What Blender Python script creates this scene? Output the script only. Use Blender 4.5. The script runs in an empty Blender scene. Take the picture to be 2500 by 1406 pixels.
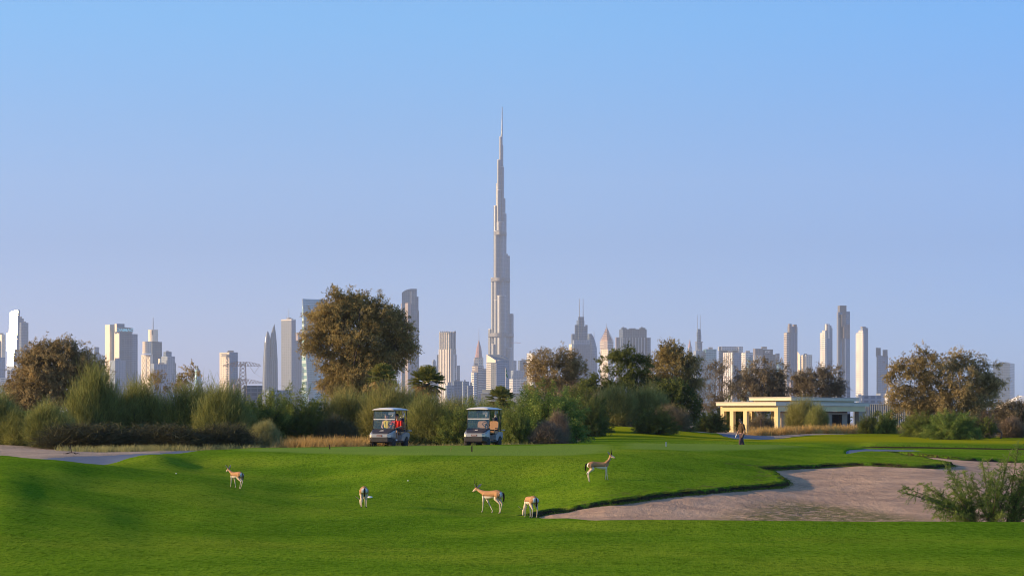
import bpy, bmesh, math, random
import numpy as np
from mathutils import Vector, Matrix

R = math.radians
random.seed(7)
rng = np.random.default_rng(7)
sc = bpy.context.scene
COL = sc.collection

# ------------------------------------------------------------------ camera
F = 6240.0          # focal length in photo pixels (2500 wide)
HY = 1030.0         # photo row of the horizon
CZ = 4.0            # eye height above datum
cam_d = bpy.data.cameras.new('camera')
cam = bpy.data.objects.new('camera', cam_d)
COL.objects.link(cam)
cam.location = (0, 0, CZ)
cam.rotation_euler = (R(90), 0, 0)
cam_d.sensor_width = 36.0
cam_d.lens = 36.0 * F / 2500.0
cam_d.shift_y = (HY - 703.0) / 2500.0
cam_d.clip_start = 0.5
cam_d.clip_end = 60000
sc.camera = cam

# ------------------------------------------------------------------ light
SUN_AZ = 87.0       # degrees from the direction behind the camera, towards the left
SUN_EL = 14.0
sdir = Vector((-math.sin(R(SUN_AZ)) * math.cos(R(SUN_EL)), -math.cos(R(SUN_AZ)) * math.cos(R(SUN_EL)), math.sin(R(SUN_EL))))
sun_d = bpy.data.lights.new('sun', 'SUN')
sun_d.energy = 4.9
sun_d.angle = R(0.55)
sun_d.color = (1.0, 0.68, 0.38)
sun = bpy.data.objects.new('sun', sun_d)
COL.objects.link(sun)
sun.rotation_euler = sdir.to_track_quat('Z', 'Y').to_euler()
sun.location = (-60, -10, 60)

w = bpy.data.worlds.new('World')
sc.world = w
w.use_nodes = True
nt = w.node_tree
nt.nodes.clear()
wout = nt.nodes.new('ShaderNodeOutputWorld')
bg = nt.nodes.new('ShaderNodeBackground')
sky = nt.nodes.new('ShaderNodeTexSky')
sky.sky_type = 'NISHITA'
sky.sun_disc = False
sky.sun_elevation = R(SUN_EL)
sky.sun_rotation = math.atan2(sdir.x, sdir.y)
sky.altitude = 0
sky.air_density = 1.3
sky.dust_density = 0.3
sky.ozone_density = 3.0
geo = nt.nodes.new('ShaderNodeTexCoord')
sep = nt.nodes.new('ShaderNodeSeparateXYZ')
nt.links.new(geo.outputs['Generated'], sep.inputs[0])
ramp = nt.nodes.new('ShaderNodeValToRGB')
cr = ramp.color_ramp
cr.interpolation = 'LINEAR'
SKYRAMP = [(0.0, (.56, .76, 2.12)), (0.021, (.55, .74, 2.0)), (0.069, (.41, .60, 1.44)), (0.116, (.40, .675, 1.34)), (0.155, (.385, .77, 1.36)), (0.35, (.60, .80, 1.08)), (1.0, (.90, .86, .86))]
mul = nt.nodes.new('ShaderNodeMix'); mul.data_type = 'RGBA'; mul.blend_type = 'MULTIPLY'
mul.inputs[0].default_value = 1.0
nt.links.new(sep.outputs['Z'], ramp.inputs[0])
nt.links.new(sky.outputs[0], mul.inputs[6])
nt.links.new(ramp.outputs[0], mul.inputs[7])
mpr = nt.nodes.new('ShaderNodeMapRange')
mpr.inputs[1].default_value = -1.0; mpr.inputs[2].default_value = 1.0
nt.links.new(sep.outputs['X'], mpr.inputs[0])
ramp2 = nt.nodes.new('ShaderNodeValToRGB')
nt.links.new(mpr.outputs[0], ramp2.inputs[0])
mul2 = nt.nodes.new('ShaderNodeMix'); mul2.data_type = 'RGBA'; mul2.blend_type = 'MULTIPLY'
mul2.inputs[0].default_value = 1.0
nt.links.new(mul.outputs[2], mul2.inputs[6]); nt.links.new(ramp2.outputs[0], mul2.inputs[7])
nt.links.new(mul2.outputs[2], bg.inputs['Color'])
bg.inputs['Strength'].default_value = 0.133
nt.links.new(bg.outputs[0], wout.inputs['Surface'])
def set_ramp(rp, stops):
    while len(rp.elements) > 1:
        rp.elements.remove(rp.elements[-1])
    rp.elements[0].position = stops[0][0]; rp.elements[0].color = (*stops[0][1], 1)
    for p, c in stops[1:]:
        e = rp.elements.new(p); e.color = (*c, 1)
set_ramp(cr, SKYRAMP)
set_ramp(ramp2.color_ramp, [(0.0, (1.5, 1.0, .55)), (0.4, (1.12, 1.03, 1.0)), (0.5, (1, 1, 1)), (0.6, (.70, .87, .985)), (1.0, (.70, .87, .97))])

sc.view_settings.view_transform = 'Standard'
sc.view_settings.look = 'None'
sc.view_settings.exposure = 0.62
sc.view_settings.gamma = 1.0
sc.view_settings.use_curve_mapping = False
sc.cycles.max_bounces = 6
sc.cycles.diffuse_bounces = 3
sc.cycles.glossy_bounces = 2
sc.cycles.transmission_bounces = 4
sc.cycles.transparent_max_bounces = 16
sc.cycles.volume_bounces = 1
sc.cycles.use_denoising = True
sc.cycles.sample_clamp_indirect = 4.0
sc.cycles.filter_width = 1.0
sc.render.filter_size = 1.0

# ------------------------------------------------------------------ helpers
def px(u, v, Y):
    "photo pixel at a given distance -> world point"
    return Vector(((u - 1250.0) * Y / F, Y, CZ - (v - HY) * Y / F))

def tag(o, label=None, cat=None, group=None, kind=None):
    if label: o['label'] = label
    if cat: o['category'] = cat
    if group: o['group'] = group
    if kind: o['kind'] = kind
    return o

def empty(name, loc, rz=0.0):
    o = bpy.data.objects.new(name, None)
    o.location = loc
    o.rotation_euler = (0, 0, rz)
    o.empty_display_size = 0.2
    COL.objects.link(o)
    return o

def link(name, me, mats=None, parent=None, loc=None, smooth=False):
    if mats:
        for m in (mats if isinstance(mats, (list, tuple)) else [mats]):
            me.materials.append(m)
    if smooth and len(me.polygons):
        me.polygons.foreach_set('use_smooth', np.ones(len(me.polygons), dtype=bool))
    o = bpy.data.objects.new(name, me)
    if parent is not None: o.parent = parent
    if loc is not None: o.location = loc
    COL.objects.link(o)
    return o

def copy_tree(o, parent=None):
    c = o.copy()
    COL.objects.link(c)
    if parent is not None: c.parent = parent
    for ch in list(o.children):
        copy_tree(ch, c)
    return c

def np_mesh(name, verts, faces, nper):
    "fast mesh from numpy; faces (M, nper)"
    me = bpy.data.meshes.new(name)
    verts = np.ascontiguousarray(verts, dtype=np.float32)
    faces = np.ascontiguousarray(faces, dtype=np.int32)
    me.vertices.add(len(verts))
    me.vertices.foreach_set('co', verts.ravel())
    me.loops.add(faces.size)
    me.loops.foreach_set('vertex_index', faces.ravel())
    me.polygons.add(len(faces))
    me.polygons.foreach_set('loop_start', np.arange(0, faces.size, nper, dtype=np.int32))
    me.polygons.foreach_set('loop_total', np.full(len(faces), nper, dtype=np.int32))
    me.update(calc_edges=True)
    return me

def add_attr(me, name, vals):
    a = me.attributes.new(name, 'FLOAT', 'POINT')
    a.data.foreach_set('value', np.ascontiguousarray(vals, dtype=np.float32))

def add_uv(me, uvs):
    l = me.uv_layers.new(name='UVMap')
    l.data.foreach_set('uv', np.ascontiguousarray(uvs, dtype=np.float32).ravel())

class MB:
    "collects simple shapes into one mesh"
    def __init__(s): s.v = []; s.f = []; s.uv = []
    def poly(s, pts, uvs=None):
        n = len(s.v); s.v += [tuple(p) for p in pts]; s.f.append(tuple(range(n, n + len(pts))))
        s.uv += (list(uvs) if uvs else [(0, 0)] * len(pts))
    def box(s, x0, x1, y0, y1, z0, z1, rz=0, o=(0, 0, 0), M=None, taper=0):
        t = taper
        c = [(x0, y0, z0), (x1, y0, z0), (x1, y1, z0), (x0, y1, z0),
             (x0 + t, y0 + t, z1), (x1 - t, y0 + t, z1), (x1 - t, y1 - t, z1), (x0 + t, y1 - t, z1)]
        if M is not None: c = [tuple(M @ Vector(p)) for p in c]
        if rz:
            a, b = math.cos(rz), math.sin(rz)
            c = [(a * p[0] - b * p[1], b * p[0] + a * p[1], p[2]) for p in c]
        c = [(p[0] + o[0], p[1] + o[1], p[2] + o[2]) for p in c]
        for q in ((0, 3, 2, 1), (4, 5, 6, 7), (0, 1, 5, 4), (1, 2, 6, 5), (2, 3, 7, 6), (3, 0, 4, 7)):
            s.poly([c[i] for i in q])
    def tube(s, pts, rad, n=8, cap=True):
        pts = [Vector(p) for p in pts]
        if not isinstance(rad, (list, tuple)): rad = [rad] * len(pts)
        base = len(s.v)
        for i, p in enumerate(pts):
            d = (pts[min(i + 1, len(pts) - 1)] - pts[max(i - 1, 0)]).normalized()
            a = d.orthogonal().normalized() if i == 0 else (a - d * a.dot(d)).normalized()
            b = d.cross(a)
            for k in range(n):
                t = 2 * math.pi * k / n
                s.v.append(tuple(p + (a * math.cos(t) + b * math.sin(t)) * rad[i]))
        for i in range(len(pts) - 1):
            for k in range(n):
                k2 = (k + 1) % n
                s.f.append((base + i * n + k, base + i * n + k2, base + (i + 1) * n + k2, base + (i + 1) * n + k))
                s.uv += [(0, 0)] * 4
        if cap:
            s.f.append(tuple(base + k for k in reversed(range(n)))); s.uv += [(0, 0)] * n
            e = base + (len(pts) - 1) * n
            s.f.append(tuple(e + k for k in range(n))); s.uv += [(0, 0)] * n
    def lathe(s, prof, n=16, o=(0, 0, 0), axis='Z'):
        base = len(s.v)
        for (r, z) in prof:
            for k in range(n):
                t = 2 * math.pi * k / n
                p = (r * math.cos(t), r * math.sin(t), z)
                if axis == 'Y': p = (p[0], p[2], p[1])
                if axis == 'X': p = (p[2], p[0], p[1])
                s.v.append((p[0] + o[0], p[1] + o[1], p[2] + o[2]))
        for i in range(len(prof) - 1):
            for k in range(n):
                k2 = (k + 1) % n
                s.f.append((base + i * n + k, base + i * n + k2, base + (i + 1) * n + k2, base + (i + 1) * n + k))
                s.uv += [(0, 0)] * 4
        s.f.append(tuple(base + k for k in reversed(range(n)))); s.uv += [(0, 0)] * n
        e = base + (len(prof) - 1) * n
        s.f.append(tuple(e + k for k in range(n))); s.uv += [(0, 0)] * n
    def mesh(s, name):
        me = bpy.data.meshes.new(name)
        me.from_pydata(s.v, [], s.f)
        l = me.uv_layers.new(name='UVMap')
        l.data.foreach_set('uv', np.array(s.uv, dtype=np.float32).ravel())
        me.update()
        return me
    def build(s, name, mat, parent=None, smooth=False, loc=None, bevel=0.0):
        o = link(name, s.mesh(name), mat, parent, loc, smooth)
        if bevel:
            m = o.modifiers.new('bevel', 'BEVEL'); m.width = bevel; m.segments = 2; m.limit_method = 'ANGLE'
        return o

# --------------------------- value noise in numpy (for geometry)
_T = np.random.default_rng(3).random((256, 256)).astype(np.float32)
def vnoise(x, y, s=1.0):
    x = np.asarray(x) / s; y = np.asarray(y) / s
    xi = np.floor(x).astype(int); yi = np.floor(y).astype(int)
    fx = x - xi; fy = y - yi
    fx = fx * fx * (3 - 2 * fx); fy = fy * fy * (3 - 2 * fy)
    a = _T[xi & 255, yi & 255]; b = _T[(xi + 1) & 255, yi & 255]
    c = _T[xi & 255, (yi + 1) & 255]; d = _T[(xi + 1) & 255, (yi + 1) & 255]
    return (a * (1 - fx) + b * fx) * (1 - fy) + (c * (1 - fx) + d * fx) * fy - 0.5

# --------------------------- material helpers
class NT:
    def __init__(s, name):
        s.m = bpy.data.materials.new(name); s.m.use_nodes = True
        s.t = s.m.node_tree; s.t.nodes.clear()
        s.out = s.n('ShaderNodeOutputMaterial')
    def n(s, typ, **kw):
        nd = s.t.nodes.new(typ)
        for k, v in kw.items(): setattr(nd, k, v)
        return nd
    def l(s, a, b): s.t.links.new(a, b)
    def val(s, x, sock):
        if isinstance(x, (int, float)): sock.default_value = x
        elif isinstance(x, tuple): sock.default_value = (*x, 1) if len(x) == 3 and len(sock.default_value) == 4 else x
        else: s.l(x, sock)
    def math(s, op, a, b=0.0, c=0.0, clamp=False):
        nd = s.n('ShaderNodeMath', operation=op); nd.use_clamp = clamp
        s.val(a, nd.inputs[0]); s.val(b, nd.inputs[1]); s.val(c, nd.inputs[2])
        return nd.outputs[0]
    def noise(s, scale, detail=3, rough=0.55, vec=None, dim='3D'):
        nd = s.n('ShaderNodeTexNoise'); nd.inputs['Scale'].default_value = scale
        nd.inputs['Detail'].default_value = detail; nd.inputs['Roughness'].default_value = rough
        if vec is not None: s.l(vec, nd.inputs['Vector'])
        return nd.outputs['Fac']
    def ramp(s, fac, stops, interp='LINEAR'):
        nd = s.n('ShaderNodeValToRGB'); set_ramp(nd.color_ramp, stops); nd.color_ramp.interpolation = interp
        s.l(fac, nd.inputs[0]); return nd.outputs[0]
    def mix(s, fac, a, b, blend='MIX'):
        nd = s.n('ShaderNodeMix'); nd.data_type = 'RGBA'; nd.blend_type = blend
        s.val(fac, nd.inputs[0]); s.val(a, nd.inputs[6]); s.val(b, nd.inputs[7])
        return nd.outputs[2]
    def attr(s, name):
        nd = s.n('ShaderNodeAttribute'); nd.attribute_name = name; return nd.outputs['Fac']
    def obj(s): return s.n('ShaderNodeTexCoord').outputs['Object']
    def pos(s): return s.n('ShaderNodeNewGeometry').outputs['Position']
    def smooth(s, x, lo, hi):
        nd = s.n('ShaderNodeMapRange'); nd.interpolation_type = 'SMOOTHSTEP'
        s.l(x, nd.inputs[0]); nd.inputs[1].default_value = lo; nd.inputs[2].default_value = hi
        return nd.outputs[0]
    def bump(s, h, strength=0.3, dist=0.05):
        nd = s.n('ShaderNodeBump'); nd.inputs['Strength'].default_value = strength; nd.inputs['Distance'].default_value = dist
        s.l(h, nd.inputs['Height']); return nd.outputs[0]
    def bsdf(s, color, rough=0.8, metal=0.0, spec=0.5, normal=None, **kw):
        nd = s.n('ShaderNodeBsdfPrincipled')
        s.val(color, nd.inputs['Base Color']); s.val(rough, nd.inputs['Roughness']); s.val(metal, nd.inputs['Metallic'])
        s.val(spec, nd.inputs['Specular IOR Level'])
        if normal is not None: s.l(normal, nd.inputs['Normal'])
        for k, v in kw.items(): s.val(v, nd.inputs[k])
        return nd.outputs[0]
    def done(s, sh): s.l(sh, s.out.inputs['Surface']); return s.m

def paint(name, color, rough=0.6, metal=0.0, var=0.12, scale=3.0, spec=0.5, bump=0.0):
    t = NT(name)
    nz = t.noise(scale, 4, 0.6, t.obj())
    c1 = tuple(max(0, c * (1 - var)) for c in color); c2 = tuple(min(1, c * (1 + var)) for c in color)
    col = t.ramp(nz, [(0.3, c1), (0.7, c2)])
    nrm = t.bump(t.noise(scale * 12, 3, 0.6, t.obj()), bump, 0.02) if bump else None
    return t.done(t.bsdf(col, rough, metal, spec, nrm))
# ------------------------------------------------------------------ terrain
# each column of control points: (distance, photo row of the ground there)
TC = {
 -900: [(2,None),(20,None),(40,1410),(55,1300),(70,1225),(85,1165),(95,1150),(108,1130),(125,1100),(140,1090),(200,1070)],
 0:   [(2,None),(20,None),(40,1406),(55,1262),(70,1172),(90,1112),(96,1122),(104,1121),(112,1110),(125,1085),(140,1079),(200,1066)],
 125: [(2,None),(20,None),(40,1406),(55,1277),(72,1186),(86,1122),(93,1134),(101,1127),(106,1117),(118,1098),(140,1082),(200,1067)],
 250: [(2,None),(20,None),(40,1406),(55,1291),(72,1208),(88,1136),(94,1139),(100,1131),(112,1109),(120,1101),(140,1086),(200,1070)],
 375: [(2,None),(20,None),(40,1406),(60,1286),(76,1200),(87,1158),(95,1142),(103,1111),(106,1109),(114,1105),(122,1098),(140,1087),(200,1070)],
 500: [(2,None),(20,None),(40,1406),(60,1292),(75,1213),(85,1178),(98,1150),(112,1109),(119,1099),(124,1101),(140,1090),(200,1071)],
 625: [(2,None),(20,None),(40,1406),(60,1297),(77,1222),(86,1194),(100,1148),(110,1105),(120,1093),(124,1095),(136,1089),(200,1070)],
 750: [(2,None),(20,None),(40,1406),(60,1300),(80,1225),(87,1205),(100,1145),(107,1107),(120,1090),(124,1092),(136,1087),(200,1068)],
 1000:[(2,None),(20,None),(40,1406),(60,1299),(72,1253),(79,1233),(92,1160),(101,1110),(119,1088),(123,1091),(136,1086),(200,1066)],
 1250:[(2,None),(20,None),(40,1406),(60,1294),(66,1261),(72,1267),(78,1246),(86,1200),(98,1112),(119,1086),(124,1089),(140,1084),(200,1062)],
 1375:[(2,None),(20,None),(40,1406),(60,1289),(64,1266),(68,1272),(75,1246),(84,1195),(97,1113),(119,1084),(128,1083),(150,1078),(170,1068),(192,1044),(215,1042),(250,1042)],
 1500:[(2,None),(20,None),(40,1406),(58,1297),(62,1270),(66,1277),(75,1233),(84,1180),(97,1111),(120,1083),(128,1082),(137,1090),(148,1079),(168,1064),(192,1038),(215,1036),(250,1038)],
 1750:[(2,None),(20,None),(40,1406),(57,1303),(62,1271),(66,1279),(73,1252),(82,1200),(86,1181),(95,1137),(107,1106),(125,1085),(130,1084),(139,1099),(147,1090),(153,1077),(168,1074),(195,1057),(215,1056),(250,1052)],
 1875:[(2,None),(20,None),(40,1406),(57,1304),(62,1272),(66,1280),(73,1255),(82,1208),(87,1184),(95,1150),(98,1142),(108,1115),(125,1088),(130,1085.5),(139,1100),(147,1091),(153,1079),(168,1077),(195,1068),(215,1062),(250,1055)],
 2000:[(2,None),(20,None),(40,1406),(57,1305),(62,1272),(66,1280),(73,1258),(85,1202),(98,1150),(103,1136),(112,1116),(128,1094),(140,1086),(152,1082),(168,1076),(195,1062),(210,1058),(250,1052)],
 2125:[(2,None),(20,None),(40,1406),(57,1306),(62,1273),(66,1281),(73,1259),(85,1204),(98,1149),(104,1133),(113,1117),(126,1102),(136,1100),(144,1096),(152,1088),(168,1078),(195,1063),(210,1058),(250,1054)],
 2250:[(2,None),(20,None),(40,1406),(57,1307),(62,1273),(66,1281),(73,1260),(85,1208),(98,1152),(104,1137),(109,1128),(118,1115),(128,1106),(138,1101),(146,1098),(152,1090),(168,1079),(195,1065),(212,1059),(250,1055)],
 2375:[(2,None),(20,None),(40,1406),(57,1308),(62,1274),(66,1282),(73,1262),(85,1213),(98,1160),(106,1142),(118,1125),(128,1112),(140,1100),(147,1098),(153,1091),(168,1081),(195,1067),(213,1061),(250,1058)],
 2500:[(2,None),(20,None),(40,1406),(57,1308),(62,1274),(66,1282),(73,1264),(85,1218),(100,1168),(110,1146),(118,1133),(128,1117),(140,1102),(147,1099),(153,1092),(168,1083),(195,1069),(214,1065),(250,1062)],
 3400:[(2,None),(20,None),(40,1406),(57,1308),(62,1274),(66,1282),(73,1264),(85,1222),(100,1172),(110,1150),(118,1137),(128,1120),(140,1104),(147,1100),(153,1094),(168,1085),(195,1072),(214,1067),(250,1063)],
}
def pchip(x, y, xi):
    x = np.asarray(x, float); y = np.asarray(y, float); xi = np.asarray(xi, float)
    h = np.diff(x); d = np.diff(y, axis=0) / (h if y.ndim == 1 else h[:, None])
    m = np.zeros_like(y)
    hh = h if y.ndim == 1 else h[:, None]
    w1 = 2 * hh[1:] + hh[:-1]; w2 = hh[1:] + 2 * hh[:-1]
    with np.errstate(divide='ignore', invalid='ignore'):
        mm = (w1 + w2) / (w1 / d[:-1] + w2 / d[1:])
    mm = np.where(d[:-1] * d[1:] > 0, mm, 0)
    m[1:-1] = mm; m[0] = d[0]; m[-1] = d[-1]
    k = np.clip(np.searchsorted(x, xi) - 1, 0, len(x) - 2)
    t = np.clip((xi - x[k]) / h[k], 0, 1); hk = h[k]
    if y.ndim > 1: t = t[:, None]; hk = hk[:, None]
    return ((2*t**3 - 3*t**2 + 1) * y[k] + (t**3 - 2*t**2 + t) * hk * m[k]
            + (-2*t**3 + 3*t**2) * y[k+1] + (t**3 - t**2) * hk * m[k+1])
YR = np.concatenate([np.linspace(2, 36, 10)[:-1], np.arange(36, 63, 0.35), np.arange(63, 112, 0.19), np.arange(112, 160, 0.35),
                     np.arange(160, 260, 0.7), np.geomspace(260, 1200, 24), np.geomspace(1300, 14000, 16)])
cu = sorted(TC)
tab = []
for u in cu:
    Ys = [p[0] for p in TC[u]]
    zs = [(CZ - 1.65 if p[0] == 2 else CZ - 2.05) if p[1] is None else CZ - (p[1] - HY) * p[0] / F for p in TC[u]]
    Ys += [400, 1000, 14000]; zs += [CZ - 1.2, CZ - 3.2, CZ - 4.0]
    if Ys[-4] < 210: Ys.insert(-3, 250); zs.insert(-3, CZ - 1.2)
    tab.append(pchip(Ys, zs, YR))
TAB = np.array(tab)                                     # [col, row]
UC = np.concatenate([np.linspace(-2600, -140, 24), np.arange(-120, 2621, 7.0), np.linspace(2660, 5200, 24)])
ZG = pchip(np.array(cu, float), TAB, np.clip(UC, cu[0], cu[-1]))   # [ucol, row]
XG = (UC[:, None] - 1250.0) * YR[None, :] / F
YG = np.broadcast_to(YR[None, :], XG.shape)
near = np.clip((400 - YG) / 200, 0, 1)
ZG = ZG + near * (0.05 * vnoise(XG, YG, 5.0) + 0.018 * vnoise(XG + 7, YG, 1.7) + 0.008 * vnoise(XG, YG + 3, 0.5))

_u = XG * F / YG + 1250
_g = lambda x, a, b: (lambda t: t * t * (3 - 2 * t))(np.clip((x - a) / (b - a), 0, 1))
ZG = ZG + 0.15 * _g(YG, 149.2, 149.8) * (1 - _g(YG, 151, 170)) * _g(_u, 2090, 2150)

def terr(x, y):
    "ground height at world x, y"
    x = np.atleast_1d(np.asarray(x, float)); y = np.atleast_1d(np.asarray(y, float))
    u = x * F / np.maximum(y, 1) + 1250
    i = np.clip(np.searchsorted(UC, u) - 1, 0, len(UC) - 2); j = np.clip(np.searchsorted(YR, y) - 1, 0, len(YR) - 2)
    a = np.clip((u - UC[i]) / (UC[i+1] - UC[i]), 0, 1); b = np.clip((y - YR[j]) / (YR[j+1] - YR[j]), 0, 1)
    return (ZG[i, j]*(1-a)*(1-b) + ZG[i+1, j]*a*(1-b) + ZG[i, j+1]*(1-a)*b + ZG[i+1, j+1]*a*b)
def ground(x, y): return float(terr(x, y)[0])
def hit(u, v, ymin=30.0):
    "where the sight line through a photo pixel meets the ground"
    ys = np.arange(ymin, 420, 0.1)
    z = terr((u - 1250) * ys / F, ys)
    r = CZ - (v - HY) * ys / F
    k = np.nonzero(z >= r)[0]
    y = ys[k[0]] if len(k) else 420.0
    return ((u - 1250) * y / F, y)
def uy(u, y): return ((u - 1250) * y / F, y)

def sdf(poly, X, Y):
    "signed distance to polygon, negative inside"
    P = np.array(poly); n = len(P)
    x = X.ravel(); y = Y.ravel()
    d = np.full(x.shape, 1e9); ins = np.zeros(x.shape, bool)
    for i in range(n):
        ax, ay = P[i]; bx, by = P[(i + 1) % n]
        ex, ey = bx - ax, by - ay
        t = np.clip(((x - ax) * ex + (y - ay) * ey) / (ex * ex + ey * ey + 1e-12), 0, 1)
        d = np.minimum(d, (x - ax - t * ex) ** 2 + (y - ay - t * ey) ** 2)
        c = (ay > y) != (by > y)
        with np.errstate(divide='ignore', invalid='ignore'):
            c &= x < (bx - ax) * (y - ay) / (by - ay + 1e-15) + ax
        ins ^= c
    return np.where(ins, -1, 1).reshape(X.shape) * np.sqrt(d).reshape(X.shape)

bunker_poly = [uy(1282, 73.5), hit(1300, 1252, 72), hit(1350, 1243, 70), hit(1400, 1236, 69), hit(1500, 1222, 69), hit(1600, 1207, 69), hit(1700, 1197, 69),
    hit(1800, 1188, 69), hit(1880, 1183, 69), hit(1912, 1176, 69), hit(1912, 1165, 69), hit(1885, 1151, 69), hit(1850, 1142, 69),
    hit(1900, 1138, 69), hit(1950, 1136, 69), hit(2030, 1132, 69), hit(2100, 1130, 69), hit(2200, 1133, 69), hit(2260, 1136, 69), hit(2300, 1134, 69), hit(2318, 1128, 69),
    hit(2280, 1122, 90), hit(2220, 1113, 90), hit(2165, 1103, 90), hit(2190, 1103, 90), hit(2260, 1109, 90), hit(2340, 1116, 90),
    hit(2440, 1121, 90), hit(2560, 1124, 90), uy(3300, 122), uy(4500, 122), uy(4500, 64.6), uy(1700, 64.6), uy(1400, 66.2), uy(1310, 69)]
path_polys = [
    [uy(-2200, 112), hit(0, 1124, 92), hit(110, 1118, 92), hit(200, 1112, 92), hit(300, 1107.5, 92), hit(400, 1104.5, 98), uy(500, 126), uy(560, 129), uy(640, 124.5), uy(520, 121.5), uy(440, 113.2),
     hit(400, 1107, 96), hit(300, 1122, 96), uy(235, 96.5), uy(100, 95), uy(-2200, 103)],
    [hit(1755, 1058, 160), uy(1745, 212), uy(1905, 214), hit(1858, 1058.5, 180), hit(1900, 1071, 160), hit(1800, 1071, 150), hit(1775, 1066, 155)],
    [hit(2075, 1096, 110), hit(2110, 1094, 120), hit(2170, 1095.5, 120), hit(2230, 1097, 120), hit(2270, 1099.5, 120), hit(2200, 1101.5, 110), hit(2140, 1101, 110), uy(2060, 118)],
]
lawn_poly = [uy(-2600, 2), uy(-2600, 99), uy(-500, 95), uy(100, 95), uy(235, 96.8), hit(300, 1122, 96), hit(400, 1107, 96), uy(430, 112.5), uy(470, 118.5), uy(540, 120.6), uy(620, 121.5),
    uy(900, 121), uy(1150, 121.5), uy(1240, 124), uy(1330, 129), uy(1400, 140), uy(1424, 160), uy(1420, 182), uy(1445, 187.5), uy(1500, 188), uy(1560, 186.5), uy(1660, 187.5), uy(1750, 194),
    uy(1757, 197), hit(1775, 1066, 155), hit(1800, 1071, 150), hit(1900, 1071, 150), hit(1935, 1066, 160), hit(2000, 1061, 160), uy(2090, 208), uy(2200, 212), uy(2350, 214), uy(2560, 215), uy(3400, 216), uy(5200, 216), uy(5200, 2)]
wob = 0.34 * vnoise(XG, YG, 1.1) + 0.30 * vnoise(XG + 31, YG, 0.4)
shade_strip_poly = [hit(2100, 1092, 120), hit(2200, 1092, 130), hit(2320, 1094, 130), hit(2420, 1094, 130), hit(2600, 1096, 130), uy(2600, 147.2), uy(2420, 146.6), uy(2320, 146.8), uy(2200, 146.0)]
dy_ = 150.6 - .0003 * (XG * F / YG)
sd_d = np.maximum.reduce([np.abs(YG - 149.2 + (.2 * vnoise(XG, YG, 2.0))) - .40, (2105 - (XG * F / YG + 1250)) * .024, ((XG * F / YG + 1250) - 2520) * .024])  # strip added for a dark shade line painted on the lawn
sd_b = sdf(bunker_poly, XG, YG) + wob * (YG < 130)
sd_l = sdf(lawn_poly, XG, YG) + 0.8 * wob
sd_p = [sdf(p, XG, YG) for p in path_polys]
sd_pm = np.minimum.reduce(sd_p)
tee_poly = [hit(575, 1097, 96), hit(620, 1102, 96), hit(750, 1106.5, 96), hit(1000, 1111, 90), hit(1250, 1112, 90), hit(1400, 1111, 90), hit(1470, 1106, 90), hit(1500, 1098, 90), uy(1490, 117), uy(1250, 116), uy(1000, 117.5), uy(750, 118.5), uy(600, 119)]
tee2_poly = [hit(1520, 1096, 90), hit(1700, 1101, 90), hit(1900, 1096, 100), hit(1960, 1092, 100), uy(1960, 138), uy(1800, 140), uy(1600, 135), uy(1520, 126)]
sd_t = np.minimum(sdf(tee_poly, XG, YG), sdf(tee2_poly, XG, YG))
weed_poly = [hit(1720, 1252, 69), hit(1800, 1232, 69), hit(1870, 1212, 69), hit(1950, 1207, 69), hit(2080, 1222, 69), hit(2180, 1237, 69), hit(2260, 1250, 69), uy(2380, 66), uy(1700, 66)]
sd_w = sdf(weed_poly, XG, YG)

def ss(x, a, b):
    t = np.clip((x - a) / (b - a), 0, 1); return t * t * (3 - 2 * t)
def grid_obj(name, Z, keep, mat, attrs, st=1):
    ci = np.arange(0, Z.shape[0], st); ri = np.arange(0, Z.shape[1], st)
    if ri[-1] != Z.shape[1] - 1: ri = np.append(ri, Z.shape[1] - 1)
    if ci[-1] != Z.shape[0] - 1: ci = np.append(ci, Z.shape[0] - 1)
    sel = np.ix_(ci, ri)
    V = np.stack([XG[sel], YG[sel], Z[sel]], -1).reshape(-1, 3)
    nc, nr = len(ci), len(ri)
    a = (np.arange(nc - 1)[:, None] * nr + np.arange(nr - 1)[None, :])
    k = keep[sel]
    kf = (k[:-1, :-1] | k[1:, :-1] | k[:-1, 1:] | k[1:, 1:]).ravel()
    a = a.ravel()[kf]
    Fc = np.stack([a, a + nr, a + nr + 1, a + 1], -1)
    used = np.zeros(len(V), bool); used[Fc.ravel()] = True
    idx = np.cumsum(used) - 1
    me = np_mesh(name, V[used], idx[Fc], 4)
    for n_, arr in attrs.items(): add_attr(me, n_, arr[sel].ravel()[used])
    o = link(name, me, mat, smooth=True)
    o['kind'] = 'structure'
    return o

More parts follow.
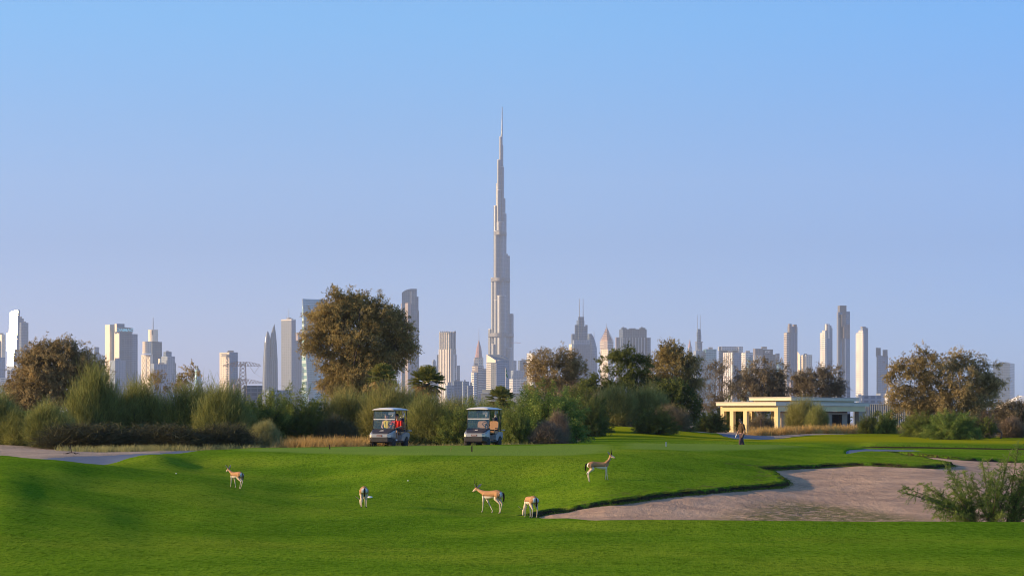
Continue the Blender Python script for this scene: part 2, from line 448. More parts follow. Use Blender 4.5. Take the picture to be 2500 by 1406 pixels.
# ---- materials of the ground
def grass_mat():
    t = NT('mown_grass'); P = t.pos()
    def st(sx, sy, sc_, d=4, r=.65):
        mp = t.n('ShaderNodeMapping'); mp.inputs['Scale'].default_value = (sx, sy, 1); t.l(P, mp.inputs['Vector'])
        return t.noise(sc_, d, r, mp.outputs[0])
    big = t.noise(0.13, 4, 0.6, P); mid = st(1.0, .35, .8); s1 = st(1.0, .28, 8.0); s2 = st(1.0, .3, 22.0); vf = t.noise(38.0, 3, 0.7, P)
    c = t.ramp(big, [(0.36, (0.092, 0.205, 0.011)), (0.50, (0.140, 0.265, 0.015)), (0.66, (0.205, 0.305, 0.022))])
    c = t.mix(t.math('MULTIPLY', t.smooth(mid, 0.42, 0.66), 0.30), c, (0.055, 0.125, 0.008))
    c = t.mix(t.math('MULTIPLY', t.smooth(s1, 0.48, 0.66), 0.52), c, (0.040, 0.090, 0.006))
    c = t.mix(t.math('MULTIPLY', t.smooth(s1, 0.50, 0.34), 0.30), c, (0.20, 0.30, 0.03))
    c = t.mix(t.math('MULTIPLY', t.smooth(s2, 0.50, 0.68), 0.50), c, (0.035, 0.080, 0.006))
    teef = t.smooth(t.attr('tee'), 0.5, -0.8)
    c = t.mix(t.math('MULTIPLY', teef, 0.7), c, (0.19, 0.300, 0.065))
    worn = t.math('MULTIPLY', t.smooth(t.attr('edge'), 2.2, 0.0), t.smooth(st(1, .4, 2.0), 0.50, 0.66))
    c = t.mix(t.math('MULTIPLY', worn, 0.6), c, (0.12, 0.085, 0.045))
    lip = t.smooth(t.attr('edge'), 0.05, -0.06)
    c = t.mix(lip, c, (0.045, 0.038, 0.022))  # shadow band under the bunker lip painted into the grass colour
    sp = t.n('ShaderNodeSeparateXYZ'); t.l(P, sp.inputs[0])
    far = t.smooth(sp.outputs['Y'], 148.0, 175.0)
    c = t.mix(t.math('MULTIPLY', far, 0.7), c, (0.33, 0.33, 0.010))
    h = t.math('ADD', t.math('MULTIPLY', s1, 0.6), t.math('MULTIPLY', s2, 0.4))
    return t.done(t.bsdf(c, 0.9, 0, 0.0, t.bump(h, 0.7, 0.05)))
def sand_mat(name, base, dark, weeds=False):
    t = NT(name); P = t.pos()
    n1 = t.noise(0.5, 5, 0.6, P); n2 = t.noise(5, 5, 0.7, P)
    c = t.mix(t.smooth(n1, 0.35, 0.65), dark, base)
    c = t.mix(t.math('MULTIPLY', t.smooth(n2, 0.55, 0.72), 0.5), c, tuple(x * 0.6 for x in dark))
    if weeds:
        sc_ = t.noise(3.0, 5, 0.75, P)
        inw = t.smooth(t.attr('weed'), 0.9, -1.2)
        thr = t.math('MULTIPLY', inw, t.smooth(sc_, 0.38, 0.54))
        c = t.mix(t.math('MULTIPLY', thr, 0.9), c, (0.14, 0.145, 0.06))
        sp2 = t.math('MULTIPLY', t.smooth(t.noise(1.7, 5, 0.8, P), 0.60, 0.66), t.smooth(t.attr('edge'), -5.5, 0.0))
        c = t.mix(t.math('MULTIPLY', sp2, 0.75), c, (0.085, 0.12, 0.035))
    mp = t.n('ShaderNodeMapping'); mp.inputs['Scale'].default_value = (1.0, .3, 1); mp.inputs['Rotation'].default_value = (0, 0, .35); t.l(P, mp.inputs['Vector'])
    rk = t.noise(3.2, 4, .6, mp.outputs[0])
    c = t.mix(t.math('MULTIPLY', t.smooth(rk, 0.50, 0.70), 0.35), c, tuple(x * 0.7 for x in dark))
    h = t.math('ADD', t.math('ADD', n2, rk), t.math('MULTIPLY', t.noise(18, 3, 0.6, P), 0.5))
    return t.done(t.bsdf(c, 0.95, 0, 0.0, t.bump(h, 0.55, 0.10)))
def path_mat():
    t = NT('path_asphalt'); P = t.pos()
    c = t.ramp(t.noise(1.5, 5, 0.6, P), [(0.3, (0.085, 0.115, 0.195)), (0.7, (0.11, 0.145, 0.235))])
    return t.done(t.bsdf(c, 0.75, 0, 0.4, t.bump(t.noise(30, 3, 0.6, P), 0.3, 0.02)))
M_grass = grass_mat()
M_sand = sand_mat('bunker_sand', (0.62, 0.43, 0.31), (0.44, 0.31, 0.235), True)
M_dirt = sand_mat('sandy_soil', (0.47, 0.38, 0.32), (0.36, 0.30, 0.26))
M_path = path_mat()

pathdrop = np.zeros_like(ZG)
for s_ in sd_p: pathdrop = np.maximum(pathdrop, 0.12 * ss(-s_, 0.0, 0.12))
ragged = 0.5 + 0.5 * np.clip(vnoise(XG, YG, 0.55) * 2.2, -1, 1)
Z_lawn = (ZG + 0.03 * ss(sd_b, 0.5, 0.05) * (YG > 69) - 0.40 * ss(-sd_b, 0.0, 0.22) - 0.30 * ss(sd_l, 0.0, 0.3) - pathdrop - 0.10 * ss(-sd_d, 0.0, .25))
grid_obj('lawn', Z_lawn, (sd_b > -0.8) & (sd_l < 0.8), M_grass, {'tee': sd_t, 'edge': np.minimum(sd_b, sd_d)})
Z_sand = ZG - 0.13 - 0.07 * ss(-sd_b, 0.2, 3.0)
Z_sand = Z_sand + 0.03 * vnoise(XG, YG, 1.1) + 0.02 * vnoise(XG, YG, 0.4)
grid_obj('bunker_sand', Z_sand, sd_b < 0.6, M_sand, {'weed': sd_w, 'edge': sd_b})
for s_, p_ in zip(sd_p, path_polys):
    grid_obj('cart_path', ZG - 0.035, s_ < 0.12, M_path, {})
dip = 0.10 + 0.25 * ss(-sd_l, 0.3, 1.2) + 0.3 * ss(-sd_b, -0.6, 0.6)
Z_gr = ZG - dip + 0.08 * ss(sd_l, 0.3, 1.5) - 0.10 * ss(-sd_pm, 0, 0.1)
grid_obj('ground', Z_gr, np.ones_like(ZG, bool), M_dirt, {}, st=3)
# ------------------------------------------------------------------ the city skyline
def facade(name, wall, glass, fh=4.0, bay=6.0, vf=0.35, hf=0.25, rough=0.25, metal=0.55, wrough=0.7, var=0.25):
    "wall with floors and bays; uv is in metres. vf, hf: share of slab and of pier"
    t = NT(name)
    uv = t.n('ShaderNodeUVMap'); sp = t.n('ShaderNodeSeparateXYZ'); t.l(uv.outputs[0], sp.inputs[0])
    fu = t.math('DIVIDE', sp.outputs['X'], bay); fv = t.math('DIVIDE', sp.outputs['Y'], fh)
    m1 = t.math('LESS_THAN', t.math('FRACT', fv), vf)
    m2 = t.math('LESS_THAN', t.math('FRACT', fu), hf)
    m = t.math('MAXIMUM', m1, m2)
    cmb = t.n('ShaderNodeCombineXYZ'); t.l(t.math('FLOOR', fu), cmb.inputs[0]); t.l(t.math('FLOOR', fv), cmb.inputs[1])
    wn = t.n('ShaderNodeTexWhiteNoise'); wn.noise_dimensions = '2D'; t.l(cmb.outputs[0], wn.inputs['Vector'])
    big = t.noise(0.02, 3, 0.6, t.obj())
    g = t.mix(wn.outputs['Value'], tuple(x * (1 - var) for x in glass), tuple(min(1, x * (1 + var)) for x in glass))
    wcol = t.mix(big, tuple(x * 0.9 for x in wall), tuple(min(1, x * 1.08) for x in wall))
    col = t.mix(m, g, wcol)
    rg = t.math('ADD', t.math('MULTIPLY', m, wrough - rough), rough)
    mt = t.math('MULTIPLY', t.math('SUBTRACT', 1.0, m), metal)
    return t.done(t.bsdf(col, rg, mt, 0.5))

FM = {
 'glass_blue': facade('blue_glass_facade', (0.13, 0.175, 0.25), (0.10, 0.15, 0.22), 4, 5, .22, .16, .22, .45, .5),
 'glass_dark': facade('dark_glass_facade', (0.10, 0.12, 0.16), (0.07, 0.10, 0.14), 4, 6, .22, .14, .22, .4, .5),
 'grey_ribs': facade('grey_ribbed_facade', (0.17, 0.21, 0.28), (0.08, 0.11, 0.16), 4, 5, .2, .45, .3, .3),
 'grey_grid': facade('grey_grid_facade', (0.21, 0.25, 0.32), (0.10, 0.13, 0.18), 4, 6, .38, .3, .3, .3),
 'cream': facade('cream_stone_facade', (0.76, 0.66, 0.54), (0.24, 0.24, 0.26), 4, 6, .5, .5, .3, .2),
 'cream_solid': facade('cream_panel_facade', (0.88, 0.77, 0.62), (0.72, 0.62, 0.50), 4, 7, .6, .6, .5, .0),
 'white': facade('white_panel_facade', (0.58, 0.58, 0.60), (0.20, 0.24, 0.30), 4, 6, .5, .42, .3, .3),
 'white_floors': facade('white_floored_facade', (0.82, 0.78, 0.73), (0.17, 0.20, 0.25), 4.2, 9, .48, .16, .3, .3),
 'white_ribs': facade('white_ribbed_facade', (0.76, 0.72, 0.70), (0.18, 0.20, 0.24), 4, 7, .12, .52, .3, .3),
 'pink': facade('pinkish_stone_facade', (0.36, 0.30, 0.30), (0.17, 0.17, 0.21), 4, 5, .4, .45, .3, .2),
 'teal': facade('teal_glass_facade', (0.15, 0.29, 0.35), (0.10, 0.25, 0.32), 4.2, 6, .3, .1, .18, .55, .4),
 'green': facade('green_glass_facade', (0.50, 0.66, 0.60), (0.20, 0.42, 0.42), 14, 60, .45, .04, .2, .45, .4),
 'brown': facade('brown_grid_facade', (0.25, 0.22, 0.23), (0.13, 0.14, 0.18), 4, 6, .3, .35, .3, .3),
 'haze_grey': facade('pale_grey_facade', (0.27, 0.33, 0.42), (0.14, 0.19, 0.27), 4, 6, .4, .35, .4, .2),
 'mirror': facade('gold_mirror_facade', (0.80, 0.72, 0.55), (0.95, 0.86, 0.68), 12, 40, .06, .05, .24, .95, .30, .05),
 'steel': facade('silver_steel_facade', (0.22, 0.24, 0.28), (0.17, 0.19, 0.23), 12, 4, .10, .22, .40, .85, .42, .06),
 'steel_dark': facade('louvre_facade', (0.20, 0.21, 0.24), (0.15, 0.16, 0.19), 3, 5, .5, .4, .5, .3),
 'copper': facade('copper_fin_facade', (0.55, 0.36, 0.29), (0.22, 0.18, 0.18), 40, 5, .02, .5, .5, .0),
}
M_slab = paint('pale_concrete', (0.70, 0.66, 0.61), 0.7, var=.08, scale=.05)
M_slabd = paint('dark_louvre_metal', (0.16, 0.17, 0.20), 0.5, var=.1, scale=.05)  # plain dark grey metal for slots, caps and panels
M_roofc = paint('roof_concrete', (0.32, 0.31, 0.31), 0.9, var=.15, scale=.05)
M_mast = paint('mast_steel', (0.42, 0.43, 0.46), 0.4, .5, var=.05)
M_rust = paint('red_cone_cladding', (0.40, 0.25, 0.25), 0.5, .2, var=.1, scale=.05)

SKY_GROUP = 'towers along the hazy skyline'
class Tower:
    def __init__(s, name, label, cat, x, Y, phi=35.0, group=SKY_GROUP):
        s.Y = Y; s.k = Y / F; s.cx = x; s.phi = R(phi)
        s.z0 = CZ - 4.0 - 0.5
        if Y < 1900: s.z0 = ground((x - 1250) * Y / F, Y) - 0.3
        s.o = empty(name, ((x - 1250) * s.k, Y, s.z0))
        tag(s.o, label, cat, group)
    def X(s, u): return (u - s.cx) * s.k
    def Z(s, v): return CZ - (v - HY) * s.k - s.z0
    def prism(s, part, pts, tops, zb, mat):
        "pts: footprint counter-clockwise, local metres; tops: height per corner"
        m = MB(); n = len(pts); acc = 0
        if not isinstance(tops, (list, tuple)): tops = [tops] * n
        for i in range(n):
            j = (i + 1) % n; a, b = pts[i], pts[j]
            L = math.hypot(b[0] - a[0], b[1] - a[1])
            m.poly([(*a, zb), (*b, zb), (*b, tops[j]), (*a, tops[i])], [(acc, zb), (acc + L, zb), (acc + L, tops[j]), (acc, tops[i])])
            acc += L
        m.poly([(*pts[i], tops[i]) for i in range(n)], [(0.1, 0.1)] * n)
        return m.build(part, mat if not isinstance(mat, str) else FM[mat], s.o)
    def foot(s, L, C, Rr, dy=0.0, depth=None):
        if C is None and s.Y > 1900:      # blocks are turned slightly away from the sun
            a = R(11); wd = (Rr - L) * s.k; dd = depth or max(14.0, wd * .8)
            dl = min(dd, wd * .16 / math.sin(a)); cx = s.X(L) + dl * math.sin(a); dr = (s.X(Rr) - cx) / math.cos(a)
            c = (cx, dy); l = (cx - math.sin(a) * dl, dy + math.cos(a) * dl); r = (cx + math.cos(a) * dr, dy + math.sin(a) * dr)
            return [c, r, (l[0] + r[0] - c[0], l[1] + r[1] - c[1]), l]
        if C is None:
            d = depth or max(14.0, (Rr - L) * s.k * 0.8)
            x0, x1 = s.X(L), s.X(Rr)
            return [(x0, dy), (x1, dy), (x1, dy + d), (x0, dy + d)]
        x0 = (s.cx - 1250) * s.k; Yc = s.Y + dy; sn, cs = math.sin(s.phi), math.cos(s.phi)
        cX = (C - 1250) * Yc / F
        dl = (cX - (L - 1250) * Yc / F) / (sn + (L - 1250) / F * cs)
        dr = ((Rr - 1250) * Yc / F - cX) / (cs - (Rr - 1250) / F * sn)
        c = (cX - x0, dy)
        l = (c[0] - math.sin(s.phi) * dl, c[1] + math.cos(s.phi) * dl)
        r = (c[0] + math.cos(s.phi) * dr, c[1] + math.sin(s.phi) * dr)
        b = (l[0] + r[0] - c[0], l[1] + r[1] - c[1])
        return [c, r, b, l]
    def box(s, part, L, C, Rr, top, mat, bottom=None, dy=0.0, depth=None, tops=None):
        zb = 0 if bottom is None else s.Z(bottom)
        P = s.foot(L, C, Rr, dy, depth)
        if tops is not None:   # (centre, right, left) rows
            zc, zr, zl = (s.Z(v) for v in tops)
            T = [zc, zr, zr, zc] if C is None else [zc, zr, zr + zl - zc, zl]
        else: T = s.Z(top)
        return s.prism(part, P, T, zb, mat)
    def cyl(s, part, L, Rr, top, mat, bottom=None, dy=0.0, n=28, ry=1.0):
        x = s.X((L + Rr) / 2); r = (Rr - L) / 2 * s.k
        pts = [(x + r * math.cos(2 * math.pi * i / n), dy + ry * r * math.sin(2 * math.pi * i / n)) for i in range(n)]
        return s.prism(part, pts, s.Z(top), 0 if bottom is None else s.Z(bottom), mat)
    def loft(s, part, prof, mat, n=20, ry=1.0, dy=0.0, sq=False):
        "prof: (row, left, right) from bottom to top"
        m = MB(); rings = []
        for v, L, Rr in prof:
            x = s.X((L + Rr) / 2); r = max((Rr - L) / 2 * s.k, 0.05); z = s.Z(v) if v < 1029 else 0
            ring = []
            for i in range(n):
                a = 2 * math.pi * i / n + (math.pi / 4 if sq else 0)
                ring.append((x + r * math.cos(a) * (1.414 if sq else 1), dy + ry * r * math.sin(a) * (1.414 if sq else 1), z))
            rings.append(ring)
        for a, b in zip(rings[:-1], rings[1:]):
            acc = 0
            for i in range(n):
                j = (i + 1) % n; L_ = math.dist(a[i], a[j])
                m.poly([a[i], a[j], b[j], b[i]], [(acc, a[i][2]), (acc + L_, a[i][2]), (acc + L_, b[i][2]), (acc, b[i][2])]); acc += L_
        m.poly(rings[-1], [(0.1, 0.1)] * n)
        return m.build(part, mat if not isinstance(mat, str) else FM[mat], s.o)
    def mast(s, u, v0, v1, r=0.8, part='antenna_mast', lean=0.0, dy=6.0):
        m = MB(); z0, z1 = s.Z(v0), s.Z(v1); x = s.X(u)
        m.tube([(x, dy, z0 - 3), (x + lean * s.k * .4, dy, z0 + .5 * (z1 - z0)), (x + lean * s.k, dy, z1)], [r, r * .8, r * .45], 6)
        return m.build(part, M_mast, s.o)
    def bands(s, part, L, C, Rr, v0, v1, step, mat, thick=.45, proud=.8, dy=0.0):
        "floor slabs that stand proud of the face"
        m = MB(); v = v0
        P = s.foot(L, C, Rr, dy)
        c = [sum(p[0] for p in P) / 4, sum(p[1] for p in P) / 4]
        Q = [(p[0] + (p[0] - c[0]) * proud / max(1e-3, abs(p[0] - c[0])) , p[1] + (p[1] - c[1]) * proud / max(1e-3, abs(p[1] - c[1]))) for p in P]
        while v < v1:
            za, zb = s.Z(v + step * thick), s.Z(v)
            for i in range(4):
                a, b = Q[i], Q[(i + 1) % 4]
                m.poly([(*a, za), (*b, za), (*b, zb), (*a, zb)])
            m.poly([(*q, zb) for q in Q]); m.poly([(*q, za) for q in reversed(Q)])
            v += step
        return m.build(part, mat, s.o)
    def fins(s, part, L, C, Rr, v0, v1, n_l, n_r, mat, wf=.45, proud=1.2, dy=0.0):
        "upright ribs on the two faces towards us"
        m = MB(); P = s.foot(L, C, Rr, dy); c, r, b, l = P
        zt, zb = s.Z(v0), (s.Z(v1) if v1 < 1029 else 0)
        for (p, q, n) in ((l, c, n_l), (c, r, n_r)):
            if n < 1: continue
            dx, dyy = q[0] - p[0], q[1] - p[1]; Ln = math.hypot(dx, dyy); dx /= Ln; dyy /= Ln
            nx, ny = dyy, -dx
            wv = Ln / n
            for i in range(n):
                a = i * wv + wv * (1 - wf) / 2; e = a + wv * wf
                A = (p[0] + dx * a, p[1] + dyy * a); B = (p[0] + dx * e, p[1] + dyy * e)
                A2 = (A[0] + nx * proud, A[1] + ny * proud); B2 = (B[0] + nx * proud, B[1] + ny * proud)
                m.poly([(*A2, zb), (*B2, zb), (*B2, zt), (*A2, zt)])
                m.poly([(*A, zb), (*A2, zb), (*A2, zt), (*A, zt)])
                m.poly([(*B2, zb), (*B, zb), (*B, zt), (*B2, zt)])
                m.poly([(*A2, zt), (*B2, zt), (*B, zt), (*A, zt)])
        return m.build(part, mat, s.o)
    def roofkit(s, L, Rr, v, seed=0):
        "plant rooms and parapet boxes on a flat roof"
        rr = random.Random(seed); m = MB()
        for i in range(1):
            a = L + (Rr - L) * rr.uniform(.25, .5); b = a + (Rr - L) * rr.uniform(.2, .35)
            m.box(s.X(a), s.X(b), 8, 16, s.Z(v) - 0.5, s.Z(v) + rr.uniform(2, 5))
        return m.build('roof_plant', M_roofc, s.o)

def T_(name, label, L, C, Rr, top, mat, Y=6600, phi=35, cat='tower', parts=(), body='tower_body', kit=True, **kw):
    t = Tower(name, label, cat, (L + Rr) / 2, Y, phi)
    t.box(body, L, C, Rr, top, mat, **kw)
    for p in parts:
        t.box(p[0], *p[1:6], **(p[6] if len(p) > 6 else {}))
    if kit and Rr - L > 12: t.roofkit(L, Rr, top, int(L))
    return t

# ---- the tall stepped tower in the middle
def supertall():
    t = Tower('stepped_supertall_tower', 'tallest silver tower with stepped setbacks and long needle spire, far above all others', 'skyscraper', 1224, 6700)
    lobes = [  # left, right, top row, distance towards us
        (1219.5, 1229.5, 408, 0), (1213.7, 1223, 392, -4), (1219, 1227, 335, 2), (1223.5, 1228.7, 355, 4), (1221, 1230.8, 408, 8),
        (1210.5, 1219, 449, 2), (1213, 1222.5, 466, -12), (1222, 1234, 485, 4), (1205, 1219.5, 504, -4), (1216, 1236.6, 522, 6),
        (1212, 1231, 545, -14), (1206.5, 1219.5, 566, -20), (1224, 1240, 620, 10), (1228, 1245, 625, 16), (1198.4, 1211, 679, 2),
        (1213, 1236, 724, -30), (1206, 1221, 735, -26), (1236, 1254, 766, 22), (1192, 1205, 804, 4), (1199, 1216, 842, -24), (1228, 1250, 850, -18)]
    for i, (L, Rr, v, dy) in enumerate(lobes):
        t.cyl('setback_tier', L, Rr, v, 'steel', dy=dy, n=24)
        t.cyl('tier_cap', L + .5, Rr - .5, v - 1.2, M_slab, bottom=v + .4, dy=dy, n=16)
    t.loft('spire', [(336, 1222.2, 1227.2), (318, 1223.2, 1227.2), (317, 1224, 1227.2), (290, 1224.4, 1227.1), (289, 1224.8, 1227), (276, 1225, 1227), (261, 1225.2, 1226.8)], 'steel', 10, dy=4)
    for L, Rr, v0, v1 in ((1205.5, 1236.9, 567, 576), (1198.1, 1245.4, 680, 688), (1191.8, 1254.3, 814, 823)):
        t.loft('plant_floor_band', [(v1, L, Rr), (v0, L, Rr)], 'steel_dark', 36, 47 / ((Rr - L) * t.k / 2))
supertall()

# ---- left edge
t = T_('hazy_tower_block', 'pinkish white low block at the far left edge behind the glaring tower', -20, 4, 13, 816.5, 'cream_solid', 6900, parts=[('lower_block', -20, None, 12, 832, 'grey_grid')])
t = Tower('mirror_glass_tower', 'glass tower with slanted top blazing in reflected sunlight at the left edge', 'tower', 29, 6300)
a = (SUN_AZ - 11.1) / 2      # half way between the sun and the viewer, seen from this tower
nv = (-math.sin(R(a - .2)), -math.cos(R(a - .2)))
tv = (-nv[1], nv[0])
def slab_face(L, Rr, top_l, top_r, bot, name, mat, sh=0.0):
    k = t.k; x0, x1 = t.X(L), t.X(Rr); wd = (x1 - x0) / abs(tv[0])
    sgn = 1 if tv[0] > 0 else -1
    p0 = (x0, 0 + sh); p1 = (x0 + tv[0] * sgn * wd, sh + tv[1] * sgn * wd)
    p2 = (p1[0] - nv[0] * 7, p1[1] - nv[1] * 7); p3 = (p0[0] - nv[0] * 7, p0[1] - nv[1] * 7)
    zb = t.Z(bot) if bot else 0; zr = t.Z(893); tl = .177 if bot else 0
    def up(p, z): return (p[0] - nv[0] * tl * (z - zr), p[1] - nv[1] * tl * (z - zr) * 1.0, z)
    def fit(p, z, u_):   # leaning back keeps its place in the frame
        q = up(p, z); return (q[0] + nv[0] * tl * (z - zr), q[1], z) if False else q
    zt = [t.Z(top_l), t.Z(top_r), t.Z(top_r), t.Z(top_l)]; P4 = [p0, p1, p2, p3]; m = MB(); acc = 0
    sx = lambda p, z: (p[0], p[1] - nv[1] * tl * (z - zr) + abs(nv[0] / tv[0]) * 0.0, z)
    lean = lambda p, z: (p[0] - nv[0] * tl * (z - zr) - tv[0] * ((-nv[0] * tl * (z - zr)) / tv[0]), p[1] - nv[1] * tl * (z - zr) - tv[1] * ((-nv[0] * tl * (z - zr)) / tv[0]), z)
    for i in range(4):
        j = (i + 1) % 4; a_, b_ = P4[i], P4[j]; L_ = math.dist(a_, b_)
        if i == 1: m.build(name, FM[mat], t.o); m = MB(); name = 'side_wall'; mat = 'glass_dark'
        m.poly([lean(a_, zb), lean(b_, zb), lean(b_, zt[j]), lean(a_, zt[i])], [(acc, zb), (acc + L_, zb), (acc + L_, zt[j]), (acc, zt[i])]); acc += L_
    m.poly([lean(P4[i], zt[i]) for i in range(4)])
    return m.build(name, FM[mat], t.o)
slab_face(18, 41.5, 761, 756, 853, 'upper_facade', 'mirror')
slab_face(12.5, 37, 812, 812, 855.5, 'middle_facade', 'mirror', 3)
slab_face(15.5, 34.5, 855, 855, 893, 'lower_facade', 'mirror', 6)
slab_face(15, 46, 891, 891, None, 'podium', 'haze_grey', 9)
T_('blue_slab_tower', 'dark blue slab tower directly behind the glaring glass tower', 36, 41.6, 58, 777, 'glass_blue', 6900)
T_('edge_lit_tower', 'blue glass tower with one narrow sunlit edge above the left tree', 47, 52, 69.4, 787.5, 'glass_blue', 6500)
T_('low_white_block', 'low white block under the glaring tower at the left edge', 18, 25, 48, 902, 'white_floors', 5200, cat='building', body='block_body', parts=[('podium', -10, None, 60, 922, 'white_floors'), ('side_block', -25, -5, 12, 872, 'haze_grey')])
T_('slim_grey_tower', 'slim grey-blue tower just right of the left tree', 229.5, 232, 242, 847, 'glass_blue', 7000, kit=False, parts=[('lower_body', 227, 231, 247.5, 864, 'grey_grid')])

# ---- tower with the sign
t = Tower('sign_tower', 'broad tower with light blue DAMAC lettering on its crown and two sunlit strips', 'tower', 296, 5600)
t.box('left_wing', 256.7, 268, 281, 792, 'cream_solid', tops=(792, 791, 793))
t.box('right_wing', 279.5, 291, 322, 812.5, 'glass_dark', dy=-20)
t.box('upper_body', 280, 284.5, 304, 790.7, 'glass_blue', bottom=815, dy=-14)
t.box('sign_box', 282, 284.5, 324, 798, M_slabd, bottom=813, dy=-24, tops=(797, 801, 797))
t.box('east_wing', 300, 316, 336, 815, 'glass_blue', dy=2)
t.box('painted_sun_strip', 278.6, 291, 292.2, 811.5, 'cream_solid', dy=-22, bottom=885)  # cream skins paint sunlight onto the left faces
t.box('painted_sun_strip', 280, 284.6, 285.4, 791.5, 'cream_solid', dy=-28, bottom=811)
t.box('painted_sun_strip', 256.5, 268, 269, 792.6, 'cream_solid', dy=-3)
fc = bpy.data.curves.new('sign_lettering', 'FONT'); fc.body = 'DAMAC'; fc.size = 10.5 * t.k; fc.extrude = 0.4; fc.align_x = 'CENTER'; fc.offset = 0.25

tt = NT('sign_lettering_blue'); em = tt.n('ShaderNodeBsdfPrincipled')
em.inputs['Base Color'].default_value = (0.45, 0.80, 0.88, 1); em.inputs['Emission Color'].default_value = (0.25, 0.75, 0.95, 1); em.inputs['Emission Strength'].default_value = 0.12
tt.l(em.outputs[0], tt.out.inputs['Surface'])
_f = bpy.data.objects.new('tmp_font', fc); COL.objects.link(_f)
_me = bpy.data.meshes.new_from_object(_f.evaluated_get(bpy.context.evaluated_depsgraph_get())); _me.materials.clear(); _me.materials.append(tt.m)
bpy.data.objects.remove(_f)
fo = bpy.data.objects.new('sign_lettering', _me); COL.objects.link(fo); fo.parent = t.o
P = t.foot(282, 284.5, 324, -24); mid = ((P[0][0] + P[1][0]) / 2, (P[0][1] + P[1][1]) / 2)
fo.location = (mid[0] + math.sin(R(35)) * 1.5, mid[1] - math.cos(R(35)) * 1.5, t.Z(809.5)); fo.rotation_euler = (R(90), 0, R(35))
fo.scale = (1.25, 1, 1)
T_('front_grey_block', 'pale grey block standing in front of the tower with the blue sign', 269, 281, 307, 879, 'haze_grey', 5000, cat='building', body='block_body', parts=[('stair_tower', 283, None, 291, 875, 'haze_grey', dict(dy=4))])
# ---- drum tower with spike
t = Tower('drum_tower', 'sunlit cylinder topped tower with a single dark spike, left of centre-left', 'tower', 372, 5900)
t.cyl('upper_drum', 362, 386, 805, 'cream_solid', bottom=834)
t.cyl('middle_drum', 352, 373.5, 834.5, 'cream', bottom=862, dy=-26)
t.cyl('drum_ring', 351, 374.5, 861, M_slab, bottom=863.5, dy=-26); t.cyl('drum_ring', 351, 374.5, 865.5, M_slab, bottom=868, dy=-26)
t.box('main_body', 368, 372, 395.4, 834, 'glass_dark')
t.box('lattice_wing', 345, 366.5, 373, 866, 'cream_solid', dy=-30)
t.box('window_slot', 355.2, 357.4, 358.0, 868, M_slabd, dy=-42, bottom=925)
m = MB()
P = t.foot(345, 366.5, 373, -30)
for q in range(5):
    for sg in (0, 1):
        a = Vector((*P[3], 0)); b = Vector((*P[0], 0)); z = t.Z(928 - q * 12); z2 = t.Z(928 - (q + 1) * 12)
        p0, p1 = (a.lerp(b, .06), a.lerp(b, .42)) if sg == 0 else (a.lerp(b, .58), a.lerp(b, .94))
        for s0, s1 in ((z, z2), (z2, z)):
            m.tube([(p0.x, p0.y - 1.5, s0), (p1.x, p1.y - 1.5, s1)], 0.45, 4)
m.build('cross_bracing', M_slabd, t.o)
t.box('crown_slot', 372, None, 374.6, 806, M_slabd, bottom=818, dy=-13, depth=3)
t.mast(374.5, 806, 776, 1.6, 'spike', dy=-4)
t = T_('stepped_blue_tower', 'stepped pale blue apartment tower right of the tower with the spike', 399, 405, 419, 858.5, 'glass_blue', 5700, parts=[('lower_tier', 394, 409, 427, 870, 'haze_grey', dict(dy=-18)), ('side_wing', 405, 415, 430, 886, 'grey_grid', dict(dy=-8)), ('copper_strip', 386.5, 390, 393.5, 876, 'cream_solid', dict(dy=-22))])
T_('low_blue_block', 'low pale blue block at the foot of the spiked tower', 368, 376, 408, 888, 'haze_grey', 4800, cat='building', body='block_body')
t = Tower('sail_tower', 'small teal glass sail shape behind the small brown tree', 'building', 486, 6400)
t.loft('glass_sail', [(1030, 474, 493), (925, 475, 492.5), (905, 477, 489), (893, 480, 482)], 'teal', 18)
t = T_('sun_shade_tower', 'square tower, its sunlit left face painted cream, its shaded right face painted blue, beside the lattice pylon', 536, 560, 580, 860, 'cream', 4600, 50)
t.box('shade_skin', 559.6, 560.2, 580.6, 859.4, 'glass_blue', dy=-1.2)  # blue skin paints the shade of the right face
t.box('louvre_panel', 541, 553, 553.4, 863, M_slabd, bottom=871, dy=-3)
t.box('roof_box', 552, None, 562, 857, M_slabd, bottom=861, dy=10)
m = MB()
for i in range(22):
    z = t.Z(874 + i * 4.2); P = t.foot(536, 560, 580, 0); a = Vector((*P[3], 0)).lerp(Vector((*P[0], 0)), .74 + (.05 if i % 2 else 0))
    m.box(a.x - .9, a.x + .9, a.y - 2.6, a.y + 1, z - 1.8, z)
m.build('zigzag_window_strip', M_slabd, t.o)
t = T_('copper_block', 'small block with copper upright fins left of the pylon foot', 568, None, 589, 938, 'copper', 2600, cat='building', kit=False, body='block_body')
t.loft('pointed_crown', [(939, 573, 588), (925, 578, 585), (921, 580, 583)], 'white', 4, sq=True, dy=8)
T_('dark_low_block', 'long dark grey low block right of the pylon foot', 588, None, 640, 941, 'glass_dark', 2400, cat='building', kit=False, body='block_body', parts=[('side_block', 630, None, 700, 950, 'haze_grey', dict(dy=60))])
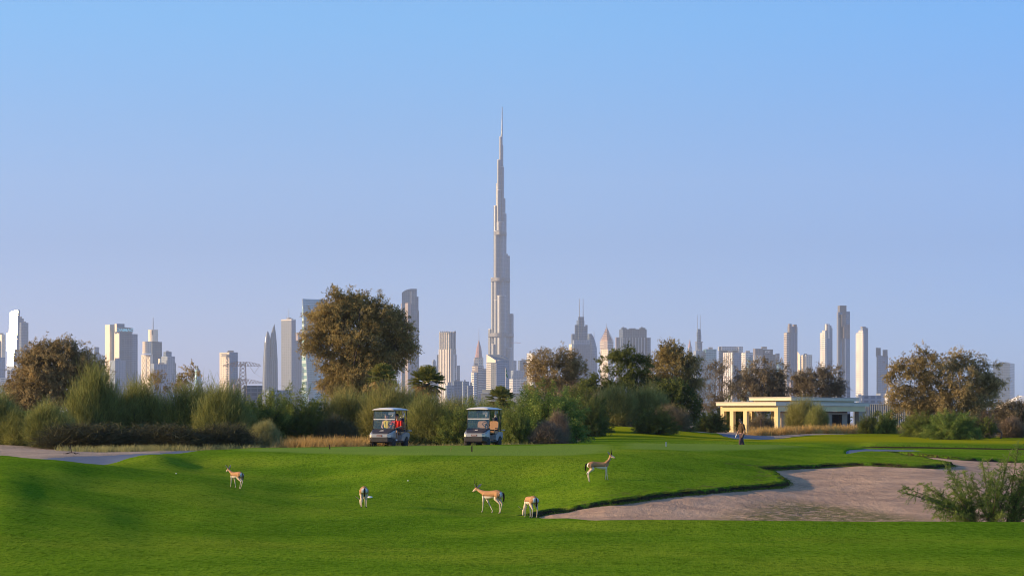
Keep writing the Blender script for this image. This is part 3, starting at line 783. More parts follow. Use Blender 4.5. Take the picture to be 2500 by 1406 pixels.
# ---- twin horned tower
t = Tower('horned_tower', 'grey tower with two curved pointed horns at its top', 'tower', 659, 6000)
t.loft('left_leaf', [(1030, 640, 663), (940, 640.5, 663), (870, 643, 662), (836, 645.5, 660), (822, 648, 659), (812, 651, 656), (808, 653, 654)], 'grey_ribs', 20, .8)
t.loft('right_leaf', [(1030, 655, 678.5), (940, 655, 678), (880, 656, 677.5), (840, 657.5, 675.5), (815, 661, 673.5), (800, 665.5, 671), (794, 668, 670), (791, 670, 670.6)], 'grey_ribs', 20, .8, dy=4)
t.mast(646, 845, 838, .6, 'horn_tip')
t = T_('flat_top_mast_tower', 'pale square tower with a thin mast on a small domed roof', 686.5, 711.6, 722, 779.5, 'grey_grid', 6200, 55)
t.loft('roof_dome', [(780, 697, 713), (777, 699, 711), (774.5, 702, 708)], M_roofc, 14, dy=14); t.mast(704, 776, 753, .9, dy=14); t.mast(699, 778, 768, .5, lean=-2, dy=14)
t.box('parapet', 686, 711.6, 722.5, 779, M_slab, bottom=782.5, dy=-1)
T_('pinkish_ribbed_tower', 'pinkish ribbed stepped tower tucked beside the green glass tower', 722, 728, 738, 816, 'pink', 6700, parts=[('front_body', 716, 722, 737, 832, 'grey_ribs', dict(dy=-25)), ('crown', 724, 729, 736, 812, 'pink', dict(bottom=817))])
t = Tower('green_glass_tower', 'tall teal and green striped glass tower partly hidden by the big central tree', 'tower', 765, 5900, 40)
zt = t.Z(729.5)
m = MB()
A, B, C_, D = (t.X(736), 22), (t.X(738.7), 0), (t.X(797), 40), (t.X(790), 60)
A0, B0 = (t.X(733.5), 22), (t.X(757), -4)
for (p, q, pt, qt) in ((A0, B0, A, B), (B0, C_, B, C_), (C_, D, C_, D), (D, A0, D, A)):
    L_ = math.hypot(q[0] - p[0], q[1] - p[1])
    (mm := MB()).poly([(*p, 0), (*q, 0), (*qt, zt), (*pt, zt)], [(0, 0), (L_, 0), (L_, zt), (0, zt)])
    mm.build('glass_face', FM['green'] if p is A0 else FM['teal'], t.o)
mm = MB(); mm.poly([(*A, zt), (*B, zt), (*C_, zt), (*D, zt)]); mm.build('roof', M_roofc, t.o)
mm = MB(); mm.tube([(*B0, 0), (*B, zt)], 1.0, 4); mm.build('corner_fin', M_slab, t.o)
# ---- tower right of the big tree
t = Tower('curved_crown_tower', 'tall blue tower with a curved sloping crown right of the big central tree', 'tower', 1000, 5800)
m = MB(); cu_ = [(981, 715), (985, 711.5), (991, 708), (997, 706), (1004, 705), (1017, 705)]
for (a, va), (b, vb) in zip(cu_[:-1], cu_[1:]):
    m.poly([(t.X(a), 0, 0), (t.X(b), 0, 0), (t.X(b), 0, t.Z(vb)), (t.X(a), 0, t.Z(va))], [(t.X(a), 0), (t.X(b), 0), (t.X(b), t.Z(vb)), (t.X(a), t.Z(va))])
    m.poly([(t.X(a), 0, t.Z(va)), (t.X(b), 0, t.Z(vb)), (t.X(b), 30, t.Z(vb)), (t.X(a), 30, t.Z(va))])
m.poly([(t.X(981), 30, 0), (t.X(981), 0, 0), (t.X(981), 0, t.Z(715)), (t.X(981), 30, t.Z(715))], [(0, 0), (30, 0), (30, 200), (0, 200)])
m.poly([(t.X(1017), 0, 0), (t.X(1017), 30, 0), (t.X(1017), 30, t.Z(705)), (t.X(1017), 0, t.Z(705))], [(0, 0), (30, 0), (30, 200), (0, 200)])
m.build('tower_body', FM['glass_blue'], t.o)
t.box('side_wing', 1010, None, 1021.5, 724, 'glass_blue', dy=4, depth=24); t.box('side_wing', 1012, None, 1022.5, 758, 'glass_dark', dy=8, depth=22)
t.box('sun_reflection_bay', 979.5, 996, 1003, 740, 'pink', dy=-10, bottom=1028); t.box('crown_fin', 1003, None, 1004.6, 711, M_slab, bottom=742, dy=-2, depth=2)  # pinkish sun reflection painted in as a pink bay
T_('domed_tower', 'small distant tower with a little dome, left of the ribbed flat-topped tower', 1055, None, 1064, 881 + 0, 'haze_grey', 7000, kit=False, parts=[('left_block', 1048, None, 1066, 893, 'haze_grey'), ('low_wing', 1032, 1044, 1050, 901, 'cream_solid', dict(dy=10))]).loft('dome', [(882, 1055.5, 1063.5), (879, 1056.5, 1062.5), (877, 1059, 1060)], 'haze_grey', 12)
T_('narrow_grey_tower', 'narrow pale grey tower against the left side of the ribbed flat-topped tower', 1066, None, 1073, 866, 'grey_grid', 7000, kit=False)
t = Tower('ribbed_tower', 'flat-topped tower with cream upright ribs and a dark upper half', 'tower', 1093, 5500, 35)
t.box('tower_body', 1072.5, 1098, 1113, 810, 'glass_dark')
t.fins('facade_rib', 1072.5, 1098, 1113, 808.6, 852, 5, 4, M_slab, .25, 1.0); t.fins('facade_rib', 1071.5, 1098, 1113.6, 852, 1030, 7, 6, M_slab, .5, 1.6, dy=-1)
t.box('side_wing', 1104, None, 1115.7, 866, 'white_ribs', dy=3); t.box('lower_wing', 1083, 1100, 1116, 935, 'white_ribs', dy=-14)
for i in range(5): t.box('crown_block', 1073.5 + i * 4.4, None, 1076.6 + i * 4.4, 808, 'cream_solid', bottom=812, dy=2, depth=6)
t.box('crown_block', 1109, None, 1113, 808, M_slabd, bottom=812, dy=2, depth=6)
T_('slim_blue_tower', 'slim blue glass tower against the right side of the ribbed flat-topped tower', 1113, None, 1122.7, 892, 'glass_blue', 6300, kit=False)
for i, (a, b, v, Yd, mt, lb) in enumerate([(1087, 1108, 940, 3600, 'haze_grey', 'low grey block at the foot of the ribbed tower'), (1104, 1131, 930, 3800, 'glass_blue', 'low dark blue stepped block between ribbed tower and red cone'),
        (1128, 1145, 931, 3700, 'haze_grey', 'low dark block with roof cranes left of the red cone tower'), (1140, 1155, 941, 3500, 'grey_grid', 'low block just left of the building under the red cone')]):
    T_('low_grey_block', lb, a, None, b, v, mt, Yd, cat='building', body='block_body')
# ---- red cone
t = Tower('cone_roofed_tower', 'stone tower with a tall reddish cone roof left of the tallest tower', 'tower', 1169, 6500, 40)
t.loft('cone_roof', [(872.6, 1160, 1178), (850, 1163, 1175), (830, 1168.6, 1169.6)], M_rust, 8); t.mast(1169.2, 831, 801, .7)
t.box('shoulder', 1157, 1168, 1180, 873, 'cream', dy=-4); t.box('shoulder', 1154, 1166, 1181.5, 893, 'cream', dy=-12)
t.loft('left_buttress', [(1030, 1144, 1170), (930, 1150, 1170), (872, 1159, 1168)], 'cream', 4, sq=True)
t = T_('balcony_block', 'stepped block with many balcony slabs in front of the red cone tower', 1153, 1166, 1177, 893, 'brown', 4700, cat='building', body='block_body', parts=[('right_wing', 1164, 1174, 1189, 900, 'brown', dict(dy=6)), ('left_wing', 1150, 1157, 1166, 908, 'white_floors', dict(dy=-3))])
t.bands('balcony_slab', 1153, 1166, 1177, 895, 960, 4.2, M_slab, .3); t.bands('balcony_slab', 1164, 1174, 1189, 903, 960, 4.2, M_slab, .25, dy=6)
# ---- striped building before the tallest tower
t = Tower('striped_office_block', 'office block with white stripes and a slanted triangular top before the tallest tower', 'building', 1215, 4300, 38)
t.box('left_facade', 1188, 1210, 1211, 864, 'glass_dark', tops=(885, 885, 864.5)); t.box('right_facade', 1209, 1210, 1243, 866, 'glass_blue', dy=.8, tops=(881, 878, 881))
t.bands('floor_stripe', 1188, 1210, 1211.5, 887.5, 965, 5.0, M_slab, .5, 1.0)
t.bands('floor_stripe', 1209.4, 1210.2, 1243, 886, 965, 5.0, FM['haze_grey'], .3, .6, dy=.8)
P = t.foot(1187.7, 1210, 1211, -1.2)
m = MB(); c, r, b, l = P
m.poly([(*l, t.Z(885)), (*c, t.Z(885)), (*c, t.Z(879)), (*l, t.Z(864))]); m.poly([(*c, t.Z(885)), (*r, t.Z(885)), (*r, t.Z(879)), (*c, t.Z(879))]); m.poly([(*l, t.Z(864)), (*c, t.Z(879)), (*r, t.Z(879)), (*b, t.Z(864))])
m.build('gable_panel', paint('cream_gable_panel', (.70, .64, .55), .6, var=.05, scale=.05), t.o)
m = MB(); P = t.foot(1209, 1210, 1243, 2.0); c, r, b, l = P; hp = (t.X(1197), 20)
m.poly([(*c, t.Z(879)), (*r, t.Z(878)), (r[0] - 2, r[1] + 8, t.Z(873)), (t.X(1217), 26, t.Z(864.5)), (t.X(1190), 30, t.Z(864.5))]); m.build('sloping_roof', FM['glass_blue'], t.o)
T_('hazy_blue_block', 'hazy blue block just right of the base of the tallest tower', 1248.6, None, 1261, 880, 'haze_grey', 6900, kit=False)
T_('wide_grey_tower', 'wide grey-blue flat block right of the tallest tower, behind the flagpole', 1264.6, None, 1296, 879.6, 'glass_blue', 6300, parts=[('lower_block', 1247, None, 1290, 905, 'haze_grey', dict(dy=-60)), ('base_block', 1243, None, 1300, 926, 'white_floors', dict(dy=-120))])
t = Tower('tower_crane', 'thin red and white tower crane jib beside the tallest tower', 'crane', 1252, 6600)
m = MB(); m.tube([(0, 10, 0), (0, 10, t.Z(834))], .8, 4); m.build('crane_mast', M_mast, t.o)
m = MB(); m.tube([(t.X(1246), 10, t.Z(836)), (t.X(1272), 10, t.Z(836.5))], .55, 4); m.tube([(0, 10, t.Z(833)), (t.X(1266), 10, t.Z(836))], .2, 3); m.build('crane_jib', paint('crane_red', (.5, .2, .18), .5), t.o)
T_('sunlit_white_block', 'sunlit white block seen through the twiggy tree right of the tallest tower', 1286, 1300, 1306, 862, 'white_floors', 5200, cat='building', body='block_body')
# ---- twin mast tower
t = Tower('twin_mast_tower', 'stepped tower with two tall thin masts on top, right of centre', 'tower', 1420, 6100, 40)
for L, Rr, v, dy, mt in ((1395, 1410, 815, 4, 'grey_ribs'), (1403, 1412, 793, 0, 'glass_blue'), (1411.5, 1418, 773.6, -6, 'glass_blue'), (1418, 1425.4, 773.6, -6, 'glass_blue'), (1408, 1427, 782, 2, 'glass_blue'), (1425, 1431, 797, 0, 'glass_blue'), (1429, 1434.6, 793, 2, 'glass_blue'), (1395, 1440, 830, -10, 'haze_grey'), (1393, 1442, 842, -20, 'grey_ribs')):
    t.box('stepped_tier', L, None, Rr, v, mt, dy=dy, depth=30)
t.mast(1414.7, 774, 729, 1.1, dy=2); t.mast(1423.7, 774, 729, 1.1, dy=2)
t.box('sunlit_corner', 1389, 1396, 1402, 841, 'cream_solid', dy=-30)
t = Tower('curved_side_tower', 'blue tower with a curved right side beside the twin mast tower', 'tower', 1445, 6250)
t.loft('curved_body', [(1030, 1428, 1459), (870, 1430, 1458.4), (849, 1432, 1457), (832, 1433.5, 1453), (822, 1434, 1449), (815, 1435, 1445)], 'glass_blue', 20, .7); t.mast(1450.5, 828, 807, .9)
# ---- lattice pyramid
t = Tower('lattice_pyramid_tower', 'cream tower with a pinkish lattice pyramid roof and ball tip', 'tower', 1481, 5700, 42)
t.box('tower_body', 1466, 1484, 1496.5, 846, 'cream')
t.box('lantern_stage', 1465, 1483, 1497.5, 833, 'pink', bottom=851, dy=-2)
t.bands('cornice', 1465, 1483, 1497.5, 833, 851, 6, M_slab, .25, .8, dy=-2)
P = t.foot(1465, 1483, 1497.5, -2); cx_, cy_ = sum(p[0] for p in P) / 4, sum(p[1] for p in P) / 4
m = MB(); LV = [(833, 1.0), (826, .86), (817, .55), (808, .28), (798, .03)]
rings = [[(cx_ + (p[0] - cx_) * f, cy_ + (p[1] - cy_) * f, t.Z(v)) for p in P] for v, f in LV]
for a_, b_ in zip(rings[:-1], rings[1:]):
    for i in range(4):
        j = (i + 1) % 4
        A_, B_, C2, D2 = Vector(a_[i]), Vector(a_[j]), Vector(b_[j]), Vector(b_[i])
        for q in range(5):
            m.tube([A_.lerp(B_, q / 4), D2.lerp(C2, q / 4)], .55, 4, False)
        m.tube([A_, B_], .6, 4, False); m.tube([A_.lerp(D2, .5), B_.lerp(C2, .5)], .5, 4, False)
m.build('roof_lattice', paint('pink_lattice', (.62, .46, .42), .5), t.o)
m = MB()
for a_, b_ in zip(rings[:-1], rings[1:]):
    for i in range(4):
        j = (i + 1) % 4
        sh = lambda p: (cx_ + (p[0] - cx_) * .9, cy_ + (p[1] - cy_) * .9, p[2] - 1)
        m.poly([sh(a_[i]), sh(a_[j]), sh(b_[j]), sh(b_[i])])
m.build('roof_glass', FM['pink'], t.o); t.mast(1481, 799, 790, .6)
# ---- block tower
t = Tower('notched_slab_tower', 'broad dark blue slab with a notched roofline, behind the green trees', 'tower', 1546, 6300)
t.box('tower_body', 1513, None, 1579.4, 803, 'glass_dark', depth=40); t.fins('facade_rib', 1513, 1513.1, 1579.4, 803, 1030, 0, 11, FM['grey_ribs'], .3, 1.0) if False else None
for L, Rr, v in ((1516, 1530, 800), (1536, 1552, 801), (1561, 1576, 800), (1520, 1524, 798), (1565, 1569, 798)): t.box('roof_block', L, None, Rr, v, 'glass_dark', bottom=804, dy=2, depth=20)
t.box('side_wing', 1503, None, 1513.4, 823, 'pink', dy=6, depth=30); t.box('side_wing', 1579, None, 1589, 824, 'glass_blue', dy=6, depth=30)
for i in range(9): t.box('upright_rib', 1515 + i * 7.2, None, 1517 + i * 7.2, 824, 'haze_grey', dy=-2, depth=2.5)
# ---- little pink cone
t = Tower('small_cone_tower', 'small distant tower with a pink cone roof left of the twisted tower', 'tower', 1684.5, 7300)
t.box('tower_body', 1680, None, 1690, 847, 'white', depth=12); t.loft('cone_roof', [(848, 1680, 1689), (838, 1682, 1687), (829, 1684.2, 1684.9)], M_rust, 8, dy=5)
t = Tower('twisted_tower', 'slim curved blue tower with two white masts and a ring platform', 'tower', 1706, 6500)
t.loft('left_shell', [(1030, 1700, 1711), (880, 1700, 1710), (850, 1701, 1709), (830, 1700.8, 1707), (812, 1700.6, 1707.5), (803, 1702, 1706.5)], 'glass_blue', 14)
t.loft('right_shell', [(1030, 1704, 1715), (870, 1704, 1714), (850, 1704, 1712), (836, 1704.5, 1712.4), (820, 1706.5, 1712.6), (803, 1706.5, 1710.8)], 'glass_blue', 14, dy=3)
t.box('ring_platform', 1697.5, None, 1715.6, 834, 'steel_dark', bottom=836.5, dy=-4, depth=16); t.box('lower_body', 1698.5, None, 1714.5, 837, 'grey_ribs', dy=-3, depth=14)
t.mast(1702.8, 803, 768, .9); t.mast(1710, 803, 768, .9)
T_('pale_stepped_block', 'pale stepped block at the foot of the twisted tower', 1693, 1699, 1719, 856, 'haze_grey', 6000, cat='building', body='block_body')
T_('teal_box_tower', 'plain teal glass box tower right of the twisted tower', 1719, None, 1749.7, 852, 'teal', 6000)
# ---- framed building
t = Tower('portal_frame_tower', 'white portal frame tower with a dark recessed middle', 'tower', 1784, 6100)
t.box('left_leg', 1755, None, 1763, 846, 'glass_dark', dy=0, depth=26); t.box('right_leg', 1801, None, 1813.6, 846, 'white', dy=0, depth=26)
t.box('top_beam', 1755, None, 1813.6, 845.5, 'white', bottom=855, dy=-1.5, depth=30); t.box('recessed_core', 1760, None, 1806, 852, M_slabd, dy=10, depth=20)
t.bands('floor_stripe', 1755, 1755.1, 1762, 858, 960, 4, M_slab, .4)
T_('white_ribbed_block', 'white ribbed block in front of the portal frame tower', 1765.6, 1790, 1809, 860, 'white_ribs', 5600, cat='building', body='block_body', parts=[('side_face', 1788, 1790, 1809.4, 860.5, 'glass_blue', dict(dy=-1.5))])
t = T_('arched_facade_block', 'block with a blue glass arch between lit white floors', 1809, 1820, 1838, 860, 'white_floors', 5700, cat='building', body='block_body')
m = MB(); pts = []
for i in range(9):
    a_ = math.pi * (1 - i / 16); pts.append((t.X(1839) + 19 * t.k * math.cos(a_), -14, t.Z(888) + 19.5 * t.k * math.sin(a_)))
m.tube(pts, 1.3, 4); m.build('arch_rim', paint('arch_blue', (.12, .2, .32), .4), t.o)
t.box('glass_bay', 1824, None, 1840, 872, 'teal', dy=-12, depth=10)
t = Tower('brown_grid_block', 'brownish grid block with a pale sign on its grey right half', 'building', 1864, 5500, 35)
t.box('left_facade', 1840, None, 1863, 851, 'brown', dy=0, depth=30); t.box('right_facade', 1862, None, 1888, 852.5, 'glass_dark', dy=4, depth=26); t.box('side_wing', 1886, None, 1895, 865, 'glass_dark', dy=8, depth=20)
t.box('pale_panel', 1868, None, 1881, 856, 'white', bottom=861.5, dy=2.4, depth=2); t.box('cream_frame', 1840, None, 1861, 867, 'cream', dy=-3, depth=4); t.roofkit(1842, 1886, 851, 5)  # frame is simply cream coloured
T_('thin_blue_block', 'thin blue block right of the brown grid block', 1893, None, 1903.5, 862.5, 'glass_blue', 6500, kit=False, parts=[('low_wing', 1896, None, 1912, 884, 'teal', dict(dy=-20))])
# ---- right group
t = Tower('twin_bump_tower', 'dark ribbed residential tower with two roof bumps and a lower balcony wing', 'tower', 1931, 5500, 40)
t.box('main_body', 1922.5, 1931, 1947, 797, 'grey_ribs'); t.cyl('roof_bump', 1923, 1932.5, 791, 'brown', bottom=812, dy=-4); t.cyl('roof_bump', 1936, 1947, 791.5, 'brown', bottom=812, dy=12)
t.box('balcony_wing', 1914, 1921, 1930, 812, 'brown', dy=-8); t.bands('balcony_slab', 1914, 1921, 1930, 815, 965, 4.4, M_slab, .3, .8, dy=-8)
T_('pink_base_block', 'low pinkish block between the two dark trees behind the pavilion', 1928, None, 1942, 933, 'pink', 3000, cat='building', kit=False, body='block_body')
t = Tower('blade_roof_block', 'sunlit cream block with a triangular blade at its left top', 'building', 1965, 5900, 30)
t.box('block_body', 1955, 1968, 1983, 866, 'cream'); t.box('left_blade', 1946.6, 1953, 1956, 870, 'cream_solid', tops=(866, 872, 857)); t.roofkit(1956, 1982, 866, 3)
t = Tower('stepped_balcony_tower', 'pale tower with stepped left side and lit balconies', 'tower', 2018, 5600, 38)
t.box('main_body', 2013, 2016, 2030, 794, 'glass_blue', dy=4); t.cyl('crown_drum', 2014, 2027, 791, 'white_ribs', bottom=826, dy=4); t.box('right_wing', 2020, 2026, 2032.4, 800, 'glass_blue', dy=14)
t.box('left_wing', 2002.5, 2014, 2018, 812, 'white_floors', dy=-6); t.box('left_wing', 2007, 2014.5, 2018, 806, 'white_floors', dy=-3); t.bands('balcony_slab', 2002.5, 2014, 2018, 815, 965, 4.4, M_slab, .35, .8, dy=-6)
t = Tower('tall_dark_capped_tower', 'tallest tower of the right group with dark cap and brownish patch', 'tower', 2059, 5300, 38)
t.box('main_body', 2043, 2047, 2075, 762, 'glass_blue', tops=(762, 759, 762)); t.box('cap', 2048, None, 2068, 745.6, M_slabd, bottom=770, dy=6, depth=18); t.box('upper_bay', 2053, None, 2065, 768, 'brown', bottom=798, dy=-1.5, depth=12)
t.box('brown_bay', 2057, None, 2075, 792, 'brown', bottom=826, dy=-2, depth=20); t.box('dark_slot', 2055.5, None, 2059, 826, M_slabd, dy=-4, depth=8); t.box('pale_pier', 2061, None, 2065, 826, 'white', dy=-5, depth=8); t.box('dark_slot', 2047, None, 2050, 775, M_slabd, dy=-5, depth=8); t.box('pale_pier', 2043, None, 2046, 762, 'white', dy=-6, depth=8)
t = Tower('white_balcony_tower', 'slim tower with white sunlit balconies on its left face', 'tower', 2105, 5400, 42)
t.box('main_body', 2103, 2106.5, 2119.5, 800, 'glass_blue', dy=2); t.box('balcony_face', 2090.6, 2106, 2108, 812, 'white_floors', dy=-2); t.box('balcony_face', 2096, 2106, 2108, 806, 'white_floors', dy=0); t.box('crown_box', 2101, 2105, 2114, 797, 'brown', bottom=803, dy=6)
t.bands('balcony_slab', 2090.6, 2106, 2108, 815, 965, 4.4, paint('white_balcony', (.8, .74, .66), .6, var=.04), .55, 1.4, dy=-2)
t = Tower('two_horn_tower', 'dark tower with two square horns and a notch between them', 'tower', 2154, 5600, 30)
t.box('tower_body', 2140, 2143, 2168, 868, 'glass_blue'); t.box('left_horn', 2140, None, 2151, 849, 'glass_dark', bottom=870, dy=3, depth=16); t.box('right_horn', 2157, None, 2168, 853.6, 'glass_dark', bottom=870, dy=5, depth=16); t.box('horn_cap', 2140, None, 2144, 849.3 - 1, M_slabd, bottom=851, dy=2, depth=14); t.box('lower_wing', 2139, 2150, 2170, 960, 'haze_grey', dy=-20)
T_('white_window_block', 'low white block with a grid of windows right of the dark tree', 2038, None, 2068, 943, 'white', 3000, cat='building', kit=False, body='block_body', parts=[('blue_wing', 2066, None, 2079, 944, 'glass_blue', dict(dy=10)), ('window_grid', 2044, None, 2062, 954, 'grey_grid', dict(dy=-1.5, depth=3))])
T_('pale_blue_hall', 'low pale blue hall below the white balcony tower', 2096, None, 2153, 965, 'haze_grey', 2300, cat='building', kit=False, body='hall_body', parts=[('end_wall', 2090, None, 2100, 962, 'white', dict(dy=-10))])
T_('white_low_hall', 'low white hall left of the big right tree', 2160, 2168, 2190, 960, 'white', 2600, cat='building', body='block_body')
t = Tower('lone_blue_tower', 'plain blue-grey slab tower standing alone at the right edge', 'tower', 2451, 6200, 70)
t.box('tower_body', 2424.6, 2465.6, 2477, 886, 'glass_blue'); t.roofkit(2430, 2470, 886, 2)

# ---- nearer low buildings and structures
t = Tower('lattice_pylon', 'rusty lattice power pylon with wide cross arms before the square cream and blue tower', 'pylon', 593, 1360, group='pylon')
k = t.k
def lat(part, segs, r=.10):
    m = MB()
    for a_, b_ in segs: m.tube([a_, b_], r, 4, False)
    return m.build(part, M_pyl, t.o)
M_pyl = paint('weathered_steel', (.36, .30, .27), .7, .3)
body = []
z0, z1 = t.Z(1000), t.Z(885); w0, w1 = 2.2, 1.4
N = 12
for i in range(N):
    fa, fb = i / N, (i + 1) / N; za, zb = z0 + (z1 - z0) * fa, z0 + (z1 - z0) * fb; wa, wb = w0 + (w1 - w0) * fa, w0 + (w1 - w0) * fb
    for s1, s2 in ((1, 1), (1, -1), (-1, 1), (-1, -1)): body.append(((s1 * wa, s2 * wa, za), (s1 * wb, s2 * wb, zb)))
    for s2 in (1, -1):
        body.append(((-wa, s2 * wa, za), (wb, s2 * wb, zb))); body.append(((wa, s2 * wa, za), (-wb, s2 * wb, zb)))
        body.append(((s2 * wa, -wa, za), (s2 * wb, wb, zb)))
lat('mast_frame', body, .11)
def arm(L, Rr, v0, v1):
    segs = []; n = 12
    for i in range(n):
        ua, ub = L + (Rr - L) * i / n, L + (Rr - L) * (i + 1) / n
        top = lambda u: t.Z(v0 + (v1 - v0) * min(1, abs(u - 593) / max(593 - L, Rr - 593)) ** 2 * .8)
        for y in (-.8, .8):
            segs.append(((t.X(ua), y, top(ua)), (t.X(ub), y, top(ub)))); segs.append(((t.X(ua), y, t.Z(v1)), (t.X(ub), y, t.Z(v1))))
            segs.append(((t.X(ua), y, t.Z(v1)), (t.X((ua + ub) / 2), y, top((ua + ub) / 2)))); segs.append(((t.X((ua + ub) / 2), y, top((ua + ub) / 2)), (t.X(ub), y, t.Z(v1))))
    for i in range(n + 1):
        ua = L + (Rr - L) * i / n; segs.append(((t.X(ua), -.8, t.Z(v1)), (t.X(ua), .8, t.Z(v1))))
    lat('cross_arm', segs, .09)
arm(545, 636, 883, 894); arm(547, 641, 925, 936)
lat('insulator_string', [((t.X(a_), 0, t.Z(895)), (t.X(b_), 0, t.Z(911))) for a_, b_ in ((610, 621), (632, 621), (575, 565), (555, 565))], .09)
m = MB()
for (u0, v0, u1, v1) in ((621, 911, 760, 925), (565, 911, 420, 930)):
    p0, p1 = Vector((t.X(u0), 0, t.Z(v0))), Vector((t.X(u1), 60, t.Z(v1)))
    m.tube([p0.lerp(p1, i / 8) - Vector((0, 0, 5 * (1 - (2 * i / 8 - 1) ** 2))) for i in range(9)], .035, 3, False)
m.build('power_line', M_pyl, t.o)

t = Tower('flagpole', 'white flagpole with a drooping green and white flag before the striped office block', 'flagpole', 1234.7, 900, group='flagpole')
m = MB(); m.tube([(0, 0, 0), (0, 0, t.Z(900))], [.16, .09], 8); m.build('pole', paint('white_pole', (.7, .7, .7), .4), t.o)
m = MB(); m.lathe([(0, 0), (.18, .1), (.2, .25), (0, .4)], 8, (0, 0, t.Z(900))); m.build('finial', M_mast, t.o)
def flag(part, cols, mat):
    m = MB(); g = []
    for i in range(7):
        f = i / 6; row = []
        for j in range(2):
            q = cols[j]
            row.append((.1 + .75 * f * (.45 + .55 * q) + .05 * math.sin(6 * f), .12 * math.sin(9 * f + 2 * q), t.Z(901.5) - q * 2.3 - f * f * .9))
        g.append(row)
    for a_, b_ in zip(g[:-1], g[1:]): m.poly([a_[0], b_[0], b_[1], a_[1]])
    for a_, b_ in zip(g[:-1], g[1:]): m.poly([(p[0], p[1] + .03, p[2]) for p in (a_[1], b_[1], b_[0], a_[0])])
    m.build(part, mat, t.o)
flag('green_stripe', (0, .42), paint('flag_green', (.02, .25, .07), .7)); flag('white_stripe', (.42, .62), paint('flag_white', (.75, .75, .75), .7)); flag('green_stripe', (.62, 1.05), paint('flag_green_low', (.03, .22, .09), .7))

M_creamw = paint('cream_render', (.62, .55, .42), .8, var=.08, scale=.6)  # plain cream wall colour
t = Tower('cream_boundary_building', 'low cream rendered building behind the palms, right of the second cart', 'building', 1250, 420, group='low buildings')
t.box('main_wall', 1174, None, 1345, 960, M_creamw, depth=8); t.box('parapet', 1173, None, 1346, 958.6, M_slab, bottom=960.6, dy=-.15, depth=8.4)
t.box('roof_room', 1177, None, 1198, 951, M_creamw, bottom=961, dy=1, depth=4); t.box('roof_room', 1198, None, 1206, 954, M_slab, bottom=961, dy=1.5, depth=3)
t = Tower('slatted_boundary_building', 'pale building clad in upright cream slats right of the pavilion', 'building', 2150, 420, group='low buildings')
t.box('back_wall', 2096, None, 2300, 987, FM['glass_blue'], depth=7)
m_s = MB(); m_s.box(-.07, .07, -.12, 0, 0, t.Z(986) + .05); me_s = m_s.mesh('slat'); me_s.materials.append(paint('cream_slat', (.66, .58, .42), .7, var=.06))
for i in range(46):
    o = link('slat', me_s, None, t.o); o.location = (t.X(2112) + i * .305, -.02, 0)
t.box('top_rail', 2111, None, 2322, 985.2, M_slab, bottom=986.2, dy=-.16, depth=.3); t.box('end_wall', 2094, None, 2112, 986, M_creamw, dy=-.1, depth=2); t.box('end_window', 2098, None, 2110, 998, FM['teal'], bottom=1012, dy=-.2, depth=.3)
t = Tower('right_edge_hall', 'cream slatted hall with a white tented roof at the right edge', 'building', 2530, 430, group='low buildings')
t.box('hall_wall', 2458, None, 2600, 985, FM['cream'], depth=9)
t.loft('tent_roof', [(985, 2473, 2600), (974, 2490, 2580), (965, 2505, 2560)], paint('white_tent_fabric', (.78, .78, .78), .6), 4, sq=True, dy=5)
for i in range(20):
    o = link('slat', me_s, None, t.o); o.location = (t.X(2459) + i * .32, -.02, -.2)
t = Tower('small_shed', 'small shed with grey pitched roof under the left tree', 'shed', 48, 300, group='low buildings')
t.box('shed_wall', 34, None, 66, 985, M_slab, depth=3)
m = MB(); x0, x1 = t.X(28), t.X(70); zt_, ze = t.Z(971), t.Z(984.5)
m.poly([(x0, -.3, ze), (x1, -.3, ze), ((x1 * .6 + x0 * .4), 1.5, zt_), ((x0 * .6 + x1 * .4), 1.5, zt_)]); m.poly([(x1, 3.3, ze), (x0, 3.3, ze), ((x0 * .6 + x1 * .4), 1.5, zt_), ((x1 * .6 + x0 * .4), 1.5, zt_)])
m.poly([(x0, 3.3, ze), (x0, -.3, ze), ((x0 * .6 + x1 * .4), 1.5, zt_)]); m.poly([(x1, -.3, ze), (x1, 3.3, ze), ((x1 * .6 + x0 * .4), 1.5, zt_)]); m.poly([(x0, -.3, ze), (x0, 3.3, ze), (x1, 3.3, ze), (x1, -.3, ze)])
m.build('pitched_roof', paint('grey_roof_felt', (.14, .14, .15), .9), t.o)
# ------------------------------------------------------------------ plants
def foliage_mat(name, lo, mid, hi, trans=0.35, rough=0.7, scale=1.2):
    "leaf colour varies from leaf to leaf and from clump to clump"
    t = NT(name)
    r = t.attr('rnd'); n = t.noise(scale, 3, 0.6, t.obj())
    f = t.math('ADD', t.math('MULTIPLY', r, 0.55), t.math('MULTIPLY', n, 0.6))
    c = t.ramp(f, [(0.25, lo), (0.55, mid), (0.9, hi)])
    p = t.bsdf(c, rough, 0, 0.15)
    tr = t.n('ShaderNodeBsdfTranslucent'); t.l(c, tr.inputs['Color'])
    mx = t.n('ShaderNodeMixShader'); mx.inputs[0].default_value = trans
    t.l(p, mx.inputs[1]); t.l(tr.outputs[0], mx.inputs[2])
    return t.done(mx.outputs[0])
M_olive = foliage_mat('olive_brown_leaf', (.110, .098, .042), (.31, .25, .10), (.56, .44, .17))
M_brown = foliage_mat('dry_brown_leaf', (.120, .098, .050), (.31, .245, .115), (.56, .44, .21))
M_greyl = foliage_mat('grey_brown_leaf', (.085, .075, .050), (.20, .165, .105), (.36, .30, .19))
M_dgreen = foliage_mat('dark_green_leaf', (.045, .065, .020), (.10, .135, .035), (.22, .24, .06))
M_green = foliage_mat('feathery_green_leaf', (.040, .070, .018), (.145, .20, .045), (.38, .42, .10))
M_lime = foliage_mat('fresh_green_leaf', (.040, .085, .022), (.15, .24, .055), (.40, .46, .11))
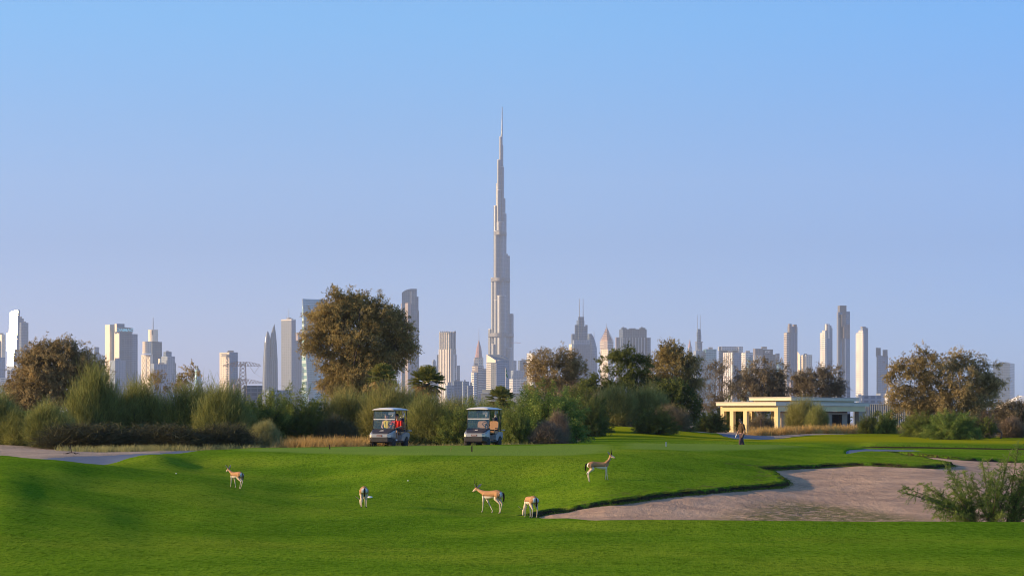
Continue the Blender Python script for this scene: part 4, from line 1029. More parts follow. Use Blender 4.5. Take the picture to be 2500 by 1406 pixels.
M_broom = foliage_mat('broom_green_twig', (.065, .085, .026), (.22, .245, .070), (.54, .53, .17), .35)
M_broomy = foliage_mat('yellow_broom_twig', (.080, .092, .030), (.25, .25, .075), (.52, .49, .17), .35)
M_dead = foliage_mat('dead_brown_twig', (.032, .034, .018), (.085, .085, .042), (.20, .185, .095), .05)
M_pinkt = foliage_mat('pinkish_dry_twig', (.100, .078, .056), (.215, .165, .120), (.36, .28, .20), .05)
M_golden = foliage_mat('golden_dry_grass', (.28, .18, .055), (.54, .36, .12), (.72, .52, .22), .3)
M_greengr = foliage_mat('pale_green_grass', (0.171, 0.186, 0.070), (0.326, 0.326, 0.132), (0.558, 0.496, 0.217), .3)
M_palm = foliage_mat('palm_frond', (.07, .10, .022), (.16, .18, .045), (.36, .34, .09), .2)
M_skirt = foliage_mat('dead_palm_frond', (0.186, 0.124, 0.054), (0.372, 0.256, 0.116), (0.589, 0.419, 0.202), .1)
M_turf = foliage_mat('rough_turf_blade', (0.048, 0.090, 0.012), (0.090, 0.144, 0.017), (0.180, 0.216, 0.024), .25)
M_bark = paint('grey_brown_bark', (.12, .095, .075), .9, var=.3, scale=4)
M_barkd = paint('dark_bark', (.07, .052, .042), .9, var=.3, scale=4)

def unit(v): return v / np.maximum(np.linalg.norm(v, axis=-1, keepdims=True), 1e-9)
def leaf_tris(P, D, L, W, g):
    "one slim triangle per leaf: base edge at P, tip along D"
    n = len(P)
    side = unit(np.cross(D, g.normal(size=(n, 3))))
    L = np.broadcast_to(L, (n,))[:, None]; W = np.broadcast_to(W, (n,))[:, None]
    V = np.stack([P - side * W / 2, P + side * W / 2, P + D * L], 1).reshape(-1, 3)
    return V, np.arange(n * 3).reshape(n, 3)
def leaf_obj(name, V, Fc, rnd, mat, parent):
    me = np_mesh(name, V, Fc, Fc.shape[1]); add_attr(me, 'rnd', rnd)
    return link(name, me, mat, parent)

def crown(g, lobes, dens, leaf=.12, wid=.05, twig=.55, lpt=9, tpc=9, droop=.25, shell=.45, noise=.25, hollow=0.0):
    """leaf cloud inside ellipsoid lobes (x, y, z, rx, ry, rz); dens = clumps per unit of lobe surface.
    returns leaf vertices, faces, per-vertex random, clump centres"""
    cs = []
    for (x, y, z, rx, ry, rz) in lobes:
        k = int(dens * (rx * ry + ry * rz + rx * rz) * 4.2)
        d = unit(g.normal(size=(k, 3))); r = shell + (1 - shell) * g.random(k) ** .6
        r = r * (1 + noise * (g.random(k) - .5) * 2)
        cs.append(np.stack([x + d[:, 0] * rx * r, y + d[:, 1] * ry * r, z + d[:, 2] * rz * r], -1))
    C = np.concatenate(cs)
    if hollow:
        keep = vnoise(C[:, 0] + 3 * C[:, 1], C[:, 2], hollow) > -.12
        C = C[keep]
    cen = C.mean(0)
    n = len(C); lpt = int(lpt * 2.1); tpc = int(tpc * 1.7); leaf *= .78; wid *= .78
    crnd = g.random(n)
    out = unit(C - cen + np.array([0, 0, .4]))
    csize = g.uniform(.6, 1.35, n)
    TW = np.repeat(np.arange(n), tpc)
    td = unit(out[TW] * .7 + g.normal(size=(len(TW), 3)) * .75 + np.array([0, 0, -droop]))
    tb = C[TW] + g.normal(size=(len(TW), 3)) * .16
    tl = twig * csize[TW] * g.uniform(.5, 1.2, len(TW))
    LW = np.repeat(np.arange(len(TW)), lpt)
    s = g.random(len(LW))
    P = tb[LW] + td[LW] * (tl[LW] * s)[:, None] + g.normal(size=(len(LW), 3)) * .045
    P[:, 2] -= droop * .5 * tl[LW] * s * s
    D = unit(td[LW] + g.normal(size=(len(LW), 3)) * .8)
    V, Fc = leaf_tris(P, D, leaf * g.uniform(.6, 1.4, len(P)), wid * 1.25 * g.uniform(.7, 1.3, len(P)), g)
    rnd = np.repeat(np.clip(crnd[TW][LW] * .75 + g.random(len(P)) * .35, 0, 1), 3)
    return V, Fc, rnd, C

def ribbons(P0, P1, P2, w0, w1, g, nseg=4):
    "flat tapered ribbons along quadratic curves"
    n = len(P0)
    side = unit(np.cross(P2 - P0 + 1e-5, g.normal(size=(n, 3))))
    V = []
    for i in range(nseg + 1):
        t = i / nseg
        p = (1 - t) ** 2 * P0 + 2 * t * (1 - t) * P1 + t * t * P2
        w = (w0 + (w1 - w0) * t)
        w = np.broadcast_to(w, (n,))[:, None] / 2
        V += [p - side * w, p + side * w]
    V = np.stack(V, 1)           # n, 2(nseg+1), 3
    m = V.shape[1]
    base = (np.arange(n) * m)[:, None]
    Fs = np.concatenate([base + np.array([[2 * i, 2 * i + 1, 2 * i + 3, 2 * i + 2]]) for i in range(nseg)], 0)
    return V.reshape(-1, 3), Fs, m

def limbs(g, base, targets, r0, parent, mat, name='branch', wig=.12, n=5, seg=5):
    m = MB()
    for tg in targets:
        a = Vector(base); b = Vector(tg); L = (b - a).length
        mid = a.lerp(b, .45) + Vector((g.normal() * wig * L, g.normal() * wig * L, abs(g.normal()) * wig * L * .6))
        pts = [((1 - t) ** 2) * a + 2 * t * (1 - t) * mid + t * t * b for t in [i / seg for i in range(seg + 1)]]
        rr = r0 * min(1.0, .35 + L / 8)
        m.tube(pts, [rr * (1 - .85 * i / seg) + .008 for i in range(seg + 1)], n, False)
    return m.build(name, mat, parent, smooth=True)

def tree(name, label, u, Y, base_v, lobes_px, dens, mat, group, cat='tree', trunk=None, bark=None, seed=1, nl=26, ry=.8, lat=0, **kw):
    "lobes in photo pixels at the tree's distance: (u, v, ru, rv[, dy])"
    g = np.random.default_rng(seed); k = Y / F
    x0 = (u - 1250) * k; z0 = ground(x0, Y) - .05
    o = empty(name, (x0, Y, z0)); tag(o, label, cat, group)
    lobes = []
    for lb in lobes_px:
        uu, vv, ru, rv = lb[:4]; dy = lb[4] if len(lb) > 4 else g.uniform(-.25, .25) * ru * k
        lobes.append(((uu - u) * k, dy, CZ - (vv - HY) * k - z0, ru * k, ru * k * ry, rv * k))
    V, Fc, rnd, C = crown(g, lobes, dens, **kw)
    V[:, 2] = np.maximum(V[:, 2], .02)
    leaf_obj('crown', V, Fc, rnd, mat, o)
    bark = bark or M_bark
    H = min(l[2] for l in lobes)
    r = trunk or .16
    fork = Vector((g.uniform(-.2, .2), 0, max(.5, H * .35)))
    m = MB(); m.tube([(0, 0, -.2), tuple(fork * .5 + Vector((.06, 0, 0))), tuple(fork)], [r * 1.3, r, r * .8], 8)
    m.build('trunk', bark, o, smooth=True)
    tg = [tuple(C[i]) for i in g.choice(len(C), min(nl, len(C)), replace=False)]
    limbs(g, tuple(fork), tg[:max(10, int(nl * .5))], r * .34, o, bark, 'branch')
    return o

# --------------------------------------------------------------- broom shrubs: sheaves of fine upright twigs
def broom(name, label, u, Y, w, h, mat, dead, group, seed=1, n=3200, lean=.0, up=.75, deadfrac=.35, thick=.022, cat='shrub', fan=1.0, sink=0.0):
    x0 = (u - 1250) * Y / F; z0 = ground(x0, Y) - .05 - sink
    key = (mat.name, seed % 2 if mat is M_broom else 0, lean > 0 and mat is M_broom)
    if key not in PROTO:
        g = np.random.default_rng(seed)
        o = empty(name, (x0, Y, z0)); build_broom(o, g, 4.0, 3.3, mat, dead, 13000, lean, up, .6 if mat is M_dead else .38, .0145, fan)
        PROTO[key] = o
    else: o = copy_tree(PROTO[key]); o.location = (x0, Y, z0)
    tag(o, label, cat, group); o.scale = (w / 4.0, w / 4.0, h / 3.3)
    if lean == 0: o.rotation_euler = (0, 0, seed * 1.7)
    return o
PROTO = {}
def build_broom(o, g, w, h, mat, dead, n, lean, up, deadfrac, thick, fan):
    n = int(n * 1.7); thick *= 1.25; up = up * .68
    K = 44                                  # main limbs
    a = g.uniform(0, 2 * np.pi, K); el = g.uniform(.15, 1.45, K)
    rr = g.uniform(.45, 1.0, K)
    knot = np.stack([np.cos(a) * np.cos(el) * w * .5 * rr + lean * h * rr * .5, np.sin(a) * np.cos(el) * w * .4 * rr, np.abs(np.sin(el)) * h * .78 * rr + .10 * h], -1)
    k = g.integers(0, K, n)
    s = g.random(n) ** .8
    root = np.stack([g.normal(size=n) * w * .05, g.normal(size=n) * w * .05, np.zeros(n)], -1)
    P0 = root * (1 - s[:, None]) + knot[k] * s[:, None] + g.normal(size=(n, 3)) * np.array([w * .075, w * .075, h * .075])
    P0[:, 2] = np.abs(P0[:, 2])
    out = unit(knot[k] * np.array([1, 1, .6]) + 1e-6)
    d = unit(out * (1 - up) * fan + np.array([lean, 0, up]) + g.normal(size=(n, 3)) * .55)
    L = h * g.uniform(.10, .34, n)[:, None]
    P1 = P0 + d * L * .5
    P2 = P1 + unit(d + g.normal(size=(n, 3)) * .55 + np.array([lean * .4, 0, .05])) * L * .55
    # keep inside a domed outline with a ragged top
    cap = h * (1.0 - .75 * np.clip(((P2[:, 0] - lean * h * .5) / (w * .56)) ** 2 + (P2[:, 1] / (w * .5)) ** 2, 0, 1.2)) * g.uniform(.72, 1.08, n)
    over = np.clip((P2[:, 2] - cap) / np.maximum(P2[:, 2], .01), 0, .9)[:, None]
    P2 = P2 - (P2 - P0) * over; P1 = P1 - (P1 - P0) * over
    V, Fc, m = ribbons(P0, P1, P2, thick, thick * .35, g, 2)
    rnd = np.repeat(np.clip(g.random(n) * .6 + (g.random(K)[k]) * .4, 0, 1), m)
    leaf_obj('foliage', V, Fc, rnd, mat, o)
    nd = int(n * deadfrac)                  # bare low twigs
    kk = g.integers(0, K, nd); sc_ = g.uniform(.1, .9, nd)[:, None]
    Q0 = knot[kk] * sc_ * np.array([1, 1, .5]) * g.uniform(.3, 1, (nd, 1)); Q0[:, 2] = np.abs(Q0[:, 2])
    dd = unit(unit(knot[kk]) * np.array([1, 1, .25]) + g.normal(size=(nd, 3)) * .45)
    Lq = w * g.uniform(.06, .22, nd)[:, None]
    Q1 = Q0 + dd * Lq * .5; Q2 = Q1 + unit(dd + g.normal(size=(nd, 3)) * .5 + np.array([0, 0, .15])) * Lq * .6
    Q2[:, 2] = np.clip(Q2[:, 2], .02, h * .62)
    V, Fc, m = ribbons(Q0, Q1, Q2, thick * .9, thick * .3, g, 2)
    leaf_obj('dead_twigs', V, Fc, np.repeat(g.random(nd), m), dead, o)
    mm = MB()
    for i in range(K):
        p = Vector(knot[i]); c = Vector((g.normal() * .1, g.normal() * .1, 0)) + p * .4 + Vector((0, 0, .1 * h))
        pts = [((1 - t) ** 2) * Vector((0, 0, -.05)) + 2 * t * (1 - t) * c + t * t * p for t in (0, .25, .5, .75, 1)]
        mm.tube(pts, [.045, .035, .028, .02, .01], 4, False)
    mm.build('stem', M_barkd, o)

# --------------------------------------------------------------- feathery mesquite-like shrubs
def feathery(name, label, u, Y, w, h, mat, group, seed=1, sprays=150, lps=120, leaf=.05, wid=.016, arch=.35, cat='shrub', sink=0.0, dense=1.0, stemr=.03, yaw=0, fill=0.6, sides=(-1, 1)):
    x0 = (u - 1250) * Y / F; z0 = ground(x0, Y) - .05 - sink
    small = w < 2; key = ('f', mat.name, seed % 2, small)
    if key in PROTO:
        o = copy_tree(PROTO[key]); o.location = (x0, Y, z0); o.scale = (w / 4.2, w / 4.2, h / 3.0); o.rotation_euler = (0, 0, seed * 2.3)
        tag(o, label, cat, group); return o
    g = np.random.default_rng(seed)
    o = empty(name, (x0, Y, z0)); tag(o, label, cat, group); PROTO[key] = o; o.scale = (w / 4.2, w / 4.2, h / 3.0)
    w, h = 4.2, 3.0; n, lps, leaf, wid = (60, 110, .12, .05) if small else (230, 260, .085, .030)
    a = g.uniform(0, 2 * np.pi, n); el = np.arcsin(np.clip(g.uniform(.02, 1.0, n), 0, 1)) * .95
    reach = g.uniform(.62, 1.05, n)
    tip = np.stack([np.cos(a) * np.cos(el) * w * .5 * reach, np.sin(a) * np.cos(el) * w * .42 * reach, np.sin(el) * h * reach], -1)
    root = np.stack([g.normal(size=n) * w * .05, g.normal(size=n) * w * .05, np.zeros(n)], -1)
    mid = root * .5 + tip * .5 + np.stack([np.zeros(n), np.zeros(n), h * arch * g.uniform(.2, 1, n)], -1) * (1 - np.sin(el))[:, None]
    t = fill * 0 + (1 - (1 - .22) * g.random((n, lps)) ** 1.0)
    t = .18 + .82 * g.random((n, lps)) ** (1 / (1 + fill))
    T = t[:, :, None]
    P = (1 - T) ** 2 * root[:, None] + 2 * T * (1 - T) * mid[:, None] + T * T * tip[:, None]
    tan = unit(2 * (1 - T) * (mid - root)[:, None] + 2 * T * (tip - mid)[:, None])
    # side twigs
    side = unit(np.cross(tan, g.normal(size=(n, 1, 3)) + 0 * tan))
    sg = np.where(g.random((n, lps, 1)) < .5, -1, 1)
    tw = unit(side * sg + tan * .7 + g.normal(size=(n, lps, 3)) * .25)
    off = g.uniform(0, .16, (n, lps, 1)) * w * (1.15 - T)
    off2 = g.uniform(0.0, .035, (n, lps, 1)) * w
    P = P + tw * off + g.normal(size=P.shape) * off2 * .6
    P[..., 2] -= .12 * off[..., 0]
    P = P.reshape(-1, 3); tw = tw.reshape(-1, 3)
    D = unit(tw + g.normal(size=tw.shape) * .7)
    V, Fc = leaf_tris(P, D, leaf * g.uniform(.6, 1.5, len(P)), wid * g.uniform(.7, 1.3, len(P)), g)
    V[:, 2] = np.maximum(V[:, 2], .01)
    cr_ = np.repeat(g.random(n), lps)
    rnd = np.repeat(np.clip(cr_ * .6 + g.random(len(P)) * .45, 0, 1), 3)
    leaf_obj('foliage', V, Fc, rnd, mat, o)
    m = MB()
    for i in range(0, n, 2):
        pts = []
        for q in (0, .3, .6, .95):
            pts.append(tuple((1 - q) ** 2 * root[i] + 2 * q * (1 - q) * mid[i] + q * q * tip[i]))
        m.tube(pts, [stemr, stemr * .7, stemr * .45, stemr * .15], 4, False)
    m.build('stem', M_barkd, o)
    return o

def grass_field(name, label, pts, n, h, w, mat, cat, seed=1, spread=.35, tuft=.35, lean=0.15):
    "blades over a list of (u, Y, radius m) spots; uncountable"
    g = np.random.default_rng(seed)
    P = np.array([[(u - 1250) * Y / F, Y, r] for u, Y, r in pts]); wts = P[:, 2] / P[:, 2].sum()
    nt_ = max(1, n // 28)
    k = g.choice(len(P), nt_, p=wts)
    tc = P[k][:, :2] + g.normal(size=(nt_, 2)) * P[k][:, 2:3] * .55
    th = g.uniform(.55, 1.25, nt_)
    i = np.repeat(np.arange(nt_), 28)
    xy = tc[i] + g.normal(size=(len(i), 2)) * tuft * .35
    z = terr(xy[:, 0], xy[:, 1]) - .12
    P0 = np.column_stack([xy, z])
    d = unit(np.column_stack([(xy - tc[i]) / tuft * spread * 2 + g.normal(size=(len(i), 2)) * spread * .6 + np.array([lean, 0]), np.ones(len(i))]))
    L = (h * th[i] * g.uniform(.6, 1.15, len(i)))[:, None]
    P1 = P0 + d * L * .55; P2 = P1 + unit(d * np.array([1.8, 1.8, 1]) + g.normal(size=d.shape) * .15) * L * .5
    V, Fc, m = ribbons(P0, P1, P2, w, w * .3, g, 2)
    me = np_mesh(name, V, Fc, 4); add_attr(me, 'rnd', np.repeat(np.clip(th[i] * .3 + g.random(len(i)) * .5, 0, 1), m))
    o = link(name, me, mat); tag(o, label, cat, kind='stuff')
    return o

GT = 'trees behind the shrub belt'
GS = 'shrubs lining the course'
# ---- large trees
tree('desert_tree', 'large round brown-green tree standing alone above the left cart, tallest tree', 872, 190, 1000,
     [(800, 790, 50, 46), (835, 750, 42, 36), (885, 752, 46, 36), (935, 780, 46, 40), (968, 815, 38, 42), (985, 850, 26, 30), (775, 835, 34, 38), (880, 820, 78, 60), (830, 880, 46, 46), (900, 890, 66, 48), (945, 870, 42, 40), (850, 930, 62, 36), (905, 935, 56, 30), (875, 905, 60, 40), (880, 960, 70, 28)],
     2.7, M_olive, GT, seed=11, trunk=.3, nl=46, twig=.62, leaf=.15, wid=.055, shell=.35, noise=.3, lpt=10, tpc=9)
tree('desert_tree', 'broad brown tree at the far left above the green broom shrubs', 130, 185, 1010,
     [(80, 876, 36, 32), (110, 862, 34, 28), (150, 858, 42, 28), (195, 874, 36, 30), (226, 902, 28, 30), (40, 960, 34, 30), (70, 985, 44, 26), (120, 905, 60, 46), (190, 925, 46, 40), (60, 930, 34, 40), (90, 960, 60, 36), (165, 960, 60, 30), (45, 975, 30, 26), (110, 935, 60, 40), (150, 900, 50, 36)],
     2.3, M_brown, GT, seed=12, trunk=.28, nl=40, twig=.6, leaf=.15, wid=.055, shell=.35, lpt=10, tpc=8)
tree('desert_tree', 'wide airy brown tree right of the pavilion, largest on the right', 2315, 192, 1045,
     [(2190, 960, 26, 24), (2390, 960, 40, 34), (2225, 890, 36, 30), (2260, 880, 34, 28), (2310, 880, 44, 32), (2365, 875, 42, 28), (2400, 900, 32, 34), (2425, 935, 22, 30), (2200, 925, 30, 30), (2280, 930, 60, 42), (2350, 935, 62, 46), (2235, 970, 46, 34), (2320, 985, 70, 40), (2270, 1000, 60, 30)],
     2.3, M_brown, GT, seed=13, trunk=.22, nl=40, twig=.62, leaf=.15, wid=.058, shell=.35, lpt=9, tpc=8, hollow=1.0, droop=.45)
tree('desert_tree', 'half bare brown tree just right of the tallest tower', 1362, 210, 1000,
     [(1310, 900, 26, 30), (1340, 882, 34, 26), (1385, 880, 30, 26), (1410, 905, 20, 26), (1360, 920, 48, 34), (1330, 950, 44, 28), (1390, 940, 36, 26)],
     2.7, M_brown, GT, seed=14, trunk=.16, nl=40, twig=.6, leaf=.14, wid=.052, lpt=8, tpc=8, hollow=0)
tree('desert_tree', 'leafy dark green tree with open branches before the notched slab tower', 1530, 203, 1010,
     [(1490, 890, 20, 20), (1510, 875, 22, 18), (1540, 872, 30, 20), (1565, 885, 22, 18), (1530, 905, 40, 24), (1470, 905, 14, 12), (1460, 935, 38, 24), (1440, 950, 28, 22), (1520, 945, 50, 26), (1560, 930, 34, 26), (1475, 880, 8, 8)],
     2.5, M_dgreen, GT, seed=15, trunk=.18, nl=44, twig=.42, leaf=.14, wid=.065, lpt=9, tpc=8, hollow=1.1)
tree('desert_tree', 'airy olive tree behind the dark green bush, left of the twisted tower', 1652, 212, 1010,
     [(1610, 880, 26, 24), (1638, 858, 28, 22), (1665, 868, 28, 24), (1690, 900, 22, 26), (1640, 905, 46, 34), (1670, 935, 36, 30), (1615, 930, 30, 28), (1695, 950, 18, 24)],
     3.0, M_olive, GT, seed=16, trunk=.16, nl=30, twig=.55, leaf=.15, wid=.058, lpt=8, tpc=8, hollow=0)
tree('desert_tree', 'dense dark green bush tree between the broom shrub and the pavilion', 1645, 199, 1050,
     [(1620, 965, 34, 34), (1655, 960, 36, 32), (1680, 1000, 26, 36), (1640, 1010, 50, 40)],
     2.6, M_dgreen, GT, seed=17, trunk=.15, nl=16, twig=.4, leaf=.15, wid=.07, lpt=9, tpc=8)
tree('desert_tree', 'thin leafless-looking tree with crossing twigs left of the pavilion', 1765, 262, 1040,
     [(1740, 915, 22, 28), (1765, 900, 24, 24), (1790, 925, 20, 28), (1760, 950, 40, 34), (1735, 980, 30, 26)],
     1.9, M_greyl, GT, seed=18, trunk=.12, nl=60, twig=.7, leaf=.15, wid=.05, lpt=7, tpc=8, hollow=.8)
tree('desert_tree', 'dark airy tree behind the pavilion roof, nearest its left corner', 1862, 275, 1030,
     [(1830, 915, 28, 26), (1860, 895, 30, 24), (1890, 905, 28, 26), (1905, 935, 20, 26), (1860, 940, 50, 34), (1820, 955, 28, 22), (1880, 960, 40, 22)],
     2.4, M_greyl, GT, seed=19, trunk=.18, nl=40, twig=.75, leaf=.18, wid=.07, lpt=8, tpc=8, hollow=1.1)
tree('desert_tree', 'dark airy tree behind the middle of the pavilion roof', 1992, 290, 1030,
     [(1955, 920, 24, 24), (1985, 905, 28, 22), (2020, 912, 28, 24), (2045, 940, 20, 18), (1990, 940, 50, 28), (1960, 955, 30, 20), (2020, 955, 36, 18)],
     2.4, M_greyl, GT, seed=20, trunk=.18, nl=40, twig=.75, leaf=.18, wid=.07, lpt=8, tpc=8, hollow=1.1)
tree('small_tree', 'small round brown tree poking above the left shrubs beside the lattice pylon', 457, 172, 1020,
     [(457, 893, 22, 18), (450, 912, 28, 16), (470, 905, 18, 16), (450, 935, 26, 18)], 2.6, M_brown, GT, seed=21, trunk=.1, nl=20, twig=.3, leaf=.12, wid=.06, lpt=8, tpc=7, hollow=.8)
tree('small_tree', 'tiny brown tree top left of the small round brown tree', 388, 176, 1020,
     [(388, 922, 20, 10), (392, 938, 24, 14)], 2.2, M_brown, GT, seed=22, trunk=.08, nl=12, twig=.3, leaf=.12, wid=.05, lpt=8, tpc=7)
tree('small_tree', 'grey-green rounded tree at the right edge behind the lilac dry bush', 2462, 205, 1050,
     [(2440, 1000, 30, 22), (2480, 1005, 34, 26), (2455, 1028, 50, 24), (2510, 1000, 30, 30)], 2.2, M_greyl, GT, seed=23, trunk=.1, nl=24, twig=.45, leaf=.13, wid=.05)
tree('small_tree', 'low dark bush at the foot of the broad right tree', 2440, 188, 1062,
     [(2400, 1040, 30, 18), (2350, 1040, 34, 20)], 2.4, M_dgreen, GT, seed=24, trunk=.06, nl=10, twig=.3, leaf=.12, wid=.05)

# ---- broom shrubs (left cluster and middle)
B = broom
B('broom_shrub', 'grey-green broom shrub cut by the left edge of the picture', -12, 127, 3.4, 2.9, M_broom, M_dead, GS, 31, 5200, deadfrac=.5)
B('broom_shrub', 'tall dense green broom shrub in front of the left brown tree', 232, 131, 4.0, 4.5, M_broom, M_dead, GS, 32, 9500, up=.85, deadfrac=.4)
B('broom_shrub', 'lower dark broom shrub left of the tallest left shrub', 120, 124, 3.2, 2.4, M_broom, M_dead, GS, 33, 5200, deadfrac=.8)
B('broom_shrub', 'green-gold broom shrub in the middle of the left belt', 345, 133, 4.2, 3.8, M_broom, M_dead, GS, 34, 8500, deadfrac=.45)
B('broom_shrub', 'wide olive broom shrub under the small round brown tree', 455, 132, 4.6, 3.75, M_broom, M_dead, GS, 35, 9500, lean=.12, deadfrac=.5)
B('broom_shrub', 'dark broom shrub with bare grey stems beside the sandy bank', 200, 122.5, 6.6, 1.45, M_dead, M_dead, GS, 36, 6200, up=.5, deadfrac=.9)
B('broom_shrub', 'broom shrub leaning right with wispy tips before the square cream and blue tower', 535, 129, 3.6, 3.7, M_broom, M_dead, GS, 37, 6200, lean=.22, deadfrac=.5)
B('broom_shrub', 'low dark shrub at the right end of the left belt', 545, 124, 4.2, 1.5, M_dead, M_dead, GS, 38, 4200, up=.5, deadfrac=.7, lean=.2)
B('broom_shrub', 'low dark twiggy shrub behind the yellow grass fringe', 400, 123.5, 6.6, 1.4, M_dead, M_dead, GS, 39, 5600, up=.5, deadfrac=.8)
B('broom_shrub', 'small dark shrub at the far left above the sandy bank', 40, 126, 2.6, 1.9, M_broom, M_dead, GS, 40, 3200, deadfrac=.9)
B('tall_grass_clump', 'pale green reed-like grass clump right of the left shrub belt', 645, 126.5, 1.9, 1.5, M_greengr, M_dead, GS, 41, 2600, up=.95, deadfrac=.05, cat='grass clump')
B('broom_shrub', 'golden green mounded shrub left of the left cart', 850, 141, 4.4, 3.5, M_broomy, M_dead, GS, 42, 10500, up=.6, deadfrac=.35)
B('broom_shrub', 'golden green shrub behind the left cart roof', 960, 139, 4.6, 3.9, M_broomy, M_dead, GS, 43, 11000, up=.6, deadfrac=.3)
B('broom_shrub', 'olive shrub with brown twiggy base just right of the left cart', 1045, 134, 3.8, 2.9, M_broom, M_dead, GS, 44, 8000, up=.55, deadfrac=.5)
B('broom_shrub', 'golden topped shrub between the two carts', 1105, 143, 3.6, 3.0, M_broomy, M_dead, GS, 45, 7000, up=.65, deadfrac=.4)
B('broom_shrub', 'bare dark shrub base left of the left cart', 820, 133, 2.6, 1.8, M_dead, M_dead, GS, 46, 4200, up=.5, deadfrac=.8)
B('broom_shrub', 'low olive shrub behind the right cart', 1185, 140, 3.4, 2.4, M_broom, M_dead, GS, 47, 6000, up=.6, deadfrac=.4)
B('broom_shrub', 'upright golden broom shrub on the mound crest, left of the pinkish one', 1500, 190, 4.2, 3.4, M_broomy, M_pinkt, GS, 48, 7500, up=.9, deadfrac=.35, thick=.03)
B('broom_shrub', 'golden broom shrub with a pinkish bare base on the mound crest', 1583, 192, 4.4, 3.6, M_broomy, M_pinkt, GS, 49, 7500, up=.92, deadfrac=.7, thick=.03)
B('broom_shrub', 'greyish twiggy shrub low on the right of the mound crest', 1640, 188, 3.4, 2.1, M_greyl, M_pinkt, GS, 50, 4200, up=.6, deadfrac=.9, thick=.03)
B('broom_shrub', 'dry brownish shrub on the left of the mound crest', 1455, 194, 3.4, 2.7, M_pinkt, M_pinkt, GS, 51, 5000, up=.75, deadfrac=.5, thick=.03)
B('broom_shrub', 'olive broom shrub standing in front of the pavilion wall', 1958, 226, 3.8, 3.5, M_broomy, M_dead, GS, 52, 8500, up=.75, deadfrac=.25, thick=.03)
B('broom_shrub', 'smaller olive broom shrub at the right foot of the pavilion broom', 1995, 223, 2.6, 2.6, M_broom, M_dead, GS, 53, 4600, up=.75, deadfrac=.3, thick=.03)
B('broom_shrub', 'grey-green low shrub under the pavilion beam beside the brown post', 1858, 224, 2.8, 1.9, M_greyl, M_dead, GS, 54, 4600, up=.7, deadfrac=.2, thick=.03)
B('broom_shrub', 'lilac grey dry bush right of the broad right tree', 2395, 196, 3.2, 2.6, M_pinkt, M_pinkt, GS, 55, 5600, up=.55, deadfrac=.6, thick=.03)
B('broom_shrub', 'dry brown bush at the right edge of the far fairway', 2470, 200, 3.0, 1.8, M_pinkt, M_pinkt, GS, 56, 4000, up=.55, deadfrac=.6, thick=.03)
B('broom_shrub', 'pinkish dry twigs in the middle of the green shrub right of the right cart', 1362, 130.6, 1.6, 1.8, M_pinkt, M_pinkt, GS, 57, 2200, up=.85, deadfrac=.5)
B('broom_shrub', 'brownish dry twigs at the foot of the green shrub right of the right cart', 1335, 128, 2.4, 1.3, M_pinkt, M_dead, GS, 58, 2400, up=.6, deadfrac=.8)
B('broom_shrub', 'pinkish dry shrub behind the mound, right of the half bare tree', 1405, 205, 4.6, 3.6, M_pinkt, M_pinkt, GS, 59, 5600, up=.7, deadfrac=.5, thick=.03)
# ---- feathery green shrubs
W = feathery
W('feathery_shrub', 'feathery dark green shrub right of the left broom belt', 640, 134, 4.2, 3.1, M_green, GS, 61, 170, 130)
W('feathery_shrub', 'feathery green shrub with arching tips before the twin horned tower', 720, 140, 5.0, 3.5, M_green, GS, 62, 200, 140)
W('feathery_shrub', 'dark feathery shrub above the yellow grass patch', 755, 134, 3.0, 2.3, M_dgreen, GS, 63, 120, 120)
W('feathery_shrub', 'dark green shrub behind the left broom belt', 585, 138, 3.4, 2.7, M_dgreen, GS, 64, 120, 130)
W('feathery_shrub', 'fresh green shrub at the foot of the left brown tree', 95, 150, 4.6, 2.3, M_lime, GS, 65, 140, 120)
W('feathery_shrub', 'green shrub between the two carts, in front of the golden shrub', 1120, 133, 3.6, 2.5, M_green, GS, 66, 150, 130)
W('feathery_shrub', 'green shrub behind the right cart', 1175, 150, 4.4, 2.8, M_green, GS, 67, 150, 120)
W('feathery_shrub', 'large feathery green shrub with spiky arching branches right of the right cart', 1335, 133, 5.0, 3.5, M_lime, GS, 68, 300, 190)
W('feathery_shrub', 'green shrub pressed against the right side of the right cart', 1258, 128, 2.2, 2.2, M_green, GS, 69, 100, 120)
W('feathery_shrub', 'dark green shrub at the base of the mound crest brooms', 1440, 168, 3.2, 2.9, M_dgreen, GS, 70, 120, 110, leaf=.07, wid=.025)
W('feathery_shrub', 'low dark shrub under the dense dark bush tree', 1600, 176, 3.6, 2.0, M_dgreen, GS, 71, 110, 110, leaf=.07, wid=.025)
W('feathery_shrub', 'dark green shrub beside the left pavilion pillars', 1735, 205, 3.4, 2.0, M_dgreen, GS, 72, 120, 110, leaf=.07, wid=.025)
W('feathery_shrub', 'dark green shrub filling the space between the pavilion pillars', 1800, 242, 4.6, 2.4, M_dgreen, GS, 73, 130, 110, leaf=.08, wid=.03)
W('feathery_shrub', 'green shrub showing above the pavilion beam on the left', 1790, 258, 4.4, 3.7, M_dgreen, GS, 74, 130, 100, leaf=.09, wid=.03)
W('feathery_shrub', 'bright feathery green shrub with spiky branches under the broad right tree', 2325, 182, 4.6, 2.4, M_lime, GS, 75, 190, 130, leaf=.07, wid=.022)
W('feathery_shrub', 'darker feathery green shrub left of the bright spiky shrub', 2250, 190, 3.8, 2.1, M_green, GS, 76, 140, 120, leaf=.07, wid=.022)
W('feathery_shrub', 'sparse leafy shrub before the cream slats', 2165, 205, 2.4, 1.9, M_green, GS, 77, 80, 80, leaf=.09, wid=.035)
W('feathery_shrub', 'dark leafy shrub at the right end of the pavilion', 2120, 208, 2.2, 1.9, M_dgreen, GS, 78, 80, 90, leaf=.09, wid=.035)
W('feathery_shrub', 'fresh green shrub in the gap below the central big tree', 905, 155, 4.6, 3.4, M_lime, GS, 79, 150, 120)
